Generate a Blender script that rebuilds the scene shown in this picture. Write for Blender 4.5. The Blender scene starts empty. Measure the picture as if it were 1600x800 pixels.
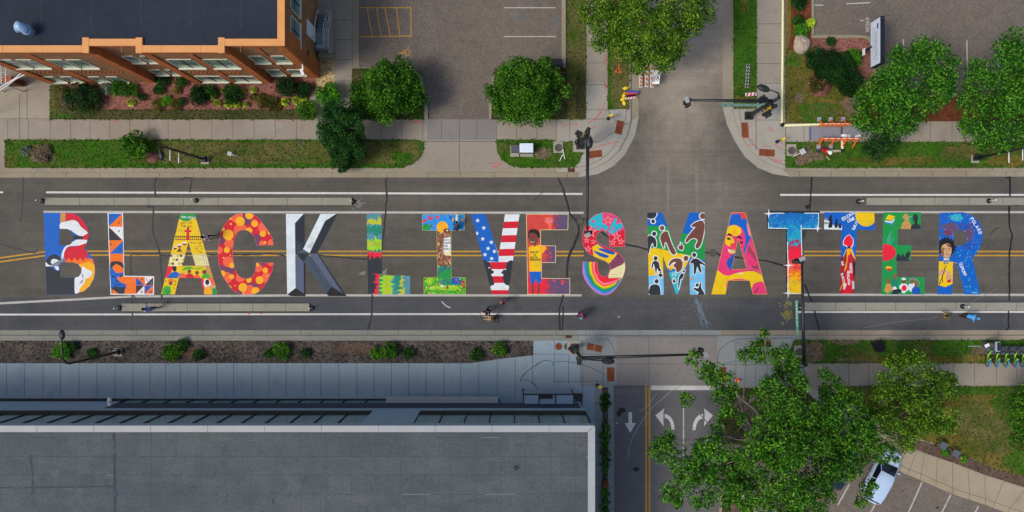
import bpy, math, random
import numpy as np
from mathutils import Vector, Matrix
from mathutils.geometry import delaunay_2d_cdt
random.seed(7)
rng = np.random.default_rng(11)
R = math.radians
sc = bpy.context.scene
COL = sc.collection

# ------------------------------------------------------------------ camera, sky, sun, exposure
H = 56.0                     # drone height in metres above the street
S = 20.0                     # photograph pixels per metre at street level
cam = bpy.data.cameras.new('camera')
cam.sensor_width = 36.0
cam.lens = 36.0 * H / 80.0
cam.clip_end = 1500
cam_o = bpy.data.objects.new('camera', cam)
cam_o.location = (0, 0, H)
COL.objects.link(cam_o)
sc.camera = cam_o

SUN_DIR = Vector((0.70, 0.27, -1.0)).normalized()     # light travels towards upper right of the picture
world = bpy.data.worlds.new('World')
sc.world = world
world.use_nodes = True
wn = world.node_tree
bg = wn.nodes['Background']
sky = wn.nodes.new('ShaderNodeTexSky')
sky.sky_type = 'NISHITA'
sky.sun_disc = False
sky.sun_elevation = math.asin(-SUN_DIR.z)
sky.sun_rotation = math.atan2(-SUN_DIR.x, -SUN_DIR.y)
sky.air_density = 1.0
sky.dust_density = 3.0
sky.ozone_density = 1.0
wn.links.new(sky.outputs[0], bg.inputs[0])
bg.inputs[1].default_value = 0.118
sun = bpy.data.lights.new('sun', 'SUN')
sun.energy = 1.5
sun.angle = R(17)
sun.color = (1.0, 0.955, 0.88)
sun_o = bpy.data.objects.new('sun', sun)
sun_o.rotation_euler = SUN_DIR.to_track_quat('-Z', 'Y').to_euler()
sun_o.location = (-20, -20, 40)
COL.objects.link(sun_o)
sc.view_settings.view_transform = 'Standard'
sc.view_settings.look = 'None'
sc.view_settings.gamma = 1.0
sc.view_settings.exposure = 0.38
sc.view_settings.use_curve_mapping = False
sc.cycles.max_bounces = 5
sc.cycles.diffuse_bounces = 3
sc.cycles.glossy_bounces = 2
sc.cycles.transmission_bounces = 2
sc.cycles.transparent_max_bounces = 4

# ------------------------------------------------------------------ helpers
def W(px, py, z=0.0):
    """photograph pixel -> world x, y of the point at height z"""
    k = (H - z) / H
    return (px - 800.0) / S * k, (400.0 - py) / S * k

def lin(c):
    out = []
    for v in c:
        v = v / 255.0
        out.append(v / 12.92 if v <= 0.04045 else ((v + 0.055) / 1.055) ** 2.4)
    return (out[0], out[1], out[2], 1.0)

class NT:
    """tiny node-tree helper"""
    def __init__(s, name):
        s.m = bpy.data.materials.new(name)
        s.m.use_nodes = True
        s.t = s.m.node_tree
        s.b = s.t.nodes['Principled BSDF']
        s.pos = None
    def n(s, typ, **kw):
        nd = s.t.nodes.new(typ)
        for k, v in kw.items():
            setattr(nd, k, v)
        return nd
    def l(s, a, b):
        s.t.links.new(a, b)
    def p(s):
        if s.pos is None:
            s.pos = s.n('ShaderNodeNewGeometry').outputs['Position']
        return s.pos
    def noise(s, scale, detail=3.0, rough=0.55, stretch=None):
        src = s.p()
        if stretch:
            mp = s.n('ShaderNodeMapping')
            mp.inputs['Scale'].default_value = stretch
            s.l(src, mp.inputs['Vector'])
            src = mp.outputs[0]
        nd = s.n('ShaderNodeTexNoise')
        nd.inputs['Scale'].default_value = scale
        nd.inputs['Detail'].default_value = detail
        nd.inputs['Roughness'].default_value = rough
        s.l(src, nd.inputs['Vector'])
        return nd.outputs['Fac']
    def ramp(s, fac, stops):
        nd = s.n('ShaderNodeValToRGB')
        cr = nd.color_ramp
        while len(cr.elements) < len(stops):
            cr.elements.new(0.5)
        for e, (p, c) in zip(cr.elements, stops):
            e.position = p
            e.color = c if len(c) == 4 else lin(c)
        s.l(fac, nd.inputs[0])
        return nd.outputs[0]
    def mix(s, fac, a, b, mode='MIX'):
        nd = s.n('ShaderNodeMix', data_type='RGBA', blend_type=mode)
        for sock, v in ((nd.inputs[0], fac), (nd.inputs[6], a), (nd.inputs[7], b)):
            if hasattr(v, 'is_output'):
                s.l(v, sock)
            elif isinstance(v, (int, float)):
                sock.default_value = v
            else:
                sock.default_value = v if len(v) == 4 else lin(v)
        return nd.outputs[2]
    def done(s, col, rough=0.8, spec=0.3, metal=0.0, bump=None, bdist=0.01, bstr=0.5):
        if hasattr(col, 'is_output'):
            s.l(col, s.b.inputs['Base Color'])
        else:
            s.b.inputs['Base Color'].default_value = col if len(col) == 4 else lin(col)
        s.b.inputs['Roughness'].default_value = rough
        s.b.inputs['Specular IOR Level'].default_value = spec
        s.b.inputs['Metallic'].default_value = metal
        if bump is not None:
            bn = s.n('ShaderNodeBump')
            bn.inputs['Distance'].default_value = bdist
            bn.inputs['Strength'].default_value = bstr
            s.l(bump, bn.inputs['Height'])
            s.l(bn.outputs[0], s.b.inputs['Normal'])
        return s.m

MATS = {}
def g2(v):
    return (v, v, v, 1.0)

def m_plain(name, c, rough=0.6, spec=0.4, metal=0.0, var=0.12, scale=6.0):
    if name in MATS:
        return MATS[name]
    t = NT(name)
    n = t.noise(scale, 4.0, 0.6)
    f = t.ramp(n, [(0.3, g2(1.0 - var)), (0.7, g2(1.0 + var * 0.5))])
    col = t.mix(1.0, c, f, 'MULTIPLY')
    MATS[name] = t.done(col, rough, spec, metal)
    return MATS[name]

def m_asphalt(name, c, warm, streak=0.0, grain=0.35, dark=None, cross=False):
    t = NT(name)
    big = t.noise(0.10, 3.0, 0.6)
    col = t.mix(t.ramp(big, [(0.35, g2(0)), (0.68, g2(1))]), c, warm)
    if dark:
        col = t.mix(t.ramp(t.noise(0.23, 4.0, 0.62), [(0.5, g2(0)), (0.72, g2(0.75))]), col, dark)
    if cross:
        # dusty, tyre-polished asphalt where the side street meets the avenue
        sep = t.n('ShaderNodeSeparateXYZ')
        t.l(t.p(), sep.inputs[0])
        def dist(cx, cy, rx, ry):
            mp = t.n('ShaderNodeMapping')
            mp.inputs['Location'].default_value = (-cx / rx, -cy / ry, 0)
            mp.inputs['Scale'].default_value = (1 / rx, 1 / ry, 0)
            t.l(t.p(), mp.inputs['Vector'])
            ln_ = t.n('ShaderNodeVectorMath', operation='LENGTH')
            t.l(mp.outputs[0], ln_.inputs[0])
            ad = t.n('ShaderNodeMath', operation='ADD')
            t.l(ln_.outputs['Value'], ad.inputs[0])
            nz = t.n('ShaderNodeMath', operation='MULTIPLY')
            t.l(t.noise(0.5, 4.0, 0.6), nz.inputs[0]); nz.inputs[1].default_value = 0.34
            t.l(nz.outputs[0], ad.inputs[1])
            return ad.outputs[0]
        col = t.mix(t.ramp(dist(13.0, 4.0, 9.5, 9.5), [(0.55, g2(0.7)), (1.0, g2(0))]), col, (122, 114, 104))
        col = t.mix(t.ramp(dist(13.0, 26.0, 7.5, 24.0), [(0.7, g2(0.95)), (1.05, g2(0))]), col, (156, 144, 128))
        sk = t.noise(1.0, 4.0, 0.6, (2.2, 0.12, 1.0))
        col = t.mix(t.mix(1.0, t.ramp(sk, [(0.55, g2(0)), (0.75, g2(0.5))]), t.ramp(dist(12.5, 7.0, 7.0, 6.0), [(0.6, g2(1)), (1.1, g2(0))]), 'MULTIPLY'), col, (150, 142, 130))
    if streak:
        st = t.noise(1.0, 5.0, 0.6, (0.035, 1.5, 1.0))
        col = t.mix(1.0, col, t.ramp(st, [(0.25, g2(1 - streak)), (0.75, g2(1 + streak))]), 'MULTIPLY')
    fine = t.noise(11.0, 2.0, 0.7)
    col = t.mix(1.0, col, t.ramp(fine, [(0.25, g2(1 - grain)), (0.78, g2(1 + grain * 0.8))]), 'MULTIPLY')
    med = t.noise(1.3, 5.0, 0.65)
    col = t.mix(1.0, col, t.ramp(med, [(0.3, g2(0.88)), (0.7, g2(1.1))]), 'MULTIPLY')
    sp = t.noise(16.0, 1.0, 0.4)
    col = t.mix(t.ramp(sp, [(0.73, g2(0)), (0.80, g2(0.55))]), col, (150, 146, 138))
    MATS[name] = t.done(col, 0.9, 0.25, bump=fine, bdist=0.008, bstr=0.6)
    return MATS[name]

def m_concrete(name, c, c2, stain, grain=0.10):
    t = NT(name)
    col = t.mix(t.ramp(t.noise(0.22, 4.0, 0.6), [(0.35, g2(0)), (0.65, g2(1))]), c, c2)
    st = t.noise(0.9, 6.0, 0.7)
    col = t.mix(t.ramp(st, [(0.52, g2(0)), (0.75, g2(0.6))]), col, stain)
    fine = t.noise(9.0, 3.0, 0.7)
    col = t.mix(1.0, col, t.ramp(fine, [(0.25, g2(1 - grain * 1.6)), (0.75, g2(1 + grain))]), 'MULTIPLY')
    MATS[name] = t.done(col, 0.85, 0.25, bump=fine, bdist=0.004, bstr=0.4)
    return MATS[name]

def m_grass(name, green, lush, dry, dryness=0.5, dirt=None):
    t = NT(name)
    a = t.noise(0.35, 5.0, 0.65)
    col = t.mix(t.ramp(t.noise(1.6, 4.0, 0.7), [(0.35, g2(0)), (0.65, g2(1))]), green, lush)
    lo = 0.62 - dryness * 0.3
    col = t.mix(t.ramp(a, [(lo, g2(0)), (lo + 0.2, g2(0.85))]), col, dry)
    if dirt:
        col = t.mix(t.ramp(t.noise(0.5, 4.0, 0.7), [(0.6, g2(0)), (0.7, g2(0.8))]), col, dirt)
    fine = t.noise(9.0, 3.0, 0.8)
    col = t.mix(1.0, col, t.ramp(fine, [(0.28, g2(0.45)), (0.75, g2(1.5))]), 'MULTIPLY')
    MATS[name] = t.done(col, 0.95, 0.1, bump=fine, bdist=0.04, bstr=0.8)
    return MATS[name]

def m_mulch(name, a, b, c, scale=9.0):
    t = NT(name)
    v = t.n('ShaderNodeTexVoronoi')
    v.inputs['Scale'].default_value = scale
    t.l(t.p(), v.inputs['Vector'])
    sep = t.n('ShaderNodeSeparateColor')
    t.l(v.outputs['Color'], sep.inputs[0])
    col = t.ramp(sep.outputs[0], [(0.0, a), (0.5, b), (1.0, c)])
    col = t.mix(1.0, col, t.ramp(t.noise(0.7, 4.0, 0.6), [(0.3, g2(0.75)), (0.7, g2(1.2))]), 'MULTIPLY')
    MATS[name] = t.done(col, 0.95, 0.1, bump=v.outputs['Distance'], bdist=0.03, bstr=0.7)
    return MATS[name]

def m_leaf(name, dark, mid, light, shine=0.12):
    t = NT(name)
    geo = t.n('ShaderNodeNewGeometry')
    t.pos = geo.outputs['Position']
    col = t.ramp(geo.outputs['Random Per Island'], [(0.0, dark), (0.5, mid), (0.92, light), (1.0, light)])
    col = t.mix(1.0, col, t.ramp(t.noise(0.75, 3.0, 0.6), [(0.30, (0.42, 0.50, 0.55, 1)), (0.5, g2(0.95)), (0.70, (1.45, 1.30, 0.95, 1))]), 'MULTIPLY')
    m = t.done(col, 0.6, shine)
    tr = t.n('ShaderNodeBsdfTranslucent')
    t.l(col, tr.inputs[0])
    mx = t.n('ShaderNodeMixShader')
    mx.inputs[0].default_value = 0.28
    out = t.t.nodes['Material Output']
    t.l(t.b.outputs[0], mx.inputs[1])
    t.l(tr.outputs[0], mx.inputs[2])
    t.l(mx.outputs[0], out.inputs[0])
    MATS[name] = m
    return m

def m_paint(name, c, wear=0.16, rough=0.7):
    """road paint: scuffed, thin where the asphalt grain comes through"""
    if name in MATS:
        return MATS[name]
    t = NT(name)
    f = t.ramp(t.noise(1.7, 5.0, 0.7), [(0.3, g2(0.86)), (0.7, g2(1.08))])
    col = t.mix(1.0, c, f, 'MULTIPLY')
    sp = t.noise(13.0, 3.0, 0.75)
    col = t.mix(t.ramp(sp, [(0.56, g2(0)), (0.76, g2(min(.8, wear * 3.0)))]), col, (84, 81, 77))
    sc_ = t.noise(1.0, 5.0, 0.65, (0.05, 1.3, 1.0))
    col = t.mix(t.ramp(sc_, [(0.54, g2(0)), (0.74, g2(wear * 1.7))]), col, (72, 70, 68))
    MATS[name] = t.done(col, rough, 0.3)
    return MATS[name]

def m_glass(name, a, b, rough=0.12):
    t = NT(name)
    col = t.ramp(t.noise(0.5, 3.0, 0.6), [(0.3, a), (0.7, b)])
    MATS[name] = t.done(col, rough, 0.7)
    return MATS[name]

def m_brick(name, a, b, mortar, axis='XZ'):
    t = NT(name)
    sep = t.n('ShaderNodeSeparateXYZ')
    t.l(t.p(), sep.inputs[0])
    add = t.n('ShaderNodeMath', operation='ADD')
    t.l(sep.outputs[0], add.inputs[0])
    t.l(sep.outputs[1], add.inputs[1])
    cmb = t.n('ShaderNodeCombineXYZ')
    t.l(add.outputs[0], cmb.inputs[0])
    t.l(sep.outputs[2], cmb.inputs[1])
    br = t.n('ShaderNodeTexBrick')
    br.inputs['Scale'].default_value = 1.0
    br.inputs['Brick Width'].default_value = 0.40
    br.inputs['Row Height'].default_value = 0.20
    br.inputs['Mortar Size'].default_value = 0.018
    br.inputs['Color1'].default_value = lin(a)
    br.inputs['Color2'].default_value = lin(b)
    br.inputs['Mortar'].default_value = lin(mortar)
    t.l(cmb.outputs[0], br.inputs['Vector'])
    col = t.mix(1.0, br.outputs['Color'], t.ramp(t.noise(0.8, 5.0, 0.65), [(0.3, g2(0.82)), (0.7, g2(1.15))]), 'MULTIPLY')
    MATS[name] = t.done(col, 0.9, 0.15)
    return MATS[name]

# ------------------------------------------------------------------ objects
def tag(o, label=None, cat=None, group=None, kind=None):
    if label: o['label'] = label
    if cat: o['category'] = cat
    if group: o['group'] = group
    if kind: o['kind'] = kind
    return o

def thing(name, label, cat, loc=(0, 0, 0), rz=0.0, group=None):
    o = bpy.data.objects.new(name, None)
    o.empty_display_size = 0.2
    o.location = loc
    o.rotation_euler = (0, 0, rz)
    COL.objects.link(o)
    return tag(o, label, cat, group)

def copy_tree(o, parent=None):
    c = o.copy()
    COL.objects.link(c)
    c.parent = parent
    for ch in list(o.children):
        copy_tree(ch, c)
    return c

class MB:
    """collects shapes and links them as one mesh object"""
    def __init__(s):
        s.v, s.f, s.mi, s.m = [], [], [], []
        s.cur = 0
        s.sm = []
        s.smooth = False
    def mat(s, name):
        if name not in s.m:
            s.m.append(name)
        s.cur = s.m.index(name)
        return s
    def add(s, vs, fs):
        b = len(s.v)
        s.v.extend([tuple(v) for v in vs])
        for f in fs:
            s.f.append([i + b for i in f])
            s.mi.append(s.cur)
            s.sm.append(s.smooth)
    def box(s, c, d, rz=0.0, M=None):
        x, y, z = d[0] / 2, d[1] / 2, d[2] / 2
        vs = [Vector((i * x, j * y, k * z)) for i in (-1, 1) for j in (-1, 1) for k in (-1, 1)]
        if M is None:
            M = Matrix.Rotation(rz, 3, 'Z')
        vs = [M @ v + Vector(c) for v in vs]
        s.add(vs, [(0, 1, 3, 2), (4, 6, 7, 5), (0, 4, 5, 1), (2, 3, 7, 6), (0, 2, 6, 4), (1, 5, 7, 3)])
        return s
    def bbox(s, x0, x1, y0, y1, z0, z1):
        return s.box(((x0 + x1) / 2, (y0 + y1) / 2, (z0 + z1) / 2), (x1 - x0, y1 - y0, z1 - z0))
    def bar(s, a, b, w, h):
        a, b = Vector(a), Vector(b)
        d = b - a
        q = d.to_track_quat('X', 'Z').to_matrix()
        return s.box((a + b) / 2, (d.length, w, h), M=q)
    def path(s, pts, radii, n=8, cap=True):
        pts = [Vector(p) for p in pts]
        if not hasattr(radii, '__len__'):
            radii = [radii] * len(pts)
        rings = []
        up = None
        for i, p in enumerate(pts):
            d = (pts[min(i + 1, len(pts) - 1)] - pts[max(i - 1, 0)])
            if d.length < 1e-9: d = Vector((0, 0, 1))
            d.normalize()
            if up is None:
                up = Vector((0, 0, 1)) if abs(d.z) < 0.9 else Vector((1, 0, 0))
            a = d.cross(up)
            if a.length < 1e-4:
                a = d.cross(Vector((0, 1, 0)))
            a.normalize()
            b = d.cross(a).normalized()
            up = -b if False else up
            rings.append([p + (a * math.cos(2 * math.pi * j / n) + b * math.sin(2 * math.pi * j / n)) * radii[i] for j in range(n)])
        vs = [v for r in rings for v in r]
        fs = []
        for i in range(len(pts) - 1):
            for j in range(n):
                j2 = (j + 1) % n
                fs.append((i * n + j, i * n + j2, (i + 1) * n + j2, (i + 1) * n + j))
        if cap:
            fs.append(tuple(range(n - 1, -1, -1)))
            fs.append(tuple((len(pts) - 1) * n + j for j in range(n)))
        o = s.smooth
        s.smooth = True
        s.add(vs, fs)
        s.smooth = o
        return s
    def tube(s, a, b, r0, r1=None, n=8):
        return s.path([a, b], [r0, r0 if r1 is None else r1], n)
    def lathe(s, prof, c=(0, 0, 0), n=20, M=None, smooth=True):
        vs, fs = [], []
        for r, z in prof:
            for j in range(n):
                a = 2 * math.pi * j / n
                v = Vector((r * math.cos(a), r * math.sin(a), z))
                if M is not None: v = M @ v
                vs.append(v + Vector(c))
        for i in range(len(prof) - 1):
            for j in range(n):
                j2 = (j + 1) % n
                fs.append((i * n + j, i * n + j2, (i + 1) * n + j2, (i + 1) * n + j))
        if prof[0][0] > 1e-6: fs.append(tuple(range(n - 1, -1, -1)))
        if prof[-1][0] > 1e-6: fs.append(tuple((len(prof) - 1) * n + j for j in range(n)))
        o = s.smooth
        s.smooth = smooth
        s.add(vs, fs)
        s.smooth = o
        return s
    def prism(s, poly, z0, z1):
        n = len(poly)
        ar = sum(poly[i][0] * poly[(i + 1) % n][1] - poly[(i + 1) % n][0] * poly[i][1] for i in range(n))
        if ar < 0: poly = list(reversed(poly))
        vs = [(p[0], p[1], z0) for p in poly] + [(p[0], p[1], z1) for p in poly]
        fs = [tuple(range(n - 1, -1, -1)), tuple(range(n, 2 * n))]
        for i in range(n):
            j = (i + 1) % n
            fs.append((i, j, n + j, n + i))
        s.add(vs, fs)
        return s
    def sphere(s, c, r, n=12, sc3=(1, 1, 1)):
        m = max(4, n // 2)
        prof = [(max(1e-7, math.sin(math.pi * i / m)) * r, -math.cos(math.pi * i / m) * r) for i in range(m + 1)]
        return s.lathe(prof, c, n, Matrix.Diagonal(sc3))
    def build(s, name, parent=None, world=False, label=None):
        me = bpy.data.meshes.new(name)
        vs = s.v
        if world and parent is not None:
            Mi = (Matrix.Translation(parent.location) @ parent.rotation_euler.to_matrix().to_4x4()).inverted()
            vs = [Mi @ Vector(v) for v in vs]
        me.from_pydata([tuple(v) for v in vs], [], s.f)
        for k in s.m:
            me.materials.append(MATS[k])
        me.polygons.foreach_set('material_index', s.mi)
        me.polygons.foreach_set('use_smooth', s.sm)
        me.update()
        o = bpy.data.objects.new(name, me)
        COL.objects.link(o)
        if parent is not None:
            o.parent = parent
        if label: o['label'] = label
        return o

# ------------------------------------------------------------------ flat shapes cut exactly along their outlines
def inside(P, poly):
    x, y = P[:, 0], P[:, 1]
    r = np.zeros(len(P), bool)
    q = np.asarray(poly, float)
    x0, y0 = q[:, 0], q[:, 1]
    x1, y1 = np.roll(x0, -1), np.roll(y0, -1)
    bx = (x >= x0.min()) & (x <= x0.max()) & (y >= y0.min()) & (y <= y0.max())
    idx = np.nonzero(bx)[0]
    if len(idx) == 0: return r
    xs, ys = x[idx][:, None], y[idx][:, None]
    dy = np.where(y1 == y0, 1e-12, y1 - y0)
    c = ((y0 > ys) != (y1 > ys)) & (xs < (x1 - x0) * (ys - y0) / dy + x0)
    r[idx] = (c.sum(1) % 2) == 1
    return r

def arrangement(outline, holes, shapes, base):
    """outline/holes: lists of polygons; shapes: [(polygon, key)] painted in order. -> verts, tris, keys"""
    allp = list(outline) + list(holes) + [p for p, _ in shapes]
    vs, es = [], []
    for p in allp:
        b = len(vs)
        n = len(p)
        vs.extend([Vector((float(q[0]), float(q[1]))) for q in p])
        es.extend([(b + i, b + (i + 1) % n) for i in range(n)])
    out = delaunay_2d_cdt(vs, es, [], 0, 1e-5)
    V = np.array([(v.x, v.y) for v in out[0]])
    T = np.array([list(f) for f in out[2]], int)
    C = V[T].mean(1)
    ok = np.zeros(len(T), bool)
    for p in outline: ok |= inside(C, p)
    for p in holes: ok &= ~inside(C, p)
    keys = np.full(len(T), -1)
    names = [base]
    keys[:] = 0
    for p, k in shapes:
        if k not in names: names.append(k)
        keys[inside(C, p)] = names.index(k)
    a = V[T]
    area = (a[:, 1, 0] - a[:, 0, 0]) * (a[:, 2, 1] - a[:, 0, 1]) - (a[:, 2, 0] - a[:, 0, 0]) * (a[:, 1, 1] - a[:, 0, 1])
    ok &= np.abs(area) > 1e-9
    T = T[ok]; keys = keys[ok]; area = area[ok]
    flip = area < 0
    T[flip] = T[flip][:, ::-1]
    return V, T, keys, names

def sheet(name, outline, shapes, base, fn, holes=(), skirt=None, skirt_mat=None, parent=None, flip=False):
    """flat painted sheet; fn maps a 2-D point to 3-D. skirt = depth of vertical sides below the outline"""
    V, T, K, names = arrangement(outline, holes, shapes, base)
    used = np.unique(T)
    rm = np.full(len(V), -1); rm[used] = np.arange(len(used))
    vs = [fn(*V[i]) for i in used]
    fs = [tuple(rm[t]) for t in T]
    if len(fs):
        a, b, c = [Vector(vs[i]) for i in fs[0]]
        if ((b - a).cross(c - a).z < 0) != flip:
            fs = [f[::-1] for f in fs]
    mi = list(K)
    names = list(names)
    if skirt:
        sm = skirt_mat or base
        if sm not in names: names.append(sm)
        for p in list(outline) + list(holes):
            b = len(vs)
            n = len(p)
            top = [Vector(fn(*q)) for q in p]
            vs += [tuple(t) for t in top] + [(t.x, t.y, t.z - skirt) for t in top]
            for i in range(n):
                j = (i + 1) % n
                fs.append((b + i, b + j, b + n + j, b + n + i))
                mi.append(names.index(sm))
    me = bpy.data.meshes.new(name)
    me.from_pydata([tuple(v) for v in vs], [], fs)
    for k in names: me.materials.append(MATS[k])
    me.polygons.foreach_set('material_index', [int(i) for i in mi])
    me.update()
    o = bpy.data.objects.new(name, me)
    COL.objects.link(o)
    if parent is not None: o.parent = parent
    return o

def ground(z):
    def f(px, py):
        x, y = (px - 800.0) / S, (400.0 - py) / S     # plan position measured at street level
        return (x, y, z)
    return f

def rect(x0, y0, x1, y1): return [(x0, y0), (x1, y0), (x1, y1), (x0, y1)]
def circ(cx, cy, r, n=20, ry=None, rot=0.0):
    ry = r if ry is None else ry
    o = []
    for i in range(n):
        a = 2 * math.pi * i / n
        x, y = r * math.cos(a), ry * math.sin(a)
        o.append((cx + x * math.cos(rot) - y * math.sin(rot), cy + x * math.sin(rot) + y * math.cos(rot)))
    return o
def rrect(cx, cy, w, h, a=0.0):
    c, s_ = math.cos(a), math.sin(a)
    return [(cx + x * c - y * s_, cy + x * s_ + y * c) for x, y in ((-w/2, -h/2), (w/2, -h/2), (w/2, h/2), (-w/2, h/2))]
def star(cx, cy, r, rot=-math.pi / 2, k=0.42, n=5):
    return [(cx + (r if i % 2 == 0 else r * k) * math.cos(rot + math.pi * i / n), cy + (r if i % 2 == 0 else r * k) * math.sin(rot + math.pi * i / n)) for i in range(2 * n)]
def smooth(pts, n=5, closed=True):
    P = [Vector(p) for p in pts]
    out = []
    m = len(P)
    for i in range(m if closed else m - 1):
        if closed:
            a, b, c, d = P[i - 1], P[i], P[(i + 1) % m], P[(i + 2) % m]
        else:
            a, b, c, d = P[max(i - 1, 0)], P[i], P[i + 1], P[min(i + 2, m - 1)]
        for j in range(n):
            t = j / n
            q = 0.5 * ((2 * b) + (c - a) * t + (2 * a - 5 * b + 4 * c - d) * t * t + (3 * b - a - 3 * c + d) * t ** 3)
            out.append((q.x, q.y))
    if not closed: out.append((P[-1].x, P[-1].y))
    return out
def stroke(pts, w, ext=0.5, taper=False):
    """polyline -> list of quads"""
    out = []
    n = len(pts) - 1
    for i in range(n):
        a, b = Vector(pts[i]), Vector(pts[i + 1])
        d = b - a
        if d.length < 1e-6: continue
        d.normalize()
        nn = Vector((-d.y, d.x)) * w / 2
        a2, b2 = a - d * w * 0.5 * ext, b + d * w * 0.5 * ext
        out.append([tuple(a2 + nn), tuple(b2 + nn), tuple(b2 - nn), tuple(a2 - nn)])
    return out
def arc(cx, cy, r, a0, a1, n=12, ry=None):
    ry = r if ry is None else ry
    return [(cx + r * math.cos(R(a0 + (a1 - a0) * i / n)), cy + ry * math.sin(R(a0 + (a1 - a0) * i / n))) for i in range(n + 1)]
def ring(cx, cy, r0, r1, a0, a1, n=14, ry0=None, ry1=None):
    return arc(cx, cy, r0, a0, a1, n, ry0) + list(reversed(arc(cx, cy, r1, a0, a1, n, ry1)))

FONT = {k: v for k, v in (l.split(':') for l in """A:00,26,40 12,32
B:00,06,36,45,44,33,03 33,42,41,30,00
C:45,36,16,05,01,10,30,41
D:00,06,26,44,42,20,00
E:40,00,06,46 03,33
F:00,06,46 03,33
G:45,36,16,05,01,10,30,41,43,23
H:00,06 40,46 03,43
I:20,26
J:46,41,30,10,01
K:00,06 46,03,40
L:06,00,40
M:00,06,23,46,40
N:00,06,40,46
O:10,01,05,16,36,45,41,30,10
P:00,06,36,45,44,33,03
Q:10,01,05,16,36,45,41,30,10 22,40
R:00,06,36,45,44,33,03 23,40
S:45,36,16,05,04,13,33,42,41,30,10,01
T:06,46 20,26
U:06,01,10,30,41,46
V:06,20,46
W:06,10,23,30,46
X:00,46 06,40
Y:06,23,46 23,20
Z:06,46,00,40
1:15,26,20""".split('\n'))}
def text(s, x, y, h, w, ang=0.0, sp=1.35, jit=0.0):
    """strokes of hand-lettered capitals, baseline start x, y (y down)"""
    out = []
    u = h / 6.0
    c, sn = math.cos(ang), math.sin(ang)
    cx = 0.0
    rr = random.Random(s)
    for ch in s:
        if ch in FONT:
            dx = u * 2 if ch == 'I' else 0
            dy = rr.uniform(-jit, jit) * h
            for pl in FONT[ch].split(' '):
                pts = []
                for q in pl.split(','):
                    lx, ly = cx + int(q[0]) * u - dx * 0.5, -int(q[1]) * u + dy
                    pts.append((x + lx * c - ly * sn, y + lx * sn + ly * c))
                out += stroke(pts, w)
            cx += (3 if ch == 'I' else 4) * u * sp
        else:
            cx += 2.6 * u * sp
    return out
# ------------------------------------------------------------------ ground materials
m_asphalt('asphalt', (86, 82, 75), (97, 92, 83), 0.16, 0.32, (74, 74, 72), cross=True)
m_asphalt('asphalt_cross', (104, 98, 92), (88, 84, 81), 0.0, 0.28, (80, 80, 80))
m_asphalt('asphalt_shaded', (74, 76, 79), (84, 84, 84), 0.10, 0.30, (66, 68, 72), cross=True)  # lower lanes: the building's soft shadow put into a darker, bluer asphalt colour
m_asphalt('asphalt_south', (98, 98, 100), (108, 105, 103), 0.0, 0.30)
m_asphalt('asphalt_lot', (106, 97, 88), (116, 106, 96), 0.0, 0.42)
m_asphalt('asphalt_side', (116, 108, 101), (102, 97, 92), 0.0, 0.26)
m_plain('tar', (26, 27, 30), 0.6, 0.4, var=0.3)
m_paint('line_white', (206, 204, 198), 0.2)
m_paint('line_yellow', (192, 142, 36), 0.22)
m_paint('line_faded', (178, 174, 166), 0.24)
m_paint('chalk', (150, 158, 166), 0.1)
m_paint('chalk_blue', (96, 118, 140), 0.2)
m_paint('chalk_green', (70, 98, 96), 0.2)
m_paint('mark_red', (200, 70, 78), 0.2)
m_paint('mark_orange', (226, 92, 52), 0.2)
m_paint('spill_yellow', (128, 122, 66), 0.35)
m_paint('spill_blue', (98, 120, 136), 0.35)
m_paint('spill_pale', (122, 118, 110), 0.35)
m_concrete('concrete', (152, 142, 124), (160, 152, 136), (132, 124, 108))
m_concrete('concrete_new', (160, 155, 143), (154, 149, 138), (140, 134, 122))
m_concrete('concrete_walk', (142, 132, 117), (152, 143, 128), (122, 114, 102))
m_concrete('concrete_plaza', (136, 154, 164), (148, 160, 165), (112, 134, 150))  # blue of the shade mixed into the concrete colour
m_concrete('concrete_warm', (122, 118, 114), (134, 128, 122), (108, 106, 104))
m_concrete('concrete_grey', (128, 134, 134), (140, 142, 138), (112, 118, 120))
m_concrete('gutter', (140, 130, 108), (152, 142, 122), (120, 112, 94))
m_concrete('gutter_south', (124, 126, 118), (136, 134, 124), (106, 110, 106))
m_concrete('gutter_east', (140, 130, 112), (150, 140, 122), (120, 112, 98))
m_concrete('concrete_path', (154, 141, 116), (162, 150, 127), (136, 124, 102))
m_concrete('median_conc', (138, 136, 122), (150, 146, 132), (122, 120, 108))
m_plain('joint', (96, 90, 80), 0.9, 0.2)
m_plain('joint_blue', (88, 92, 98), 0.9, 0.2)
m_plain('rust', (122, 66, 40), 0.85, 0.2, var=0.25, scale=3)
m_plain('rust_dark', (86, 56, 40), 0.85, 0.2, var=0.4, scale=8)
m_plain('iron', (84, 78, 68), 0.7, 0.4, var=0.35, scale=14)
m_grass('grass', (52, 84, 24), (66, 104, 26), (104, 94, 56), 0.45)
m_grass('grass_lush', (46, 84, 20), (62, 104, 22), (92, 92, 46), 0.42)
m_grass('grass_dry', (76, 86, 36), (64, 86, 30), (112, 100, 62), 0.8, (104, 92, 72))
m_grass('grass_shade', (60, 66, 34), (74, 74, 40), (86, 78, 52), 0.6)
m_grass('grass_gold', (92, 88, 36), (76, 86, 30), (124, 106, 54), 0.75)
m_grass('dirt', (112, 94, 78), (126, 106, 88), (98, 84, 68), 0.5)
m_mulch('mulch_red', (122, 76, 66), (150, 102, 90), (94, 62, 54))
m_mulch('mulch_brown', (84, 68, 56), (104, 86, 72), (66, 54, 46))
m_mulch('mulch_rust', (100, 54, 36), (118, 66, 44), (78, 44, 32))
m_mulch('gravel', (58, 54, 50), (96, 88, 80), (40, 38, 38), 7.0)
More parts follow.
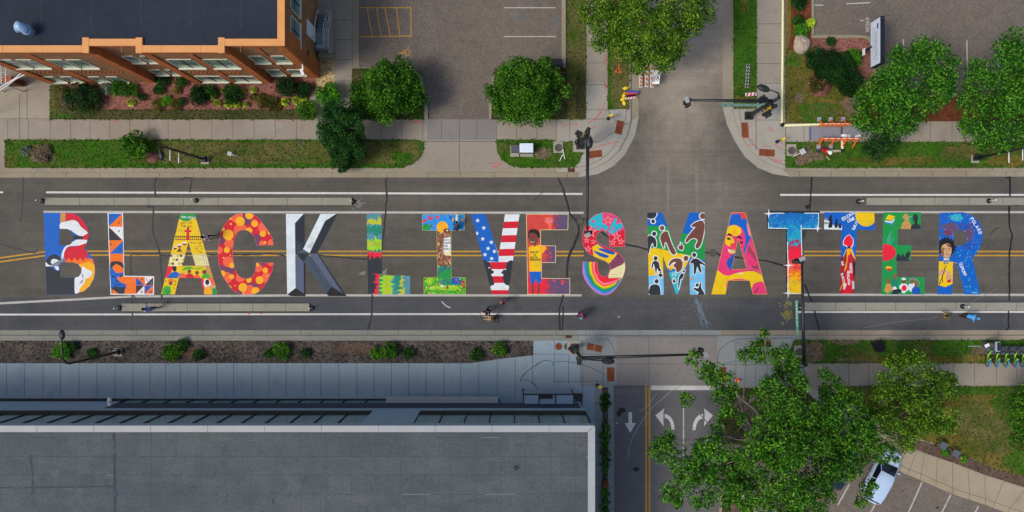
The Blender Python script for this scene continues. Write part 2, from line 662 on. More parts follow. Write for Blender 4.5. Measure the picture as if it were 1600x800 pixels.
m_mulch('pebbles', (150, 128, 88), (196, 172, 122), (112, 96, 66), 7.0)

X0, X1, Y0, Y1 = -700, 2300, -700, 1500

tag(sheet('ground', [rect(-6000, -6000, 7600, 6800)], [], 'grass_dry', ground(-0.08)), kind='structure')

def blob(cx, cy, rx, ry, seed=0, n=14, j=.25):
    r_ = random.Random(seed + int(cx))
    return smooth([(cx + rx * math.cos(2 * math.pi * i / n) * r_.uniform(1 - j, 1 + j), cy + ry * math.sin(2 * math.pi * i / n) * r_.uniform(1 - j, 1 + j)) for i in range(n)], 3)
# ------------------------------------------------------------------ roads (one sheet with its paint)
road = []
road += [(rect(X0, 465, X1, 520), 'asphalt_shaded')]
road += [(rect(950, 600, 1200, Y1), 'asphalt_south')]
road += [(rect(1017, 609, 1200, Y1), 'asphalt_lot')] if False else []
# gutters
gut = [(X0, 266), (905, 266), (930, 262), (950, 251), (967, 235), (979, 212), (985, 190), (985, Y0), (998, Y0), (998, 182), (992, 212), (976, 242), (958, 260), (934, 272), (905, 277), (X0, 278)]
road.append((gut, 'gutter'))
road.append(([(930, 262), (950, 251), (967, 235), (979, 212), (985, 190), (998, 182), (992, 212), (976, 242), (958, 260), (934, 272), (905, 277), (905, 266)], 'concrete_new'))
gut_ne = [(1143, Y0), (1143, 165), (1150, 195), (1162, 220), (1178, 242), (1198, 256), (1222, 264), (1250, 268), (X1, 268), (X1, 276), (1235, 276), (1208, 272), (1184, 262), (1164, 245), (1149, 222), (1136, 195), (1129, 168), (1129, Y0)]
road.append((gut_ne, 'gutter'))
road.append(([(1143, 165), (1150, 195), (1162, 220), (1178, 242), (1198, 256), (1222, 264), (1235, 276), (1208, 272), (1184, 262), (1164, 245), (1149, 222), (1136, 195), (1129, 168)], 'concrete_new'))
road.append((rect(X0, 516, 905, 528), 'gutter_south'))
road.append((rect(905, 516, 1125, 528), 'concrete_grey'))
road.append((rect(1125, 516, X1, 528), 'gutter_east'))
road.append((rect(950, 602, 960, Y1), 'gutter_south'))
def joints(y0, y1, xs, k='joint', w=0.8):
    return [(rect(x - w / 2, y0, x + w / 2, y1), k) for x in xs]
road += joints(269, 278, [-40, 53, 104, 156, 196, 249, 303, 357, 411, 464, 519, 575, 605, 668, 720, 773, 835, 887], 'joint')
road += joints(268, 276, [1249, 1299, 1351, 1404, 1457, 1510, 1572, 1630], 'joint')
road += joints(516, 526, [0, 46, 105, 160, 213, 264, 317, 366, 418, 470, 521, 574, 622, 673, 720, 773, 822, 870, 915, 1000, 1065], 'joint_blue')
road += joints(516, 526, [1130, 1180, 1230, 1292, 1345, 1397, 1450, 1503, 1560, 1610], 'joint')
# lane lines
def ln(pts, w, k='line_white'): return [(q, k) for q in stroke(pts, w, 0)]
road += ln([(X0, 300.5), (5, 300.5)], 2.6) + ln([(72, 300.5), (910, 303)], 3.0)
road += ln([(68, 331), (912, 332.5)], 3.4, 'line_faded')
road += ln([(X0, 520), (0, 474), (200, 463.5)], 3.4, 'line_faded') + ln([(200, 463.3), (470, 461.5), (909, 461.5)], 3.4, 'line_faded')
road += ln([(X0, 492), (0, 491.5), (908, 490.5)], 2.8)
road += ln([(1219, 304.5), (X1, 304.5)], 3.0) + ln([(1281, 331.5), (X1, 331.5)], 3.4, 'line_faded')
road += ln([(1255, 460.5), (X1, 461)], 3.4, 'line_faded') + ln([(1243, 487.5), (X1, 487)], 2.8)
for dy in (0, 6.2):
    road += ln([(X0, 500 + dy), (0, 403 + dy), (75, 392.5 + dy), (300, 392.5 + dy), (912, 393.2 + dy)], 2.3, 'line_yellow')
    road += ln([(1256, 393 + dy), (X1, 393 + dy)], 2.3, 'line_yellow')
# south street
road += ln([(1009.5, 602), (1009.5, 700), (1011, Y1)], 2.5, 'line_yellow') + ln([(1014.8, 602), (1014.8, 700), (1016, Y1)], 2.5, 'line_yellow')
road += [(rect(1017, 602, 1130, 609.5), 'line_white')]
road += ln([(1068, 614), (1068, 720)], 2.2, 'line_faded')
road += [([(982, 644), (987.5, 644), (987.5, 661), (993.5, 661), (984.8, 676), (976, 661), (982, 661)], 'line_white')]
road += [([(1024, 649), (1038, 638), (1036.5, 645), (1036.5, 656), (1037, 666)], 'line_white'), (ring(1039, 671, 15, 10, -92, 0, 10, 24, 18), 'line_white')]
road += [([(1114, 649), (1100, 638), (1101, 645), (1101, 656), (1100, 666)], 'line_white'), (ring(1098, 672, 16, 11, -180, -88, 10, 25, 18), 'line_white')]
road += ln([(981, 715), (984, 695), (990, 680), (1005, 655), (1022, 634), (1050, 610), (1075, 598)], 0.9, 'chalk')
road += ln([(999, 643), (1012, 634), (1026, 615)], 0.8, 'chalk')
road += [(circ(994, 733, 5, 14, 3.5), 'tar'), (circ(972, 641, 6, 9, 4), 'tar'), (circ(967, 646, 4, 9, 5), 'tar')]
road += [(circ(964, 661, 1.2, 6), 'line_white'), (circ(966, 728, 2.2, 6), 'spill_blue')]
# sealed cracks
def crack(pts, w=2.2):
    out = []
    rr = random.Random(len(pts) * 13 + int(pts[0][0]))
    fine = []
    for (a, b) in zip(pts[:-1], pts[1:]):
        m = max(1, int(math.hypot(b[0] - a[0], b[1] - a[1]) / 7))
        for i in range(m):
            t = i / m
            fine.append((a[0] + (b[0] - a[0]) * t + rr.uniform(-.7, .7), a[1] + (b[1] - a[1]) * t + rr.uniform(-.7, .7)))
    fine.append(pts[-1])
    for q0, q1 in zip(fine[:-1], fine[1:]):
        out += [(q, 'tar') for q in stroke([q0, q1], w * rr.uniform(1.0, 1.5), 0.4)]
    return out
for c_, w_ in (
    ([(37, 277), (36, 310), (32, 346)], 1.8), ([(0, 382), (18, 386), (45, 394), (56, 395), (58, 389)], 1.9),
    ([(244, 278), (241, 290), (243, 308)], 2.2), ([(230, 322), (241, 323), (238, 345), (240, 365), (247, 385), (250, 398)], 2.2),
    ([(283, 281), (289, 277), (300, 278), (297, 300)], 1.9),
    ([(205, 398), (204, 420), (207, 445), (206, 516)], 2.0), ([(206, 470), (214, 467), (207, 461)], 1.6),
    ([(205, 397), (250, 396), (253, 430), (253, 470)], 2.2), ([(250, 398), (262, 400), (275, 397), (320, 398), (400, 397), (425, 396), (445, 400)], 2.0),
    ([(495, 399), (530, 402), (573, 405)], 1.9),
    ([(603, 279), (605, 300), (602, 335), (597, 390)], 2.2), ([(582, 461), (581, 485), (577, 514)], 2.2), ([(574, 514), (577, 505)], 2.2),
    ([(872, 278), (880, 295), (887, 320), (890, 334), (903, 347)], 2.2), ([(903, 350), (905, 363), (896, 385), (888, 403), (886, 418), (886, 434)], 3.0),
    ([(880, 462), (874, 480), (875, 500), (875, 516)], 2.2), ([(880, 477), (879, 516)], 2.0),
    ([(938, 362), (955, 374), (980, 382), (1012, 390)], 2.0), ([(1100, 395), (1108, 395)], 2.0), ([(1119, 395), (1124, 398), (1170, 405), (1200, 408), (1228, 416)], 2.0),
    ([(1269, 277), (1267, 300), (1266, 328)], 2.0), ([(1260, 325), (1264, 322)], 4.0), ([(1258, 362), (1255, 372)], 1.8), ([(1258, 445), (1268, 470)], 2.4), ([(1273, 486), (1280, 516)], 2.0),
    ([(1570, 278), (1578, 277), (1578, 306)], 2.2), ([(1576, 322), (1577, 355), (1582, 368), (1577, 395), (1577, 470)], 2.2), ([(1576, 486), (1576, 512), (1572, 516)], 2.2),
    ([(1580, 320), (1592, 321)], 1.0), ([(1545, 369), (1555, 358), (1562, 356)], 0.9), ([(832, 314), (850, 299)], 0.8),
    ([(905, 345), (912, 342), (920, 345), (917, 352)], 1.6)):
    road += crack(c_, w_)
road += [(circ(1113.5, 395, 6.2, 18), 'iron'), (circ(907, 346, 5.5, 16), 'iron'), (ring(906, 346, 6.6, 5.6, 0, 359, 16), 'tar')]
road += [(circ(967, 495, 2.2, 10), 'spill_pale'), (circ(1107, 209, 3, 12), 'spill_pale'), (circ(1107, 209, 2.2, 12), 'asphalt_side')]
# spilt paint
rr = random.Random(5)
for i in range(26):
    x, y = rr.gauss(1075, 14), rr.gauss(482, 14)
    road.append((circ(x, y, rr.uniform(.4, 1.1), 6), 'spill_pale' if i % 2 else 'spill_yellow'))
for i in range(70):
    t_ = rr.random(); w_ = 3 + 7 * t_
    x, y = 1087 + 14 * t_ + rr.gauss(0, w_ * .45), 464 + 40 * t_
    road += [(q, 'spill_blue') for q in stroke([(x, y), (x + rr.uniform(.5, 3), y + rr.uniform(3, 9))], rr.uniform(.4, 1.1))]
for i in range(60):
    x, y = rr.gauss(1231, 4.5), rr.gauss(485, 12)
    road.append((blob(x, y, rr.uniform(.6, 2.2), rr.uniform(.6, 2.6), i, 7), 'spill_yellow'))
road.append(([(562, 426), (572, 423), (570, 430), (560, 429)], 'spill_pale')); road.append(([(598, 424), (605, 419), (603, 428), (611, 431), (597, 431)], 'spill_pale'))
road += [(blob(rr.gauss(561, 4), rr.gauss(319, 4), 1.6, 1.2, i, 7), 'spill_pale') for i in range(22)]
road += ln([(690, 471), (697, 478), (704, 481)], 1.3, 'line_white') + ln([(1350, 512), (1400, 503), (1450, 498), (1480, 492), (1530, 466), (1560, 450)], 0.7, 'spill_pale')
road += [(circ(389, 490, 1.5, 7), 'mark_red'), (circ(408, 490, 2.4, 7, 1), 'mark_orange')]
tag(sheet('road', [rect(X0, Y0, X1, Y1)], road, 'asphalt', ground(0.0)), kind='structure')

# ------------------------------------------------------------------ pavements (kerb-high slabs)
KZ = 0.13
nw = [(X0, Y0), (985, Y0), (985, 190), (979, 212), (967, 235), (950, 251), (930, 262), (905, 269), (X0, 270)]
p = []
p += [(rect(X0, 262.5, 905, 271), 'gutter')]
p += [(rect(870, 133, 985, 272), 'concrete_new'), (rect(918, 130, 948, 190), 'concrete_new'), (rect(662, 187, 775, 271), 'concrete_walk')]
p += [(rect(668, 187, 775, 219), 'concrete_warm')]
p += [(rect(X0, 130, 80, 187), 'concrete')]
p += joints(187, 219, [14, 46, 80, 112, 142, 173, 204, 234, 264, 298, 332, 365, 398, 431, 464, 595, 628, 661, 690, 718, 745, 776, 807, 839, 869, 890], 'joint')
p += [(rect(X0, 185.6, 80, 186.4), 'joint'), (rect(43.5, 100, 44.5, 187), 'joint'), (rect(32, 147, 33, 218), 'joint'), (rect(662, 221, 775, 222), 'joint'), (rect(717.5, 187, 718.5, 270), 'joint')]
p += [(rect(522, y - .4, 551, y + .4), 'joint') for y in (32, 63, 94, 127, 160)]
p += [(rect(550.5, Y0, 551.3, 187), 'joint'), (rect(551.3, Y0, 561, 108), 'gutter'), (rect(556, Y0, 556.6, 108), 'joint')]
p += [(rect(918, y - .4, 948, y + .4), 'joint') for y in (30, 65, 99, 133, 172)] + [(rect(870, 186, 948, 187), 'joint')]
p += ln([(948, 172), (962, 190), (985, 196)], .8, 'joint') + ln([(893, 224), (935, 222), (985, 190)], .8, 'joint')
p += ln(smooth([(895, 263), (925, 256), (950, 240), (967, 215), (977, 185), (979, 150)], 4, False), .8, 'joint')
# utility locating marks
for a in ([(943, 100), (946, 94), (945, 85), (947, 104)], [(942, 132), (948, 138), (944, 128), (947, 141)], [(918, 193), (932, 184), (942, 170), (945, 160)], [(927, 190), (938, 178), (940, 172)],
          [(870, 193), (880, 193)], [(880, 197), (890, 194), (892, 198)], [(896, 194), (902, 196), (900, 192)], [(922, 203), (932, 197)], [(925, 232), (945, 226), (968, 221)], [(918, 233), (927, 234)], [(962, 229), (972, 228)], [(940, 257), (947, 258)],
          [(920, 247), (926, 249)], [(640, 191), (655, 190), (648, 193), (660, 192)], [(436, 189), (446, 191)], [(172, 188), (180, 190), (188, 189)], [(765, 255), (785, 257), (770, 261), (778, 263)], [(102, 189), (106, 190)], [(68, 188), (73, 189)]):
    p += [(q, 'mark_red') for q in stroke(a, 0.9, .3)]
p += [(q, 'chalk') for q in stroke([(958, 172), (961, 178), (964, 174), (967, 179), (970, 175)], .8)] + [(ring(963, 216, 5, 4.2, 0, 359, 14), 'chalk'), (ring(963, 216, 3, 2.3, 0, 359, 12), 'chalk')]
p += [(q, 'chalk_blue') for q in stroke([(57, 266), (72, 267)], 1)]
p += [(rect(887, 263, 898, 271), 'rust_dark'), (rect(987, 163, 997, 172), 'rust_dark')]
p += [(rrect(967.5, 199.5, 11, 21, 0.17), 'rust'), (rrect(930, 241, 21, 11, -0.12), 'rust')]
p += [(rect(490, 80, 523, 142), 'pebbles')]
for i, (x, y, r) in enumerate(((700, 226, 18), (740, 205, 14), (590, 205, 12), (720, 245, 20))): pass
tag(sheet('pavement', [nw], p, 'concrete_walk', ground(KZ), skirt=KZ, skirt_mat='gutter'), kind='structure')

ne = [(1143, Y0), (1143, 165), (1150, 195), (1162, 220), (1178, 242), (1198, 256), (1222, 264), (1250, 268), (X1, 268), (X1, Y0)]
p = [(rect(1225, 262.5, X1, 268), 'gutter'), ([(1143, 130), (1262, 130), (1262, 222), (1226, 222), (1226, 268), (1150, 268), (1143, 165)], 'concrete_new')]
p += [(rect(1181, y - .4, 1222, y + .4), 'joint') for y in (38, 68, 100, 131, 188)] + [(rect(1180, 130, 1181, 235), 'joint'), (rect(1226, 190, 1227, 265), 'joint')]
p += joints(190, 222, [1255, 1452, 1486, 1475 + 45, 1556, 1590], 'joint')
p += ln(smooth([(1152, 140), (1157, 190), (1175, 225), (1205, 250), (1226, 258)], 4, False), .8, 'joint') + ln([(1146, 224), (1158, 216)], .7, 'mark_red')
for a in ([(1152, 219), (1160, 217), (1166, 215), (1164, 211)], [(1168, 190), (1169, 210)], [(1172, 216), (1184, 233)], [(1160, 227), (1176, 227)], [(1190, 229), (1204, 229)], [(1184, 253), (1196, 253)], [(1200, 198), (1209, 207)], [(1199, 201), (1206, 207)], [(1180, 183), (1187, 187)], [(1208, 225), (1218, 231), (1213, 233)], [(1213, 217), (1232, 233)], [(1226, 221), (1234, 231)], [(1206, 250), (1222, 251)], [(1207, 254), (1222, 253)], [(1210, 247), (1214, 252)]):
    p += [(q, 'mark_red') for q in stroke(a, .8, .3)]
p += [(rrect(1163, 203.5, 10.5, 24, -0.08), 'rust'), (rrect(1197.5, 239, 24.5, 11, 0.07), 'rust')]
p += [(rect(1128, 160, 1141, 169), 'concrete_warm')]
tag(sheet('pavement', [ne], p, 'concrete_walk', ground(KZ), skirt=KZ, skirt_mat='gutter'), kind='structure')

# south side: plaza, street crossing, corner, footpath and car park apron
so = [(X0, 524), (X1, 524), (X1, Y1), (1128, Y1), (1128, 602), (958, 602), (958, Y1), (X0, Y1)]
p = [(rect(X0, 528, 905, Y1), 'concrete_plaza'), (rect(1128, 602, X1, Y1), 'concrete_walk'), (rect(X0, 524, 905, 532), 'gutter_south')]
p += [(rect(905, 524, 1262, 603), 'concrete_grey'), (rect(963, 524, 1120, 603), 'concrete_warm'), (rect(929, 600, 958, Y1), 'concrete_grey'), (rect(1180, 566, X1, 602), 'concrete_walk')]
p += [([(1120, 602), (1120, 560), (1124, 545), (1134, 535), (1150, 531), (1240, 531), (1222, 568), (1258, 568), (1258, 605)], 'concrete_grey')]
p += [(rect(1262, 524, X1, 530.5), 'gutter_east')]
p += joints(567, 620, [12, 40, 69, 96, 125, 153, 181, 209, 236, 260, 283, 310, 340, 366, 395, 421, 448, 476, 502, 530, 558, 585, 612, 639, 666, 694, 720], 'joint_blue')
p += joints(545, 620, [748, 777, 805], 'joint_blue') + joints(532, 600, [832, 866, 888], 'joint_blue')
p += [(rect(832, 552.5, 940, 553.3), 'joint_blue'), (rect(866, 595, 940, 595.8), 'joint_blue'), (rect(909.6, 530, 910.4, 620), 'joint_blue'), (rect(941.5, 560, 942.3, 602), 'joint_blue')]
p += [(rect(929, y - .4, 958, y + .4), 'joint_blue') for y in (630, 656, 690, 725, 760, 795)]
p += [(rect(948, 525.6, 1120, 526.4), 'joint_blue'), (rect(1013, 516, 1013.8, 602), 'joint_blue'), (rect(960, 567.6, 1120, 568.4), 'joint_blue')]
p += ln(smooth([(947, 528), (955, 537), (960, 548), (961, 560)], 4, False), 1.0, 'joint_blue') + ln(smooth([(1120, 572), (1122, 552), (1130, 540), (1145, 532), (1165, 529), (1240, 528)], 4, False), 1.1, 'joint_blue')
p += [(rect(1148.6, 533, 1149.4, 602), 'joint_blue'), (rect(1179.6, 555, 1180.4, 602), 'joint_blue'), (rect(1124, 568.6, 1220, 569.4), 'joint_blue')] + ln([(1150, 533), (1174, 551)], .7, 'joint_blue')
p += joints(567, 602, [1325, 1356, 1388, 1420, 1488, 1521, 1555, 1587], 'joint')
p += [(circ(873, 541, 5.6, 18), 'rust'), (circ(886.5, 541, 5.6, 18), 'iron'), (rrect(922.5, 541.5, 11.5, 10.5, 0.17), 'rust'), (rrect(934.5, 544, 11.5, 10.5, 0.17), 'rust'), (rect(948, 573.5, 959.5, 595.5), 'rust'), (rect(1124, 573, 1134, 597), 'rust'), (rect(1179, 531, 1204, 542), 'rust'), (rect(883.5, 516.2, 893.5, 528), 'rust_dark')]
for a in ([(812, 595), (818, 585), (834, 572), (850, 563), (863, 565), (863, 571)], [(813, 594), (822, 593), (832, 598), (838, 604)], [(866, 566), (880, 564), (905, 568), (930, 577), (945, 585)], [(814, 591), (826, 578), (843, 567)], [(836, 600), (838, 606)]):
    p += [(q, 'chalk_green') for q in stroke(smooth(a, 4, False), 1.1, .4)]
for a in ([(1122, 570), (1140, 566), (1160, 564), (1185, 568), (1200, 573)], [(1124, 569), (1150, 563), (1165, 566)]):
    p += [(q, 'chalk_blue') for q in stroke(smooth(a, 4, False), .8, .4)]
for i in range(50):
    x, y = rr.uniform(840, 960), rr.uniform(560, 612)
    p.append((circ(x, y, rr.uniform(.3, .8), 5), 'line_faded'))
# car park: asphalt, curved path, planted verge, stall lines
up = smooth([(1335, 640), (1380, 676), (1419, 699), (1443, 709), (1487, 724), (1537, 743), (1600, 763), (1700, 790), (1900, 830)], 4, False)
lo = smooth([(1310, 655), (1360, 700), (1399, 732), (1436, 749), (1487, 771), (1538, 788), (1571, 800), (1700, 842), (1900, 890)], 4, False)
p += [(lo + [(2000, 1200), (2000, Y1), (1128, Y1), (1128, 800), (1128, 670), (1262, 650)], 'asphalt_lot'), (up + lo[::-1], 'concrete_path')]
ib = [(a[0] + 4.5, a[1] - 8) for a in lo]
p += [(q, 'joint') for q in stroke(ib, .8)]
for i in range(2, len(up) - 1, 2):
    a, b = up[i], lo[min(i, len(lo) - 1)]
    p += [(q, 'joint') for q in stroke([a, b], .7)]
for a in ([(1397, 733), (1359, 800), (1330, 850)], [(1439, 753), (1418, 800), (1396, 848)], [(1484, 772), (1472, 796), (1450, 845)], [(1326, 756), (1308, 788)], [(1315, 748), (1328, 727)], [(1338, 712), (1350, 690)], [(1527, 790), (1510, 825)]):
    p += [(q, 'line_faded') for q in stroke(a, 2.3, 0)]
p += [([(1262, 606), (1275, 608), (1338, 664), (1322, 664), (1250, 640)], 'concrete_new')]
p += [(circ(1463, 792, 2.5, 8, 1.6), 'tar'), (circ(1410, 766, 1.2, 6), 'tar')]
tag(sheet('pavement', [so], p, 'concrete_plaza', ground(KZ), skirt=KZ, skirt_mat='gutter_south'), kind='structure')

# ------------------------------------------------------------------ lawns, beds and car parks laid on the slabs
LAWNS = []
def rag(poly, amp, seed):
    r_ = random.Random(seed)
    out = []
    for a, c in zip(poly, poly[1:] + poly[:1]):
        m = max(1, int(min(math.hypot(c[0] - a[0], c[1] - a[1]), 1500) / 5))
        out += [(a[0] + (c[0] - a[0]) * i / m + r_.uniform(-amp, amp), a[1] + (c[1] - a[1]) * i / m + r_.uniform(-amp, amp)) for i in range(m)]
    return out
def lawn(poly, base, shapes=(), z=0.17, name='lawn', tufts=1.0, holes=()):
    if tufts:
        sp = []
        for i, (pl, k) in enumerate(shapes):
            if k.startswith('mark'): sp.append((pl, k)); continue
            r_ = random.Random(i * 31 + int(pl[0][0]))
            sp.append((rag(pl, 1.5, i), k))
            for a, c in zip(pl, pl[1:] + pl[:1]):
                ll = min(math.hypot(c[0] - a[0], c[1] - a[1]), 1500)
                for j in range(int(ll / 7) + (r_.random() < ll / 7 % 1)):
                    t_ = r_.random(); x_, y_ = a[0] + (c[0] - a[0]) * t_ + r_.gauss(0, 4), a[1] + (c[1] - a[1]) * t_ + r_.gauss(0, 3.2)
                    if -30 < x_ < 1630 and -30 < y_ < 830: sp.append((rag(circ(x_, y_, r_.uniform(.8, 2.6), 6, r_.uniform(.7, 1.9)), .3, j), r_.choice([k, k, base])))
        shapes = sp
    o = sheet(name, [poly], list(shapes), base, ground(z), skirt=0.06, holes=holes)
    tag(o, kind='structure')
    if tufts: LAWNS.append((poly, z, tufts))
    return o
lawn([(10, 219), (650, 219), (662, 222), (663, 232), (658, 245), (647, 256), (628, 262.5), (10, 262.5)], 'grass',
     [(rect(10, 219, 245, 263), 'grass_lush'), ([(247, 222), (420, 224), (470, 220), (470, 258), (250, 258)], 'grass_dry'), (rect(470, 222, 655, 258), 'grass_dry'),
      (blob(66, 241, 22, 11, 3), 'dirt'), (blob(228, 252, 26, 7, 4), 'grass_dry'), (rect(10, 256, 650, 263), 'grass_lush'), (blob(630, 246, 16, 9, 1), 'grass_lush')])
lawn([(775, 219), (864, 219), (864, 222), (902, 222), (904, 236), (910, 240), (904, 254), (896, 262), (812, 262.5), (796, 258), (784, 250), (777, 238)], 'grass_lush', [(blob(848, 240, 12, 10, 2), 'dirt'), (blob(785, 232, 10, 8, 6), 'grass_dry')])
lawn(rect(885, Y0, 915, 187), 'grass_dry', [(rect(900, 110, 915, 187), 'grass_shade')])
lawn(rect(949, Y0, 982, 171), 'grass_dry', [(rect(949, Y0, 955, 171), 'grass_lush'), (rect(958, 60, 978, 150), 'grass_dry')] + [(q, 'mark_orange') for q in stroke([(966.5, 70), (966.5, 106), (959.5, 113), (970, 114), (966.5, 107)], 1.4)])
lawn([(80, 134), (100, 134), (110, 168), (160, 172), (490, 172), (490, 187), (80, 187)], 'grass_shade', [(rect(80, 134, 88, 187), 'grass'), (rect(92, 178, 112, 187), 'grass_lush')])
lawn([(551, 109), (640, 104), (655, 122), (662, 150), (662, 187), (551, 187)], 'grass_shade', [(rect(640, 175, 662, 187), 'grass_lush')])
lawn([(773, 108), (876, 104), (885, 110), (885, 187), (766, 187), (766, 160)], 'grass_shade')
lawn([(100, 120), (492, 110), (494, 138), (470, 172), (160, 172), (108, 168)], 'mulch_red', z=0.18, name='planting_bed', tufts=0)
lawn(rect(1145, Y0, 1181, 170), 'grass_lush', [(rect(1155, Y0, 1168, 20), 'grass_gold'), (blob(1160, 128, 12, 24, 4), 'grass'), (rect(1146, 152, 1178, 172), 'grass_gold')])
lawn([(1226, 78), (1262, 75), (1335, 100), (1400, 160), (1400, 193), (1226, 193)], 'grass_gold', [(blob(1280, 175, 30, 16, 3), 'grass'), (blob(1247, 155, 7, 8, 2), 'dirt'), (blob(1240, 95, 12, 12, 9), 'grass'), (blob(1330, 165, 14, 16, 5), 'dirt')])
lawn([(1226, Y0), (1266, Y0), (1266, 62), (1252, 80), (1226, 78)], 'mulch_rust', [(blob(1230, 20, 5, 60, 1), 'grass_gold')], z=0.175, name='planting_bed', tufts=0)
lawn([(1266, 61), (1350, 61), (1362, 70), (1366, 130), (1400, 160), (1400, 170), (1330, 120), (1266, 82)], 'mulch_red', z=0.18, name='planting_bed', tufts=0)
lawn(rect(1401, 150, X1, 190), 'mulch_rust', z=0.175, name='planting_bed', tufts=0)
lawn(rect(1226, 222.5, X1, 262.5), 'grass', [(blob(1255, 244, 14, 14, 1), 'dirt'), (blob(1440, 230, 60, 9, 2), 'grass_lush'), (blob(1500, 240, 36, 14, 3), 'grass_dry'), (blob(1570, 252, 30, 9, 5), 'grass_gold'), (blob(1400, 252, 70, 7, 8), 'grass_gold'), (blob(1278, 246, 9, 6, 3), 'dirt')])
lawn([(1240, 531), (X1, 531), (X1, 566), (1262, 567), (1225, 567)], 'grass', [(blob(1272, 550, 14, 16, 2), 'dirt'), (blob(1320, 534, 24, 5, 7), 'dirt'), (blob(1340, 562, 40, 4, 3), 'dirt'), (blob(1440, 560, 120, 5, 4), 'grass_gold'), (blob(1528, 548, 10, 8, 4), 'dirt'), (rect(1400, 531, X1, 541), 'grass_lush')])
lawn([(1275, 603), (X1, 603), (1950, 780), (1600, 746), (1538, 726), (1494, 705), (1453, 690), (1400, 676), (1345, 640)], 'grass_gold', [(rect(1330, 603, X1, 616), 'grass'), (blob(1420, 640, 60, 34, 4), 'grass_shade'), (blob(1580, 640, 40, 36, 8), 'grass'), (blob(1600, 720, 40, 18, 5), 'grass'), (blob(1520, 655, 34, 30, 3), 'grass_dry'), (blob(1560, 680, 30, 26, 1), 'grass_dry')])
lawn([(1400, 678), (1453, 693), (1494, 706), (1538, 727), (1600, 747), (1700, 772), (1700, 788), (1600, 761), (1537, 741), (1487, 722), (1443, 707), (1419, 697), (1405, 690)], 'mulch_brown', z=0.175, name='planting_bed', tufts=0)
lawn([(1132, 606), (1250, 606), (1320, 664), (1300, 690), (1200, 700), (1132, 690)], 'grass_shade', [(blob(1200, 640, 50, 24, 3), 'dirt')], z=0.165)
lawn(smooth([(1129, 768), (1150, 772), (1172, 790), (1184, 830), (1184, 900), (1129, 900)], 3), 'mulch_brown', z=0.28, name='planting_bed', tufts=0)
tag(sheet('kerb', [smooth([(1126, 763), (1152, 767), (1178, 788), (1190, 830), (1190, 906), (1126, 906)], 3)], [], 'concrete', ground(0.26), skirt=0.15), kind='structure')
lawn([(X0, 532), (833, 532), (833, 555), (800, 558), (735, 567), (X0, 567)], 'gravel', [(blob(300, 550, 30, 9, 3), 'mulch_brown'), (blob(560, 545, 40, 8, 4), 'mulch_brown')], z=0.16, name='planting_bed', tufts=0)
lawn(rect(941, 605, 949.5, Y1), 'gravel', z=0.16, name='planting_bed', tufts=0)
lawn([(893, 614), (910, 614), (910, 640), (904, 640)], 'gravel', z=0.16, name='planting_bed', tufts=0)
# car park of the brick building
lot = [(561, Y0), (877, Y0), (877, 103), (800, 108), (770, 118), (765, 160), (765, 187), (668, 187), (668, 155), (660, 122), (644, 106), (561, 106)]
p = []
for a in ([(561, 13), (642, 13)], [(561, 58.5), (643, 57)], [(642, 12), (643, 58)], [(574, 13), (582, 57)], [(589, 13), (596, 57)], [(602, 13), (610, 57)], [(620, 13), (625, 57)]):
    p += [(q, 'line_yellow') for q in stroke(a, 1.4, 1)]
for a in ([(625.7, 83.5), (634.5, 83.5)], [(631, 79), (631, 82)], [(634, 79), (634.2, 84.5)], [(633.5, 79.5), (638, 76.8), (638.6, 74)], arc(637, 83.2, 4.3, -75, -15, 5), arc(637, 83.2, 4.3, 5, 70, 5), arc(637, 83.2, 4.3, 90, 150, 5)):
    p += [(q, 'line_yellow') for q in stroke(a, 1.3, .5)]
p.append((circ(625.6, 83.5, 1.5, 10), 'line_yellow'))
for y in (13, 58, -30, 103): p += [(q, 'line_faded') for q in stroke([(788, y), (868, y)], 1.5, 0)]
p += [(blob(815, 27, 7, 4.5, 2), 'asphalt_south'), (blob(868, 38, 4, 6, 2), 'asphalt_south'), (blob(872, 30, 2, 4, 3), 'asphalt_south'), (blob(575, 80, 12, 9, 2), 'asphalt_cross'), (rect(860, 100, 877, 108), 'concrete_walk')]
tag(sheet('parking_lot', [lot], p, 'asphalt_lot', ground(KZ + 0.012), skirt=0.01), kind='structure')
KERB = lambda pts, w, h=0.28, mat_='gutter': tag(sheet('kerb', [[tuple(q) for q in (lambda L, Rr: L + Rr[::-1])(*_off(pts, w))]], [], mat_, ground(h), skirt=h - KZ + .01), kind='structure')
def _off(pts, w):
    L, Q = [], []
    for i, q in enumerate(pts):
        a, b = Vector(pts[max(i - 1, 0)]), Vector(pts[min(i + 1, len(pts) - 1)])
        d = (b - a).normalized()
        n = Vector((-d.y, d.x)) * w / 2
        L.append((q[0] + n.x, q[1] + n.y)); Q.append((q[0] - n.x, q[1] - n.y))
    return L, Q
KERB(smooth([(634, 103), (652, 116), (661, 134), (666, 155), (666.5, 187)], 4, False), 5.0, 0.27)
KERB(smooth([(880.5, Y0), (880.5, 40), (880.5, 106)], 3, False), 6.0, 0.27)
KERB(smooth([(766, 187), (767, 150), (772, 120)], 4, False), 4.0, 0.27)
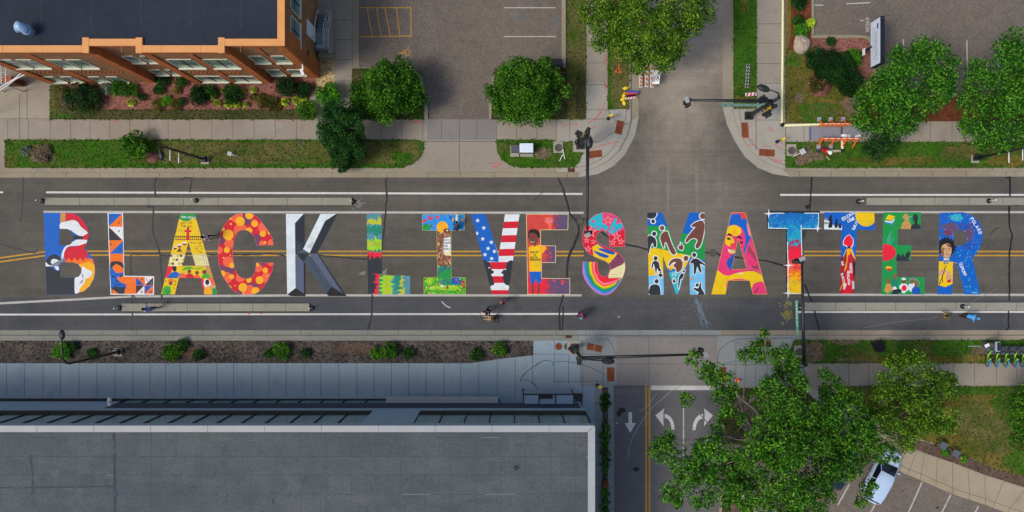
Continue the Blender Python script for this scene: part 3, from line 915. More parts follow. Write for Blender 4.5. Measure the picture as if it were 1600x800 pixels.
# car park of the corner plot
lot2 = [(1271, Y0), (X1, Y0), (X1, 150), (1362, 150), (1362, 62), (1340, 55), (1271, 55)]
p = []
for a in ([(1321, 7), (1358, 5)], [(1271, 9), (1285, 9)], [(1410, 62), (1410, 90)], [(1460, 60), (1460, 110)], [(1509, 64), (1510, 128)], [(1558, 62), (1558, 120)], [(1607, 60), (1607, 120)]):
    p += [(q, 'line_faded') for q in stroke(a, 1.8, 0)]
p += [(q, 'line_faded') for q in text('RESER', 1356.5, 50, 4.6, 0.9, -math.pi / 2, 1.5)] + [(q, 'line_faded') for q in stroke([(1343, 33), (1347.5, 33)], 1.6)]
tag(sheet('parking_lot', [lot2], p, 'asphalt_lot', ground(KZ + 0.012), skirt=0.01), kind='structure')
KERB([(1268, Y0), (1268, 0), (1268, 56)], 3.5, 0.27)
KERB(smooth([(1266, 59), (1300, 59), (1345, 59), (1356, 63), (1362, 74)], 4, False), 4.5, 0.27)
KERB(smooth([(1362, 74), (1364, 110), (1366, 148)], 3, False), 2.5, 0.27)
KERB([(1366, 150), (1500, 150), (X1, 150)], 3.0, 0.27)
# ------------------------------------------------------------------ the painted letters on the street
for k_, c_ in {'pt_blue': (0, 94, 186), 'pt_red': (206, 18, 44), 'pt_white': (222, 226, 226), 'pt_yellow': (232, 192, 8), 'pt_amber': (242, 172, 14), 'pt_orange': (240, 112, 20), 'pt_coral': (238, 96, 62),
               'pt_black': (40, 46, 54), 'pt_ink': (24, 24, 28), 'pt_grey': (122, 130, 140), 'pt_tan': (196, 146, 76), 'pt_green': (18, 146, 66), 'pt_leaf': (60, 170, 40), 'pt_brown': (112, 66, 54),
               'pt_skin': (138, 88, 60), 'pt_skin2': (206, 160, 116), 'pt_silver': (212, 222, 224), 'pt_navy': (30, 38, 48), 'pt_slate': (84, 92, 114), 'pt_steel': (62, 76, 92), 'pt_teal': (16, 132, 108), 'pt_bluegrey': (78, 140, 154),
               'pt_lime': (152, 204, 22), 'pt_olive': (184, 186, 44), 'pt_crimson': (232, 26, 56), 'pt_sky': (38, 140, 214), 'pt_skylight': (112, 190, 228), 'pt_plum': (110, 60, 92), 'pt_purple': (94, 74, 108), 'pt_pink': (240, 128, 140), 'pt_magenta': (216, 70, 118),
               'pt_cyan': (32, 176, 194), 'pt_rose': (226, 62, 62), 'pt_dusk': (150, 60, 84), 'pt_violet': (170, 120, 200), 'pt_hot': (226, 52, 110), 'pt_rust': (160, 30, 34), 'pt_field': (204, 66, 56), 'pt_cream': (228, 216, 160), 'pt_ultra': (20, 80, 170), 'pt_deep': (10, 104, 178), 'pt_azure': (24, 128, 190), 'pt_jade': (24, 158, 188)}.items():
    m_paint(k_, c_, 0.13)

def letter(name, label, ox, oy, s, outline, base, shapes, holes=()):
    def f(x, y):
        return ((ox + x / s - 800.0) / S, (400.0 - oy - y / s) / S, 0.008)
    o = sheet(name, outline, shapes, base, f, holes)
    return tag(o, label, 'street letter', 'letters painted along the street')
Q = 5.518
def P(key, *pts): return (list(pts), key)
def SP(key, *pts): return (smooth(list(pts), 4), key)
def ST(key, pts, w): return [(q, key) for q in stroke(pts, w)]
def TX(key, s, x, y, h, w, a=0.0, sp=1.3, j=.06): return [(q, key) for q in text(s, x, y, h, w, a, sp, j)]
def outl(poly, w, key): return [(q, key) for q in stroke(list(poly) + [poly[0]], w)]
def trace(poly, w, key): return outl(poly, w, key)

# B
out = [(46, 42), (240, 42), (300, 46), (350, 72), (395, 118), (422, 170), (433, 215), (430, 255), (418, 300), (394, 350), (440, 392), (470, 440), (487, 500), (490, 555), (478, 610), (448, 668), (400, 714), (340, 737), (312, 746), (70, 748)]
h1 = [(182, 180), (250, 180), (285, 205), (300, 240), (298, 285), (280, 312), (240, 325), (182, 322)]
h2 = [(185, 470), (300, 467), (345, 488), (370, 528), (370, 560), (350, 590), (320, 600), (185, 598)]
sh = [P('pt_tan', (190, 42), (236, 42), (234, 120), (188, 135)),
      P('pt_red', (234, 42), (300, 46), (350, 72), (395, 118), (422, 170), (433, 215), (430, 255), (418, 300), (394, 350), (330, 350), (382, 270), (384, 246), (420, 215), (360, 165), (300, 104), (232, 118)),
      SP('pt_white', (188, 132), (235, 117), (300, 104), (340, 122), (370, 165), (425, 212), (395, 242), (355, 240), (310, 215), (275, 190), (230, 182), (188, 180)),
      P('pt_black', (296, 232), (388, 244), (380, 270), (298, 272)), P('pt_red', (388, 240), (432, 215), (430, 270), (384, 272)),
      SP('pt_white', (198, 432), (203, 390), (230, 335), (300, 290), (340, 272), (425, 280), (395, 312), (330, 326), (262, 332), (228, 370), (214, 432)),
      P('pt_orange', (230, 430), (300, 420), (400, 430), (470, 440), (487, 500), (490, 560), (380, 500), (340, 480), (230, 466)),
      P('pt_amber', (345, 487), (440, 462), (484, 490), (490, 555), (478, 610), (448, 668), (400, 714), (318, 740), (345, 640), (372, 560), (372, 520)),
      P('pt_red', (214, 432), (228, 370), (262, 332), (330, 330), (418, 300), (394, 350), (420, 372), (432, 440), (400, 425), (392, 462), (360, 430), (340, 460), (310, 425), (290, 462), (262, 430), (240, 455)),
      SP('pt_white', (380, 505), (420, 530), (462, 548), (452, 590), (412, 610), (395, 650), (360, 690), (350, 722), (316, 732), (313, 612), (345, 592), (370, 556)),
      P('pt_grey', (372, 560), (392, 585), (380, 640), (350, 655), (385, 612)),
      P('pt_black', (58, 500), (120, 512), (150, 540), (185, 540), (185, 598), (312, 602), (312, 746), (70, 748)),
      SP('pt_black', (60, 470), (90, 420), (140, 398), (180, 420), (196, 450), (160, 470), (100, 500)), SP('pt_white', (108, 460), (130, 438), (172, 450), (176, 470), (120, 482)),
      SP('pt_grey', (100, 500), (160, 462), (232, 428), (205, 470), (165, 500), (140, 508)), SP('pt_white', (60, 465), (90, 490), (120, 498), (62, 502)), SP('pt_white', (140, 505), (172, 505), (176, 535), (155, 532))]
letter('letter_b', 'letter B in blue, red, white, yellow and black, first of the painted letters', 60, 325, Q, [out], 'pt_blue', sh + trace(out, 3, 'pt_blue'), [h1, h2])

# L
out = [(44, 42), (178, 42), (190, 584), (446, 588), (446, 748), (70, 748)]
inn = [(54, 50), (170, 50), (182, 592), (438, 597), (438, 740), (78, 740)]
sh = [(inn, 'pt_orange'), P('pt_blue', (54, 48), (172, 48), (56, 158)), P('pt_orange', (172, 50), (172, 158), (58, 158)), P('pt_white', (56, 162), (174, 162), (174, 276)), P('pt_black', (56, 164), (172, 278), (58, 278)),
      P('pt_orange', (58, 282), (172, 282), (62, 392)), P('pt_blue', (178, 282), (180, 394), (64, 394)), P('pt_orange', (64, 398), (180, 398), (184, 600), (68, 600)),
      SP('pt_black', (66, 500), (70, 470), (110, 458), (160, 465), (182, 490), (182, 520), (150, 512), (120, 480), (95, 510), (66, 520)),
      SP('pt_blue', (66, 522), (100, 510), (120, 545), (150, 550), (182, 550), (160, 600), (130, 620), (180, 640), (205, 665), (200, 700), (150, 690), (80, 700), (72, 640)),
      SP('pt_orange', (88, 512), (125, 486), (180, 520), (182, 548), (140, 560), (112, 552)), P('pt_ink', (80, 588), (108, 582), (112, 592), (84, 598)), P('pt_ink', (152, 585), (182, 570), (182, 582), (156, 594)), P('pt_ink', (120, 622), (150, 628), (138, 636), (122, 634)), P('pt_ink', (108, 662), (160, 656), (158, 664), (110, 668)),
      SP('pt_orange', (130, 590), (160, 605), (200, 640), (180, 650), (140, 625)), P('pt_black', (78, 690), (110, 676), (150, 684), (196, 680), (190, 740), (80, 740)), P('pt_orange', (205, 592), (290, 594), (288, 740), (240, 740), (205, 700)), P('pt_orange', (90, 700), (140, 740), (82, 740)),
      P('pt_blue', (290, 596), (362, 664), (290, 664)), P('pt_orange', (296, 594), (362, 594), (362, 662)), P('pt_black', (290, 668), (360, 668), (292, 738)), P('pt_white', (360, 670), (360, 740), (294, 740)),
      P('pt_white', (366, 594), (438, 596), (368, 662)), P('pt_black', (438, 600), (438, 664), (370, 664)), P('pt_blue', (366, 668), (436, 668), (368, 738)), P('pt_orange', (438, 672), (438, 740), (370, 740))]
for t_, x, y, k in (('J', 68, 80, 'pt_black'), ('A', 136, 136, 'pt_black'), ('M', 136, 210, 'pt_black'), ('E', 70, 320, 'pt_black'), ('S', 148, 366, 'pt_black'), ('B', 312, 655, 'pt_ink'), ('A', 336, 624, 'pt_black'), ('L', 380, 624, 'pt_black'), ('D', 416, 656, 'pt_grey'), ('W', 332, 732, 'pt_black'), ('I', 376, 698, 'pt_ink'), ('N', 412, 732, 'pt_black')):
    sh += TX(k, t_, x, y, 18, 4, 0, 1.3, 0)
letter('letter_l', 'letter L of blue, orange, black and white triangles with a painted face', 160, 325, Q, [out], 'pt_white', sh)

# A
out = [(672, 46), (796, 46), (990, 720), (992, 746), (880, 746), (846, 604), (660, 604), (626, 746), (504, 746), (512, 720)]
hole = [(742, 292), (804, 498), (690, 498)]
sh = [SP('pt_green', (640, 20), (820, 20), (830, 110), (812, 106), (780, 88), (745, 112), (700, 112), (665, 96), (640, 110))]
sh += TX('pt_white', 'GOD HEALS', 682, 84, 15, 3, .06, 1.5) + TX('pt_ink', 'JUSTICE', 664, 140, 17, 3, -.05, 1.5) + TX('pt_ink', 'FOR ALL', 682, 164, 15, 3, 0, 1.5)
for i in range(13):
    x = 636 + i * 17.4
    sh += [(circ(x, 248, 7, 10, 9), 'pt_ink'), (circ(x, 271, 7, 10, 8), 'pt_rust' if i % 2 else 'pt_brown')]
sh += [P('pt_red', (728, 165), (748, 165), (750, 278), (724, 278)), P('pt_red', (708, 190), (768, 190), (768, 208), (708, 208))]
sh += TX('pt_ink', 'HEALING', 756, 308, 16, 2.4, 0, 1.45)
sh += [P('pt_brown', (642, 320), (690, 320), (668, 345), (690, 378), (640, 378), (662, 345)), (circ(665, 318, 25, 12, 7), 'pt_white'), (circ(628, 345, 14, 10, 16), 'pt_brown'), (circ(628, 337, 15, 10, 6), 'pt_white'), (circ(708, 310, 17, 10, 14), 'pt_rust'), (circ(708, 300, 18, 10, 7), 'pt_white')]
r_ = random.Random(3)
for i in range(9):
    x, y = r_.uniform(780, 860), r_.uniform(322, 385)
    sh += ST('pt_ink', smooth([(x, y), (x + 12, y + r_.uniform(-14, 14)), (x + 26, y + r_.uniform(-12, 12))], 3, False), 2.4)
sh += [P('pt_cream', (585, 398), (720, 398), (690, 500), (560, 500))]
for j in range(3):
    for i in range(5):
        sh.append((circ(592 + i * 29 - j * 7, 412 + j * 34, 13, 10, 11), ('pt_brown', 'pt_cream', 'pt_olive')[(i + j) % 3]))
sh += [P('pt_cream', (770, 398), (900, 398), (930, 502), (806, 502))]
for j in range(6):
    for i in range(7):
        sh.append((circ(790 + i * 19 + j * 4, 406 + j * 18, 5.5, 7), 'pt_olive' if i < 4 else 'pt_grey'))
sh += [P('pt_crimson', (560, 502), (612, 502), (576, 602), (530, 602)), P('pt_tan', (890, 502), (935, 502), (965, 602), (880, 602)), (circ(622, 524, 19, 12, 24), 'pt_ink'),
       SP('pt_blue', (565, 602), (590, 560), (640, 548), (660, 565), (700, 562), (700, 575), (655, 585), (650, 602)), SP('pt_leaf', (690, 540), (710, 512), (760, 505), (800, 520), (880, 510), (830, 530), (760, 525)),
       SP('pt_coral', (655, 602), (670, 575), (700, 565), (722, 575), (722, 602)), (circ(750, 546, 17, 10, 19), 'pt_brown'), SP('pt_red', (724, 602), (730, 570), (772, 568), (790, 602)), (circ(816, 558, 17, 10, 17), 'pt_brown'), SP('pt_coral', (792, 602), (800, 578), (830, 576), (842, 602)), (circ(880, 552, 20, 10, 20), 'pt_brown'), SP('pt_leaf', (860, 602), (868, 574), (910, 568), (930, 600)),
       (circ(590, 628, 26, 12, 20), 'pt_orange'), (circ(588, 650, 17, 10, 16), 'pt_brown'), SP('pt_leaf', (516, 730), (526, 690), (560, 668), (590, 690), (582, 746), (510, 746)), SP('pt_green', (545, 720), (566, 690), (580, 720), (560, 744)), (circ(546, 632, 6, 8), 'pt_ink'), (circ(630, 632, 6, 8), 'pt_ink'), (circ(628, 660, 6, 8), 'pt_ink'), (circ(620, 690, 6, 8), 'pt_ink'),
       P('pt_crimson', (846, 604), (870, 604), (890, 746), (880, 746)), P('pt_coral', (900, 604), (955, 604), (975, 690), (930, 700)), P('pt_green', (940, 700), (980, 680), (992, 746), (930, 746)), SP('pt_white', (872, 660), (880, 620), (905, 612), (930, 630), (938, 680), (900, 690)), (circ(905, 640, 18, 12, 24), 'pt_ink'), SP('pt_amber', (880, 746), (882, 700), (910, 672), (940, 690), (944, 746)), SP('pt_skin2', (920, 670), (965, 668), (970, 690), (930, 692))]
for y in (398, 502, 604): sh += ST('pt_ink', [(500, y), (1000, y)], 1.6)
letter('letter_a', 'yellow letter A with small figures, a red cross and hand lettering', 160, 325, Q, [out], 'pt_yellow', sh + trace(out, 2.2, 'pt_rust'), [hole])

# C
out = smooth([(240, 44), (310, 46), (372, 80), (430, 150), (470, 205), (500, 262)], 4, False) + [(510, 320), (362, 322)] + smooth([(358, 290), (330, 235), (296, 200), (250, 190), (205, 205), (176, 260), (160, 340), (158, 420), (172, 500), (195, 560), (225, 595), (270, 610), (320, 595), (350, 550), (358, 500)], 3, False) + [(360, 470), (510, 472)] + smooth([(498, 545), (450, 640), (400, 705), (340, 742), (235, 744), (160, 708), (105, 640), (60, 560), (36, 460), (30, 380), (45, 250), (75, 165), (130, 92), (185, 56)], 4, False)
sh = []
r_ = random.Random(12)
for x, y, r in ((270, 90, 60), (350, 280, 60), (60, 300, 55), (110, 520, 70), (330, 640, 65), (210, 720, 50), (400, 490, 40), (290, 70, 40)): sh.append((circ(x, y, r, 20), 'pt_plum'))
for x, y, r in ((320, 200, 40), (430, 190, 46), (430, 270, 36), (150, 140, 60), (90, 180, 40), (60, 360, 50), (70, 450, 46), (160, 660, 70), (250, 630, 44), (430, 540, 50), (370, 600, 60), (480, 500, 40)): sh.append((circ(x, y, r, 20), 'pt_red'))
for x, y, r in ((190, 70, 55), (225, 190, 58), (425, 165, 48), (130, 310, 44), (120, 465, 46), (40, 365, 32), (105, 600, 50), (225, 600, 40), (300, 715, 52), (450, 600, 46), (380, 520, 34), (490, 300, 30), (410, 305, 24), (485, 480, 22), (345, 125, 28)): sh.append((circ(x, y, r, 22), 'pt_coral'))
for x, y, r in ((223, 115, 40), (120, 232, 46), (302, 62, 36), (348, 136, 29), (300, 195, 28), (418, 222, 27), (475, 212, 16), (108, 362, 26), (150, 495, 24), (70, 565, 26), (148, 592, 22), (298, 620, 24), (390, 622, 34), (438, 536, 24), (245, 685, 38), (355, 715, 34), (130, 685, 18), (75, 185, 16), (135, 88, 14), (142, 138, 9), (437, 298, 12), (372, 488, 15), (455, 585, 6), (250, 735, 10), (80, 430, 8), (138, 410, 6), (180, 670, 6)): sh.append((circ(x, y, r, 20), 'pt_amber'))
for i in range(30): sh.append((circ(r_.uniform(30, 510), r_.uniform(44, 744), r_.uniform(3, 8), 8), r_.choice(['pt_red', 'pt_amber', 'pt_coral', 'pt_plum'])))
letter('letter_c', 'red letter C covered in orange and yellow discs', 335, 325, Q, [out], 'pt_red', sh + trace(out, 3, 'pt_pink'))

# K
ks = [P('pt_silver', (617, 50), (770, 50), (695, 130), (700, 690), (628, 745)), P('pt_navy', (778, 52), (778, 345), (765, 355), (700, 390), (695, 130), (770, 50)), P('pt_slate', (702, 398), (770, 465), (772, 740), (702, 690)),
      P('pt_ink', (628, 745), (702, 690), (772, 740), (770, 465), (785, 480), (785, 760), (660, 760)), P('pt_steel', (700, 390), (765, 355), (820, 392)), P('pt_navy', (700, 390), (820, 392), (770, 465)),
      P('pt_silver', (915, 50), (1050, 50), (955, 112), (820, 390), (765, 355)), P('pt_navy', (1050, 50), (1055, 62), (885, 395), (808, 395), (955, 112)), P('pt_steel', (772, 462), (812, 396), (1012, 672), (1010, 692), (965, 738)),
      P('pt_slate', (818, 393), (885, 393), (1110, 742), (1010, 672)), P('pt_ink', (965, 738), (1010, 678), (1112, 742), (1140, 760), (985, 760)), P('pt_navy', (885, 393), (900, 402), (1140, 760), (1108, 742))]
r_ = random.Random(8)
extra = []
for i in range(26):
    t = r_.random()
    extra += ST('pt_steel', [(700 + 4, 290 + 100 * t), (700 + r_.uniform(30, 76), 290 + 100 * t + r_.uniform(-6, 6))], 1.6)
    extra += ST('pt_navy', [(790 + 200 * t, 440 + 280 * t), (800 + 200 * t + r_.uniform(10, 26), 440 + 280 * t - r_.uniform(5, 20))], 1.6)
for i in range(10):
    extra += ST('pt_steel', [(800 + i * 4, 330 - i * 4), (840 + i * 3, 352 - i * 6)], 1.4)
extra += TX('pt_steel', 'DREAM', 878, 560, 24, 4, 0.95, 1.2)
kk = [ks[0], ks[1], ks[2], ks[3], ks[4], ks[5], ks[7], ks[8], ks[6], ks[9], ks[10], ks[11]]
letter('letter_k', 'silver and dark grey letter K painted to look like a solid block with slanted edges', 335, 325, Q, [k[0] for k in ks], 'pt_silver', kk + extra + ST('pt_white', [(619, 50), (628, 745)], 4))

# second L
out = [(43, 52), (172, 52), (174, 580), (420, 584), (418, 744), (56, 744)]
def wav(y, amp, seed, x0=30, x1=190, n=11):
    r_ = random.Random(seed)
    return smooth([(x0 + (x1 - x0) * i / n, y + r_.uniform(-amp, amp) + (amp if i % 2 else -amp) * .5) for i in range(n + 1)], 3, False)
def wavx(x, amp, seed, y0=570, y1=760, n=11):
    return [(b, a) for a, b in wav(x, amp, seed, y0, y1, n)]
sh = []
for y, k, s_, am in ((95, 'pt_olive', 1, 22), (140, 'pt_bluegrey', 2, 8), (160, 'pt_teal', 3, 16), (225, 'pt_bluegrey', 4, 20), (262, 'pt_lime', 5, 16), (300, 'pt_olive', 6, 16), (330, 'pt_lime', 7, 16), (365, 'pt_teal', 16, 12), (380, 'pt_crimson', 8, 12), (425, 'pt_black', 9, 18)):
    sh.append((wav(y, am, s_) + [(190, 800), (30, 800)], k))
sh.append((rect(174, 560, 440, 760), 'pt_bluegrey'))
for x, k, s_, am in ((120, 'pt_crimson', 21, 18), (150, 'pt_teal', 23, 10), (165, 'pt_lime', 24, 16), (205, 'pt_olive', 25, 16), (232, 'pt_lime', 26, 14), (262, 'pt_bluegrey', 27, 14), (290, 'pt_teal', 28, 24), (330, 'pt_olive', 29, 26), (362, 'pt_bluegrey', 30, 18)):
    sh.append((wavx(x, am, s_) + [(440, 760), (440, 570)] if True else [], k))
sh = [q for q in sh]
mask = rect(20, 40, 176, 560)
sh2 = [q for q in sh[:10]] + [(wavx(x, am, s_) + [(440, 760), (440, 570)], k) for x, k, s_, am in ((118, 'pt_crimson', 21, 18), (150, 'pt_teal', 23, 10), (168, 'pt_lime', 24, 16), (205, 'pt_olive', 25, 16), (232, 'pt_lime', 26, 14), (264, 'pt_bluegrey', 27, 14), (292, 'pt_teal', 28, 22), (335, 'pt_olive', 29, 24), (364, 'pt_bluegrey', 30, 16))]
lines = []
for y, s_, am in ((95, 1, 22), (160, 3, 16), (225, 4, 20), (262, 5, 16), (300, 6, 16), (330, 7, 16)): lines += ST('pt_teal', wav(y, am, s_), 2)
letter('second_letter_l', 'letter L with wavy bands of green and red around a black middle', 565, 325, Q, [out], 'pt_bluegrey', sh2 + lines)

# I
out = [(522, 54), (888, 54), (888, 192), (772, 196), (776, 596), (898, 598), (898, 744), (536, 744), (534, 598), (654, 596), (646, 196), (522, 194)]
r_ = random.Random(21)
sh = [(rect(520, 50, 890, 200), 'pt_sky'), (rect(640, 196, 780, 330), 'pt_skin'), (rect(650, 330, 780, 500), 'pt_skin'), (rect(640, 500, 780, 620), 'pt_teal'), (rect(530, 590, 900, 750), 'pt_leaf'),
      (blob(560, 165, 38, 28, 3), 'pt_green'), (circ(696, 164, 50, 24), 'pt_amber'), SP('pt_crimson', (570, 62), (600, 80), (622, 76), (600, 104), (580, 90)), SP('pt_crimson', (530, 104), (568, 96), (550, 122), (530, 124)), (blob(655, 78, 16, 14, 4), 'pt_rose'), (blob(606, 156, 10, 14, 4), 'pt_purple'),
      SP('pt_ultra', (748, 66), (775, 72), (782, 96), (764, 96)), (rect(812, 56, 828, 160), 'pt_cream'), (circ(790, 105, 11, 10), 'pt_skin2'), (circ(866, 100, 11, 10), 'pt_skin2'), (rect(780, 90, 870, 95), 'pt_cream'), (rect(832, 60, 886, 190), 'pt_azure'), (circ(866, 104, 12, 10), 'pt_tan'), P('pt_cream', (826, 150), (846, 180), (858, 190), (832, 190)), SP('pt_ultra', (786, 190), (800, 160), (835, 160), (838, 200), (800, 215))]
for i in range(150):
    x, y = r_.uniform(655, 775), r_.uniform(205, 500)
    sh += ST(r_.choice(['pt_ink', 'pt_cream', 'pt_brown', 'pt_ink', 'pt_pink']), smooth([(x, y), (x + r_.uniform(-12, 12), y + 9), (x + r_.uniform(-14, 14), y + 18)], 2, False), 3)
sh += [(circ(732, 196, 28, 14, 22), 'pt_brown'), (circ(738, 194, 8, 8), 'pt_cream'), P('pt_white', (708, 262), (742, 254), (766, 250), (770, 392), (740, 408), (710, 396)), P('pt_cream', (712, 380), (768, 372), (768, 410), (720, 410))]
for i, t_ in enumerate(('BUILD', 'CHANGE', 'THE', 'WORLD')): sh += TX('pt_ink', t_, 714, 282 + i * 26, 13, 2.6, -.05, 1.15)
for i in range(26):
    x, y = r_.uniform(650, 775), r_.uniform(495, 560)
    sh += ST(r_.choice(['pt_ultra', 'pt_plum', 'pt_navy']), [(x, y), (x + r_.uniform(-8, 8), y + 26)], 4)
sh += [SP('pt_green', (660, 600), (700, 550), (760, 530), (776, 560), (776, 640), (700, 650)), (blob(720, 640, 60, 26, 5), 'pt_teal'), (rect(776, 598, 860, 660), 'pt_ultra'), (rect(862, 626, 890, 690), 'pt_red'), (blob(720, 690, 150, 24, 5), 'pt_lime'), (blob(590, 630, 40, 30, 7), 'pt_lime')]
for i in range(170):
    x, y = r_.uniform(538, 895), r_.uniform(602, 742)
    sh.append((circ(x, y, r_.uniform(2.5, 7), 6), r_.choice(['pt_ink', 'pt_green', 'pt_lime', 'pt_yellow', 'pt_red', 'pt_navy', 'pt_leaf', 'pt_green', 'pt_cream', 'pt_orange'])))
for i in range(40):
    x, y = r_.uniform(530, 880), r_.uniform(58, 188)
    sh.append((circ(x, y, r_.uniform(2, 5), 6), r_.choice(['pt_skylight', 'pt_azure', 'pt_ultra', 'pt_skylight'])))
sh += [(circ(690, 672, 10, 8), 'pt_white'), (circ(702, 674, 8, 8), 'pt_white'), (blob(740, 684, 9, 18, 4), 'pt_brown')]
letter('letter_i', 'letter I with a landscape, a yellow sun and a white lettered banner', 565, 325, Q, [out], 'pt_sky', sh + trace(out, 5, 'pt_olive'))

# V
out = [(34, 54), (156, 54), (272, 408), (326, 54), (452, 54), (352, 744), (216, 744)]
sh = [P('pt_blue', (30, 50), (160, 50), (276, 430), (270, 466), (130, 456)), P('pt_white', (320, 40), (470, 40), (380, 466), (270, 466), (272, 400))]
def band(y0, y1, k): return P(k, (150, y0), (460, y0), (460, y1), (150, y1))
rp = [(272, 408), (326, 54), (452, 54), (390, 466), (270, 466)]
for y0, y1 in ((114, 172), (232, 293), (350, 411)):
    t = lambda y: 326 - (y - 54) * 54 / 354
    sh.append(P('pt_red', (t(y0) - 2, y0 + 4), (470, y0), (470, y1), (t(y1) - 2, y1 + 4)))
sh += [band(466, 528, 'pt_red'), band(528, 588, 'pt_white'), band(588, 646, 'pt_red'), band(646, 708, 'pt_white'), band(708, 760, 'pt_red')]
for x, y in ((90, 108), (143, 172), (134, 266), (180, 349), (154, 402), (211, 436), (82, 220), (207, 296), (234, 374)): sh.append((star(x, y, 20, -1.5, .45), 'pt_white'))
sh += [(smooth([(120, 450), (170, 460), (190, 466), (205, 505), (208, 530), (230, 548), (222, 566), (206, 572), (218, 590), (226, 620), (234, 650), (228, 664), (206, 670), (190, 690), (150, 600)], 3), 'pt_black'), (smooth([(392, 456), (350, 464), (338, 490), (330, 520), (292, 556), (312, 575), (306, 600), (316, 640), (330, 660), (356, 668), (370, 680), (400, 560)], 3), 'pt_black'), (circ(189, 515, 9, 8, 5), 'pt_white'), (circ(329, 528, 9, 8, 5), 'pt_white')]
letter('letter_v', 'letter V with white stars on blue, red and white stripes and two black profiles', 730, 325, Q, [out], 'pt_white', sh)

# E
out = [(508, 52), (872, 52), (870, 190), (634, 190), (636, 322), (764, 324), (764, 472), (642, 472), (642, 604), (886, 606), (886, 746), (520, 746)]
r_ = random.Random(31)
sh = [(rect(740, 50, 900, 200), 'pt_dusk'), (rect(790, 50, 900, 200), 'pt_purple'), (rect(690, 320, 780, 480), 'pt_dusk'), (rect(712, 320, 780, 480), 'pt_purple'), (rect(690, 600, 900, 760), 'pt_dusk'), (rect(720, 600, 900, 760), 'pt_purple'), (rect(500, 590, 690, 760), 'pt_crimson')]
for i in range(60):
    x, y = r_.choice([(r_.uniform(735, 800), r_.uniform(60, 190)), (r_.uniform(650, 730), r_.uniform(330, 470)), (r_.uniform(670, 760), r_.uniform(610, 740)), (r_.uniform(760, 880), r_.uniform(610, 740))])
    sh.append((blob(x, y, r_.uniform(6, 16), r_.uniform(5, 12), i, 8), r_.choice(['pt_dusk', 'pt_purple', 'pt_rose', 'pt_purple', 'pt_plum'])))
sh += [SP('pt_coral', (660, 110), (665, 84), (690, 78), (730, 84), (745, 105), (735, 130), (728, 190), (695, 190), (696, 150)), (blob(700, 108, 30, 20, 6), 'pt_pink')] + ST('pt_rust', [(664, 88), (672, 108), (690, 116), (700, 96), (712, 112), (720, 92), (734, 110)], 3) + ST('pt_rust', [(698, 140), (696, 190)], 3) + ST('pt_rust', [(732, 140), (730, 190)], 3)
sh += [SP('pt_ink', (524, 250), (530, 200), (560, 182), (605, 190), (626, 225), (622, 260), (600, 250), (590, 230), (545, 215), (532, 260)), SP('pt_brown', (530, 245), (545, 214), (590, 222), (606, 250), (612, 280), (590, 310), (560, 312), (536, 296)), SP('pt_rust', (545, 235), (570, 228), (590, 240), (570, 250))]
sh += ST('pt_ink', [(540, 248), (556, 246)], 3) + ST('pt_ink', [(570, 248), (588, 246)], 3) + ST('pt_cream', smooth([(545, 288), (560, 296), (578, 290)], 3, False), 5) + ST('pt_ink', [(562, 256), (558, 272), (566, 274)], 2.5)
sh += [P('pt_amber', (528, 340), (560, 322), (610, 322), (636, 310), (680, 335), (684, 350), (655, 385), (642, 400), (640, 548), (600, 556), (570, 548), (534, 548)), P('pt_yellow', (545, 345), (620, 335), (640, 420), (620, 540), (560, 540)), P('pt_brown', (560, 312), (600, 308), (585, 334)), P('pt_blue', (536, 548), (642, 548), (640, 640), (606, 650), (590, 610), (580, 650), (545, 650)), P('pt_brown', (550, 650), (572, 650), (576, 742), (558, 742)), P('pt_brown', (612, 650), (630, 650), (622, 742), (606, 742))]
for t_, x, y in (('RACISM', 548, 390), ('IS', 572, 412), ('SOCIAL', 545, 434), ('TERRORISM', 538, 456)): sh += TX('pt_ink', t_, x, y, 15, 3.2, -.03, 1.15 if len(t_) < 8 else 1.05)
letter('letter_e', 'red and purple letter E with a painted person in a yellow shirt raising a fist', 730, 325, Q, [out], 'pt_field', sh + trace([(x, y) for x, y in out], 8, 'pt_cream'))

# S
out = smooth([(240, 38), (310, 48), (370, 88), (405, 145), (422, 200)], 4, False) + [(420, 334), (288, 334), (286, 260)] + smooth([(276, 215), (235, 196), (192, 214), (174, 255), (182, 295)], 3, False) + smooth([(225, 320), (330, 365), (385, 405), (418, 460), (424, 530), (395, 615), (340, 700), (290, 742), (240, 752), (185, 735), (125, 685), (78, 620), (56, 560)], 4, False) + [(56, 464), (182, 464)] + smooth([(186, 520), (205, 568), (240, 592), (270, 584), (292, 540), (290, 490)], 3, False) + smooth([(255, 460), (180, 430), (110, 392), (70, 340), (56, 280), (66, 190), (110, 110), (165, 58)], 4, False)
sh = [P('pt_magenta', (90, 30), (450, 30), (450, 190), (290, 240), (240, 190), (190, 190), (90, 150))]
def tp(pts, k='pt_cyan'): return P(k, *pts)
sh += [tp([(96, 120), (150, 62), (200, 80), (190, 120), (215, 140), (210, 195), (180, 190), (100, 145)]), (circ(150, 115, 17, 10, 12), 'pt_magenta'), (circ(180, 165, 12, 8, 10), 'pt_magenta'), tp([(168, 56), (225, 42), (228, 130), (282, 160), (262, 200), (205, 160)]), tp([(278, 205), (330, 90), (352, 90), (345, 140), (392, 128), (408, 160), (310, 230), (300, 215), (335, 170), (320, 165), (300, 215)]), (star(276, 105, 46, -1.57, .42), 'pt_pink'), (star(276, 105, 26, -1.57, .45), 'pt_rose')]
sh += [P('pt_red', (50, 170), (96, 140), (180, 195), (176, 300), (150, 420), (50, 420)), P('pt_red', (284, 250), (420, 185), (430, 340), (280, 340))]
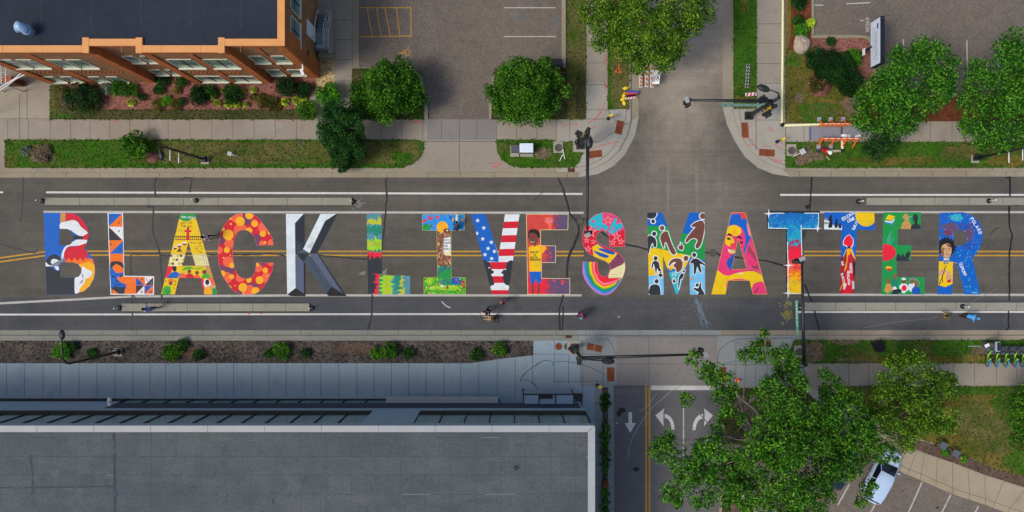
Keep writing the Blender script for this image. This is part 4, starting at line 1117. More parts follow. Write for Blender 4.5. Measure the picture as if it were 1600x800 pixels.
for x, y, r in ((128, 205, 58), (105, 355, 36), (92, 280, 30), (150, 290, 26), (350, 245, 42), (318, 296, 34), (388, 290, 34)): sh += [(star(x, y, r, -1.5, .42), 'pt_pink'), (star(x, y, r * .55, -1.5, .45), 'pt_rose')]
# plain blue and yellow band in the middle of the letter
sh += [P('pt_ultra', (165, 320), (205, 305), (230, 345), (350, 385), (352, 430), (280, 480), (150, 400)), P('pt_yellow', (140, 335), (186, 312), (230, 345), (352, 388), (354, 428), (282, 478), (240, 455), (150, 415)), SP('pt_ultra', (190, 350), (250, 352), (330, 382), (320, 402), (240, 380)), SP('pt_ultra', (150, 370), (210, 385), (282, 412), (260, 430), (200, 412))]
sh += [P('pt_plum', (290, 480), (360, 390), (420, 450), (410, 490), (300, 540))]
for x, y in ((320, 460), (350, 445), (385, 440), (330, 500), (362, 485), (392, 470), (318, 520)): sh += [(circ(x, y, 17, 10), 'pt_pink' if False else 'pt_dusk'), (circ(x, y, 11, 9), 'pt_plum')]
sh += [(smooth([(280, 605), (295, 540), (330, 520), (360, 505), (395, 490), (430, 470), (430, 620), (330, 612)], 3), 'pt_cream')] + ST('pt_grey', [(300, 575), (350, 572)], 2) + ST('pt_grey', [(365, 560), (395, 556)], 2)
arcs = ((464, 'pt_violet', 56), (0, 'pt_sky', 76), (0, 'pt_teal', 92), (0, 'pt_leaf', 108), (0, 'pt_yellow', 120), (0, 'pt_coral', 136), (0, 'pt_pink', 150), (0, 'pt_crimson', 164))
for (q, k, xl) in arcs:
    dx = xl - 56
    sh.append((smooth([(xl, 455), (xl + 1, 560 - dx * .1), (xl + 22, 620 - dx * .35), (125 + dx * .6, 690 - dx * .75), (190 + dx * .35, 738 - dx * .9), (245, 760 - dx * 1.05), (295 - dx * .05, 742 - dx * .95), (345 - dx * .1, 700 - dx * .7), (400 - dx * .25, 606), (300, 604), (250, 600), (205, 572), (186, 520), (182, 455)], 3), k))
for i in range(8): sh.append((circ(172 + (i * 2), 480 + i * 13, 2.2, 6), 'pt_red'))
sh += TX('pt_red', 'LOVE', 355, 650, 12, 3, -1.0, 1.1) + ST('pt_ultra', [(345, 660), (365, 625)], 6)
letter('letter_s', 'letter S with stars, a yellow middle and a rainbow lower curve', 900, 325, Q, [out], 'pt_red', sh + trace(out, 4, 'pt_pink'))

# M
out = [(614, 40), (742, 40), (868, 360), (976, 40), (1108, 40), (1114, 746), (982, 746), (978, 440), (880, 742), (862, 740), (748, 410), (758, 748), (628, 748), (622, 360)]
sh = [P('pt_green', (600, 150), (800, 160), (900, 370), (1000, 420), (1120, 440), (1120, 200), (900, 220), (880, 380), (760, 360), (620, 350)), P('pt_blue', (880, 30), (1120, 30), (1120, 290), (1080, 250), (920, 218)), P('pt_green', (920, 216), (1120, 250), (1120, 450), (1000, 430), (960, 420), (860, 390)), P('pt_yellow', (610, 345), (720, 350), (860, 385), (990, 412), (940, 520), (900, 530), (760, 520), (758, 580), (610, 588)), P('pt_skylight', (610, 586), (760, 576), (770, 760), (610, 760)), P('pt_skylight', (980, 490), (1120, 480), (1120, 760), (975, 760)), P('pt_cyan', (780, 560), (930, 520), (920, 640), (880, 760), (850, 740))]
def fig(key, head, hr, body):
    b = smooth(body, 3)
    return [(b, key), (circ(head[0], head[1], hr, 16, hr * 1.08), key)], outl(b, 13, 'pt_white') + [(circ(head[0], head[1], hr + 9, 16), 'pt_white')]
F_ = []
W_ = []
for a in (('pt_black', (665, 115), 16, [(614, 40), (692, 40), (686, 75), (655, 92), (615, 84)]), ('pt_black', (674, 222), 18, [(620, 246), (660, 245), (690, 275), (690, 335), (672, 335), (660, 300), (640, 340), (628, 390), (618, 380)]),
          ('pt_brown', (742, 172), 19, [(725, 260), (745, 215), (785, 200), (802, 240), (830, 320), (862, 385), (835, 402), (805, 360), (782, 300), (765, 300), (760, 345), (745, 325)]), ('pt_brown', (1092, 70), 24, [(995, 150), (1040, 118), (1090, 110), (1108, 150), (1098, 240), (1070, 330), (1040, 350), (1030, 325), (1048, 280), (1020, 260), (985, 270), (955, 300), (944, 280), (990, 210), (1030, 165), (1005, 165)]),
          ('pt_brown', (896, 336), 13, [(884, 345), (905, 320), (900, 296), (925, 330), (918, 362), (895, 358)]), ('pt_black', (686, 433), 17, [(650, 510), (662, 465), (690, 455), (715, 475), (722, 515), (735, 540), (712, 545), (700, 520), (690, 575), (680, 520), (668, 480), (662, 515)]),
          ('pt_brown', (948, 434), 21, [(800, 505), (810, 460), (850, 435), (900, 440), (920, 480), (905, 535), (870, 555), (860, 520), (838, 495), (862, 470), (835, 470)]), ('pt_black', (1019, 404), 17, [(985, 480), (1000, 445), (1030, 435), (1060, 445), (1105, 480), (1110, 500), (1070, 482), (1085, 560), (1060, 540), (1045, 505), (1030, 570), (1015, 560), (1012, 480)]),
          ('pt_black', (695, 632), 18, [(635, 746), (632, 695), (650, 665), (690, 658), (720, 675), (728, 720), (722, 750)]), ('pt_black', (930, 545), 10, [(880, 660), (890, 590), (915, 562), (930, 575), (915, 610), (900, 620), (886, 700)]), ('pt_black', (1044, 664), 14, [(1010, 690), (1030, 690), (1055, 690), (1068, 650), (1080, 648), (1080, 690), (1110, 746), (1050, 748), (1058, 725), (1030, 712)]),
          ('pt_black', (728, 556), 8, [(712, 570), (728, 566), (746, 575), (748, 596), (738, 586), (734, 606), (724, 590), (714, 590)]), ('pt_ink', (845, 615), 6, [(834, 625), (845, 622), (858, 628), (856, 645), (846, 640), (840, 648)])):
    f, w = fig(*a)
    W_ += w; F_ += f
for x, y in ((828, 575), (845, 572), (860, 575)): F_ += ST('pt_white', [(x, y - 18), (x + 2, y + 14)], 5)
F_ += [(circ(815, 532, 15, 10, 10), 'pt_tan'), (circ(1000, 610, 15, 10, 12), 'pt_tan')]
letter('letter_m', 'letter M with white outlined dancing figures on blue, green and yellow', 900, 325, Q, [out], 'pt_blue', sh + W_ + F_)

# second A
s2 = 5.333
out = [(200, 64), (318, 64), (500, 746), (380, 746), (352, 632), (176, 632), (152, 746), (34, 746)]
hole = [(258, 282), (328, 536), (204, 536)]
sh = [P('pt_blue', (190, 80), (330, 70), (380, 250), (350, 300), (310, 420), (290, 330), (240, 180), (190, 170), (170, 190)), SP('pt_rose', (270, 60), (320, 60), (335, 120), (300, 110), (285, 125), (280, 90)), SP('pt_pink', (335, 150), (350, 200), (366, 250), (352, 262), (338, 220), (330, 170)),
      SP('pt_hot', (160, 210), (200, 170), (260, 175), (300, 215), (318, 280), (300, 380), (200, 560), (100, 540), (110, 430), (140, 300)), SP('pt_yellow', (162, 225), (175, 185), (230, 168), (275, 195), (282, 235), (240, 262), (200, 250), (165, 250)), SP('pt_amber', (205, 215), (235, 205), (250, 235), (220, 245)),
      SP('pt_yellow', (150, 300), (165, 262), (205, 270), (225, 310), (200, 345), (160, 335)), SP('pt_amber', (180, 380), (220, 370), (238, 395), (215, 410), (180, 400)), SP('pt_ink', (165, 245), (185, 238), (208, 252), (190, 256)), SP('pt_ink', (160, 282), (180, 272), (198, 288), (178, 292)), SP('pt_ink', (240, 268), (270, 262), (298, 285), (270, 280)), SP('pt_ink', (272, 312), (290, 306), (298, 320), (282, 324)), SP('pt_rose', (190, 330), (225, 318), (240, 345), (205, 350)), SP('pt_white', (172, 366), (205, 380), (228, 388), (210, 394), (180, 384)), SP('pt_ink', (165, 362), (200, 376), (232, 384), (205, 382)),
      SP('pt_ultra', (180, 440), (215, 410), (250, 390), (235, 450), (205, 545), (180, 530), (160, 490)), SP('pt_hot', (115, 430), (150, 400), (200, 430), (160, 460), (140, 520)), P('pt_magenta', (365, 295), (460, 580), (320, 540), (300, 430), (340, 320)), P('pt_dusk', (345, 330), (400, 420), (430, 540), (380, 530), (330, 440)), SP('pt_hot', (330, 440), (355, 400), (380, 440), (420, 480), (400, 510), (350, 490))]
r_ = random.Random(41)
for i in range(9):
    x, y = r_.uniform(330, 420), r_.uniform(360, 530)
    sh += ST('pt_rust', smooth([(x, y), (x + 16, y + r_.uniform(-12, 14)), (x + 30, y + r_.uniform(-6, 10))], 3, False), 2.4)
sh += [(smooth([(60, 560), (95, 552), (130, 580), (180, 590), (240, 570), (330, 555), (400, 556), (455, 590), (480, 680), (510, 750), (360, 750), (350, 632), (170, 632), (150, 760), (20, 760)], 3), 'pt_yellow'), SP('pt_hot', (388, 660), (420, 645), (470, 648), (500, 730), (500, 750), (380, 750), (372, 700))] + ST('pt_ink', [(392, 735), (410, 720), (424, 692)], 7) + ST('pt_ink', smooth([(330, 545), (390, 552), (440, 580)], 3, False), 3) + ST('pt_white', [(250, 575), (300, 570)], 5)
letter('second_letter_a', 'yellow and pink letter A with a painted smiling face', 1105, 320, s2, [out], 'pt_hot', sh + trace(out, 5, 'pt_amber') + trace(hole, 4, 'pt_amber'), [hole])

# T with sparkles
inn = [(510, 70), (926, 70), (926, 196), (786, 204), (786, 740), (676, 740), (668, 196), (512, 190)]
rim = [(498, 52), (938, 52), (938, 210), (800, 216), (800, 752), (656, 752), (656, 210), (498, 204)]
sh = [(inn, 'pt_deep')]
r_ = random.Random(51)
def grad(rx0, rx1, ry0, ry1, n, pal, rad):
    o = []
    for i in range(n):
        y = r_.uniform(ry0, ry1)
        f = (y - ry0) / (ry1 - ry0) * len(pal) + r_.uniform(-.75, .75)
        o.append((blob(r_.uniform(rx0, rx1), y, rad * r_.uniform(.6, 1.3), rad * r_.uniform(.5, 1.0), i, 8, .35), pal[max(0, min(len(pal) - 1, int(f)))]))
    return o
g = grad(515, 920, 76, 196, 90, ['pt_deep', 'pt_deep', 'pt_azure', 'pt_azure', 'pt_jade'], 17) + grad(672, 784, 190, 736, 230, ['pt_azure', 'pt_jade', 'pt_jade', 'pt_dusk', 'pt_crimson', 'pt_crimson', 'pt_rose', 'pt_coral', 'pt_orange', 'pt_amber', 'pt_yellow', 'pt_yellow'], 17)
# keep the sprayed colour inside the white outline
sh += [(rect(668, 196, 790, 280), 'pt_jade'), (rect(668, 280, 790, 350), 'pt_jade'), (rect(668, 340, 790, 470), 'pt_crimson'), (rect(668, 470, 790, 540), 'pt_rose'), (rect(668, 540, 790, 600), 'pt_coral'), (rect(668, 590, 790, 640), 'pt_orange'), (rect(668, 630, 790, 745), 'pt_amber')] + g
sh += [(rect(640, 206, 664, 780), 'pt_navy'), (rect(792, 214, 815, 780), 'pt_navy'), (rect(480, 40, 950, 64), 'pt_navy'), (rect(480, 200, 664, 216), 'pt_navy'), (rect(790, 206, 950, 222), 'pt_navy'), (rect(480, 40, 504, 222), 'pt_navy'), (rect(930, 40, 950, 222), 'pt_navy'), (rect(640, 745, 815, 770), 'pt_navy')]
for a in ([(508, 70), (640, 70)], [(812, 70), (928, 70), (928, 198)], [(510, 150), (512, 194), (664, 198)], [(790, 200), (926, 200)], [(782, 170), (784, 260), (790, 420)], [(668, 310), (670, 420), (674, 500), (672, 740), (788, 740), (788, 690)]): sh += ST('pt_white', a, 6.5)
sparks = []
for x, y, r in ((512, 74, 44), (920, 198, 38), (677, 504, 46), (675, 736, 46)):
    sp_ = star(x, y, r, 0, .18, 4)
    sparks.append(sp_)
    sh += [(sp_, 'pt_white'), (circ(x, y, 13, 12), 'pt_white')]
for x, y in ((578, 92), (560, 106), (880, 96), (878, 120)): sh.append((circ(x, y, 5, 8), 'pt_skylight'))
for x, y in ((704, 320), (726, 384), (756, 376), (700, 285), (742, 340)): sh.append((circ(x, y, 5, 8), 'pt_crimson'))
sh += [(circ(714, 612, 17, 12), 'pt_yellow'), (circ(728, 588, 7, 8), 'pt_yellow')]
letter('letter_t', 'letter T fading from blue to red and yellow with white sparkles', 1105, 320, s2, [rim] + sparks, 'pt_navy', sh)

# second T
out = [(44, 38), (474, 38), (480, 190), (324, 186), (300, 738), (176, 738), (190, 188), (42, 184)]
sh = [P('pt_silver', (42, 100), (80, 110), (110, 140), (150, 160), (195, 150), (195, 190), (42, 190)), P('pt_grey', (44, 86), (74, 84), (76, 100), (46, 104)), P('pt_grey', (44, 120), (100, 130), (100, 140), (44, 136)), (circ(404, 62, 92, 30, 98), 'pt_yellow'), (rect(316, 30, 480, 44), 'pt_yellow')]
sh += [SP('pt_ink', (76, 165), (88, 120), (68, 70), (85, 86), (104, 60), (110, 110), (112, 165)), (circ(102, 72, 12, 10), 'pt_ink'), SP('pt_ink', (132, 165), (138, 120), (150, 98), (158, 130), (156, 168)), (circ(152, 102, 9, 10), 'pt_ink'), SP('pt_ink', (168, 172), (170, 145), (186, 132), (190, 172)), (circ(180, 138, 8, 8), 'pt_ink')]
sh += TX('pt_white', 'EDUCATION', 204, 108, 24, 5, -.52, 1.05) + TX('pt_white', 'LOVE', 250, 124, 22, 6, -.42, 1.1) + TX('pt_white', 'QUALITY', 300, 190, 20, 5, -1.1, 1.0)
sh += [(blob(252, 290, 46, 58, 2, 14, .16), 'pt_white'), (blob(252, 288, 40, 52, 2, 14, .16), 'pt_crimson'), P('pt_ink', (246, 330), (268, 330), (272, 350), (240, 350)), P('pt_rust', (236, 360), (276, 350), (312, 440), (320, 520), (306, 760), (160, 760), (186, 460), (186, 432)), P('pt_black', (184, 435), (240, 372), (200, 440), (184, 470)), P('pt_amber', (236, 350), (274, 348), (312, 430), (316, 452), (290, 420), (268, 372), (262, 420), (228, 530), (212, 556), (238, 440)), P('pt_ink', (290, 460), (316, 470), (312, 600), (296, 590)), P('pt_red', (250, 400), (284, 420), (294, 560), (280, 740), (200, 740), (232, 540))]
for t_, x, y, h, a in (('FREEDOM', 262, 480, 17, 1.5), ('REVOLUTION', 240, 545, 18, 1.5), ('BLACK LIVES', 188, 566, 17, 1.35), ('POWER', 220, 650, 15, 1.9), ('ARTISTS', 282, 630, 15, 1.5), ('RISE', 188, 465, 14, 1.2)): sh += TX('pt_white', t_, x, y, h, 4, a, 1.0)
sh += ST('pt_white', [(232, 360), (208, 420)], 4) + ST('pt_white', [(280, 350), (300, 410)], 3) + ST('pt_amber', [(176, 710), (222, 620)], 6)
letter('second_letter_t', 'blue letter T with a yellow sun and a painted figure in a red robe', 1280, 325, Q, [out], 'pt_blue', sh)

# second E
out = [(552, 38), (876, 38), (876, 182), (676, 182), (674, 320), (796, 322), (788, 458), (668, 460), (668, 596), (908, 596), (908, 744), (536, 744)]
sh = [P('pt_yellow', (570, 96), (598, 56), (654, 72), (628, 110)), P('pt_white', (566, 108), (626, 114), (650, 88), (650, 100), (628, 132), (566, 118)), P('pt_sky', (570, 122), (624, 134), (648, 108), (648, 118), (622, 146), (574, 132)), SP('pt_tan', (708, 182), (718, 130), (738, 108), (720, 78), (745, 48), (770, 72), (764, 108), (790, 140), (790, 182)), SP('pt_black', (792, 182), (800, 145), (822, 130), (806, 85), (826, 48), (852, 76), (846, 130), (870, 150), (872, 182))]
sh += ST('pt_white', [(760, 92), (795, 70)], 2.5) + ST('pt_white', [(765, 100), (790, 112)], 2.5)
for a in ([(592, 310), (604, 220)], [(600, 310), (622, 200)], [(586, 300), (588, 260)], [(610, 310), (640, 260)]): sh += ST('pt_skylight', a, 2.5)
sh += [SP('pt_crimson', (552, 320), (600, 318), (640, 335), (660, 380), (640, 430), (600, 450), (550, 448)), SP('pt_rose', (620, 345), (640, 350), (642, 372)), SP('pt_teal', (632, 330), (640, 300), (662, 290), (656, 320)), SP('pt_black', (668, 458), (676, 400), (690, 395), (702, 420), (712, 400), (726, 400), (734, 420), (752, 385), (775, 375), (786, 400), (770, 440), (788, 458))]
sh += [SP('pt_amber', (572, 520), (585, 502), (615, 505), (630, 522), (600, 530)), P('pt_red', (576, 524), (628, 522), (618, 542), (590, 542)), P('pt_teal', (590, 540), (616, 540), (602, 566))]
for x, y, hk, ck in ((596, 630, 'pt_skin', 'pt_tan'), (655, 590, 'pt_skin', 'pt_teal'), (650, 700, 'pt_white', 'pt_navy'), (728, 630, 'pt_brown', 'pt_white'), (800, 630, 'pt_skin', 'pt_silver'), (838, 655, 'pt_skin', 'pt_ultra')):
    sh += [(blob(x, y + 60, 34, 42, 3), ck), (circ(x, y, 18, 12, 24), hk)]
sh += [(circ(732, 690, 22, 12, 26), 'pt_crimson'), (blob(728, 612, 18, 10, 3), 'pt_white'), SP('pt_grey', (770, 640), (780, 610), (830, 604), (868, 640), (850, 680), (860, 640), (800, 614)), (blob(672, 716, 40, 16, 3), 'pt_navy')]
letter('second_letter_e', 'green letter E with books, a red apple and small painted people', 1280, 325, Q, [out], 'pt_green', sh + trace(out, 2.5, 'pt_teal'))

# R
out = [(1036, 42), (1180, 38)] + smooth([(1240, 38), (1310, 62), (1370, 110), (1402, 180), (1408, 250), (1390, 320), (1355, 390), (1320, 430)], 4, False) + [(1388, 744), (1252, 744), (1190, 478), (1156, 470), (1146, 744), (1018, 744), (1030, 470)]
hole = [(1160, 190), (1210, 186), (1252, 205), (1276, 250), (1266, 300), (1235, 322), (1162, 326)]
r_ = random.Random(61)
sh = [(blob(1180, 80, 60, 30, 3), 'pt_cyan'), (blob(1130, 170, 70, 40, 5), 'pt_purple'), (blob(1290, 200, 50, 80, 6), 'pt_purple'), (blob(1350, 150, 30, 70, 7), 'pt_ultra'), (blob(1280, 320, 60, 40, 8), 'pt_ultra'), (blob(1250, 160, 50, 26, 9), 'pt_ultra'), (blob(1110, 215, 40, 26, 12), 'pt_plum')]
for i in range(190):
    x, y = r_.uniform(1040, 1405), r_.uniform(44, 400)
    sh.append((circ(x, y, r_.uniform(1.6, 5.5), 6), r_.choice(['pt_purple', 'pt_magenta', 'pt_ultra', 'pt_skylight', 'pt_cyan', 'pt_violet', 'pt_plum', 'pt_blue'])))
for i in range(70):
    x, y = r_.uniform(1200, 1380), r_.uniform(330, 740)
    sh += ST(r_.choice(['pt_skylight', 'pt_sky', 'pt_deep', 'pt_sky']), smooth([(x, y), (x + r_.uniform(-16, 16), y + r_.uniform(-12, 12)), (x + r_.uniform(-26, 26), y + r_.uniform(-20, 20))], 3, False), 2.6)
hair = [(1032 + 0, 300)] 
sh += [(star(1098, 335, 92, 0, .76, 18), 'pt_ink'), (circ(1098, 335, 68, 20, 66), 'pt_ink'), SP('pt_skin2', (1052, 372), (1056, 330), (1085, 308), (1125, 312), (1140, 350), (1138, 390), (1118, 428), (1082, 428), (1060, 405)), SP('pt_skin', (1052, 390), (1046, 405), (1062, 420), (1075, 405), (1072, 350), (1058, 340)), SP('pt_brown', (1096, 310), (1130, 318), (1136, 340), (1110, 330))]
sh += ST('pt_ink', [(1074, 352), (1096, 346)], 4) + ST('pt_ink', [(1110, 346), (1132, 352)], 4) + [(circ(1086, 362, 6, 8, 4), 'pt_ink'), (circ(1122, 362, 6, 8, 4), 'pt_ink')] + ST('pt_ink', smooth([(1090, 404), (1104, 398), (1118, 404)], 3, False), 4) + ST('pt_brown', [(1102, 362), (1098, 386), (1108, 388)], 3)
sh += [P('pt_yellow', (1026, 460), (1080, 458), (1130, 462), (1196, 474), (1150, 492), (1156, 650), (1090, 684), (1026, 668)), P('pt_skin', (1084, 428), (1116, 428), (1110, 462), (1086, 462)), SP('pt_skin2', (1030, 560), (1050, 530), (1090, 528), (1100, 555), (1060, 575), (1028, 590)), SP('pt_skin2', (1092, 590), (1112, 540), (1130, 560), (1144, 620), (1120, 640), (1095, 622)), P('pt_blue', (1020, 676), (1090, 690), (1150, 660), (1146, 746), (1016, 746))]
for x, a in ((1078, 0), (1092, .1), (1110, .2)): sh += [(rrect(x + 2, 462, 13, 44, .1 + a), 'pt_grey'), (rrect(x + 2, 440, 13, 16, .1 + a), 'pt_silver')]
sh += ST('pt_ink', [(1090, 500), (1072, 560), (1036, 660)], 7) + ST('pt_ink', [(1062, 580), (1064, 640)], 5) + [P('pt_red', (1098, 628), (1136, 610), (1136, 640), (1104, 646))] + ST('pt_ink', [(1030, 470), (1026, 668), (1090, 684), (1156, 650)], 3)
for i, ch in enumerate('POLARS'):
    a = R(48 + i * 6.5)
    sh += TX('pt_white', ch, 1300 + i * 15, 96 + i * 21 + max(0, i - 3) * 3, 25, 5.5, a, 1)
sh += TX('pt_white', 'OLDTCART', 1208, 478, 22, 4.5, 1.22, 1.0) + TX('pt_skylight', 'NORTH', 1318, 736, 12, 3, 0, 1.2)
letter('letter_r', 'speckled blue and purple letter R with a painted person holding microphones', 1280, 325, Q, [out], 'pt_blue', sh + trace(out, 2.5, 'pt_deep'), [hole])
# ------------------------------------------------------------------ buildings
m_brick('brick', (160, 114, 78), (142, 96, 64), (150, 120, 92))
m_brick('brick_light', (188, 108, 56), (172, 94, 50), (170, 110, 72))
m_plain('coping_copper', (214, 148, 88), 0.6, 0.3, var=0.08, scale=1.0)
m_plain('coping_seam', (176, 112, 62), 0.6, 0.3)
m_plain('fascia', (160, 90, 52), 0.6, 0.3, var=0.1, scale=2)
m_plain('frame_pale', (204, 204, 180), 0.6, 0.4)
m_plain('frame_dark', (34, 36, 38), 0.5, 0.4)
m_glass('glass_green', (96, 122, 108), (130, 150, 134))
m_glass('glass_teal', (84, 112, 110), (110, 136, 132))
m_plain('white_metal', (226, 226, 222), 0.5, 0.4, var=0.05)
m_plain('galvanised', (150, 154, 154), 0.5, 0.4, var=0.1)
m_plain('black_metal', (30, 31, 33), 0.5, 0.5, var=0.15)
m_plain('panel_blue', (136, 158, 176), 0.5, 0.4, var=0.08, scale=0.8)
m_plain('panel_navy', (34, 42, 58), 0.5, 0.4, var=0.15)
m_plain('panel_dark', (32, 27, 24), 0.6, 0.3)
m_plain('coping_white', (158, 160, 160), 0.6, 0.3, var=0.07, scale=0.7)
m_plain('vent_blue', (150, 182, 214), 0.35, 0.6, var=0.12, scale=5)
m_plain('vent_in', (44, 74, 96), 0.6, 0.4)
m_plain('wood_red', (98, 58, 40), 0.8, 0.2)
m_concrete('roof_grey', (76, 84, 86), (88, 93, 93), (64, 72, 76), 0.22)
m_concrete('roof_patch', (80, 88, 89), (91, 95, 95), (68, 76, 79), 0.22)
m_concrete('roof_patch2', (73, 81, 84), (83, 89, 91), (62, 70, 75), 0.22)
m_concrete('roof_black', (34, 41, 52), (42, 49, 60), (28, 34, 44), 0.2)
m_concrete('step', (110, 120, 126), (120, 128, 130), (96, 106, 112))
m_plain('roof_tar', (62, 66, 71), 0.8, 0.2, var=0.15)
m_plain('roof_line', (52, 60, 72), 0.8, 0.2)
m_plain('roof_line2', (66, 72, 75), 0.9, 0.2)
m_plain('roof_pale', (112, 118, 122), 0.9, 0.2)
m_plain('roof_spot', (66, 74, 84), 0.9, 0.2)

b = thing('brick_building', 'two storey brick building with copper coloured roof edge and dark flat roof', 'building', (-30, 14, 0))
BH = 9.0
YF, YR = 13.55, 13.98                     # front wall planes: proud and recessed
def bx(px): return (px - 800) / S
XE = 15.1
XE = -15.1
XW = -36.1
segs = [(XW, bx(241), YF), (bx(241), bx(311), YR), (bx(311), bx(419), YF), (bx(419), XE, YR)]
w = MB().mat('brick')
w.bbox(XW - 0.0, XE, 14.4, 60, 0.05, BH - .3)
for (a, c, y) in segs:
    w.bbox(a, c, y, 14.45, 0.05, BH - 0.35)
w.build('wall', b, True)
pl = MB().mat('brick_light')
for x in (bx(241), bx(311), bx(419)):
    pl.bbox(x - .28, x + .28, YF - 0.10, 14.3, 0.05, BH - 0.30)
for x in (XW + .3, XE - .32):
    pl.bbox(x - .34, x + .34, (YF if x < -30 else YR) - 0.11, 14.3, 0.05, BH - 0.30)
pl.bbox(bx(368) - .2, bx(368) + .2, YF - .08, YF + .1, 0.05, BH - 1.0)
pl.bbox(bx(148) - .3, bx(148) + .3, YF - .06, YF + .1, 0.05, BH - 1.0)
pl.bbox(bx(458) - .12, bx(458) + .12, YR - .06, YR + .1, 0.05, BH - 1.0)
pl.bbox(XE - .02, XE + .1, 13.9, 15.2, 0.05, BH - .3)
pl.build('pilaster', b, True)
for x0_, x1_, y in segs:                        # patterned brick course between the storeys
    if y == YF:
        q = MB().mat('brick_light')
        for i in range(int((x1_ - x0_ - 1.2) / .3)):
            q.box((x0_ + .7 + i * .3, y - .012, 3.2), (.10, .05, .75), M=Matrix.Rotation(R(35), 3, 'Y'))
        q.build('brick_band', b, True)
fa = MB().mat('fascia')
cp = MB().mat('coping_copper')
for (a, c, y) in segs:
    fa.bbox(a - .05, c + .05, y - .14, y + .2, BH - .62, BH - .10)
    cp.bbox(a, c, y - .20, y + .26, BH - .10, BH + .02)
for x in (bx(241), bx(311), bx(419)):
    fa.bbox(x - .24, x + .24, YF - .16, YR + .3, BH - .66, BH - .11)
    cp.bbox(x - .21, x + .21, YF - .24, YR + .34, BH - .10, BH + .035)
fa.bbox(XE - .2, XE + .14, 14, 60, BH - .62, BH - .10)
cp.bbox(XE - .28, XE + .2, YR - .20, 60, BH - .10, BH + .025)
cp.mat('coping_seam')
for i in range(9): cp.bbox(-36 + i * 2.6 - .012, -36 + i * 2.6 + .012, YF - .2, YF + .26, BH + .02, BH + .024)
fa.build('fascia', b, True); cp.build('coping', b, True)
rp = [(rect(-800 + i * 65.4, -900, -799.2 + i * 65.4, 100), 'roof_line') for i in range(22)] + [(rect(-200, y, 500, y + .8), 'roof_line') for y in (-60, 10)]
rp += [(rect(-17, 34, 12, 62), 'roof_spot'), (blob(30, 70, 14, 5, 4), 'roof_spot'), (blob(-6, 66, 12, 8, 7), 'roof_spot')]
rl = [(-200, -860), (492, -860), (492, 116), (425, 116), (425, 124), (305, 124), (305, 116), (247, 116), (247, 124), (-200, 124)]
roof_o = sheet('roof', [rl], rp, 'roof_black', lambda px, py: ((px - 800) / S + 30, (400 - py) / S - 14, BH - .12))
roof_o.parent = b
def window(par, x, y, z0, z1, wd, split=True, axis='y', glass='glass_green'):
    """one window set 6 cm into the wall, with sill and mullion"""
    f = MB().mat('frame_pale')
    d = .07
    if axis == 'y':
        B = lambda a0, a1, t0, t1, q0, q1, m: m.bbox(x + a0, x + a1, y + t0, y + t1, q0, q1)
    else:
        B = lambda a0, a1, t0, t1, q0, q1, m: m.bbox(x - t1, x - t0, y + a0, y + a1, q0, q1)
    h = wd / 2
    B(-h, -h + d, -.05, .1, z0, z1, f); B(h - d, h, -.05, .1, z0, z1, f); B(-h, h, -.05, .1, z1 - d, z1, f)
    B(-h - .05, h + .05, -.16, .1, z0 - .12, z0, f)
    f.mat('frame_dark')
    if split: B(-.04, .04, -.04, .08, z0, z1 - d, f)
    B(-h + d, h - d, -.02, .06, z0 + (z1 - z0) * .52, z0 + (z1 - z0) * .52 + .05, f)
    fo = f.build('window', par, True)
    g = MB().mat(glass)
    B(-h + d, h - d, -.012, .05, z0, z1 - d, g)
    go = g.build('pane', fo)
    Mi = Matrix.Translation(par.location).inverted()
    go.data.transform(Mi)
    hd = MB().mat('frame_dark')
    return fo
for cx in (99, 126, 168, 195):
    window(b, bx(cx), YF, 0.35, 1.9, 1.0, False); window(b, bx(cx), YF, 4.5, 6.6, 1.15, False)
for cx in (263, 288):
    window(b, bx(cx), YR, 0.9, 2.3, .95, False); window(b, bx(cx), YR, 4.4, 6.0, .95, False)
for cx in (341, 391):
    window(b, bx(cx), YF, 0.4, 2.1, 2.0); window(b, bx(cx), YF, 4.5, 6.7, 1.9)
for cx in (441, 472):
    window(b, bx(cx), YR, 0.8, 2.3, 1.1, False); window(b, bx(cx), YR, 4.3, 6.0, 1.1, False)
for y0_ in (15.6, 17.7, 19.8):
    window(b, XE, y0_, 5.2, 7.2, 1.7, True, 'x', 'glass_teal')
dr = MB().mat('white_metal'); dr.bbox(XE, XE + .08, 16.3, 17.4, 1.2, 3.3)
dro = dr.build('door', b, True)
kn = MB().mat('black_metal'); kn.sphere((XE + .12, 16.45, 2.2), .05); kno = kn.build('handle', dro); kno.data.transform(Matrix.Translation(b.location).inverted())
for y_, z_ in ((14.9, 3.4),):
    q = MB().mat('black_metal'); q.box((XE + .08, y_, z_), (.15, .3, .3)); q.build('wall_vent', b, True)
cam_ = MB().mat('white_metal'); cam_.bar((XE - .1, YR - .1, 4.0), (XE - .1, YR - .45, 3.9), .08, .08).box((XE - .16, YR - .62, 3.85), (.2, .5, .18), .4); cam_.build('security_camera', b, True)
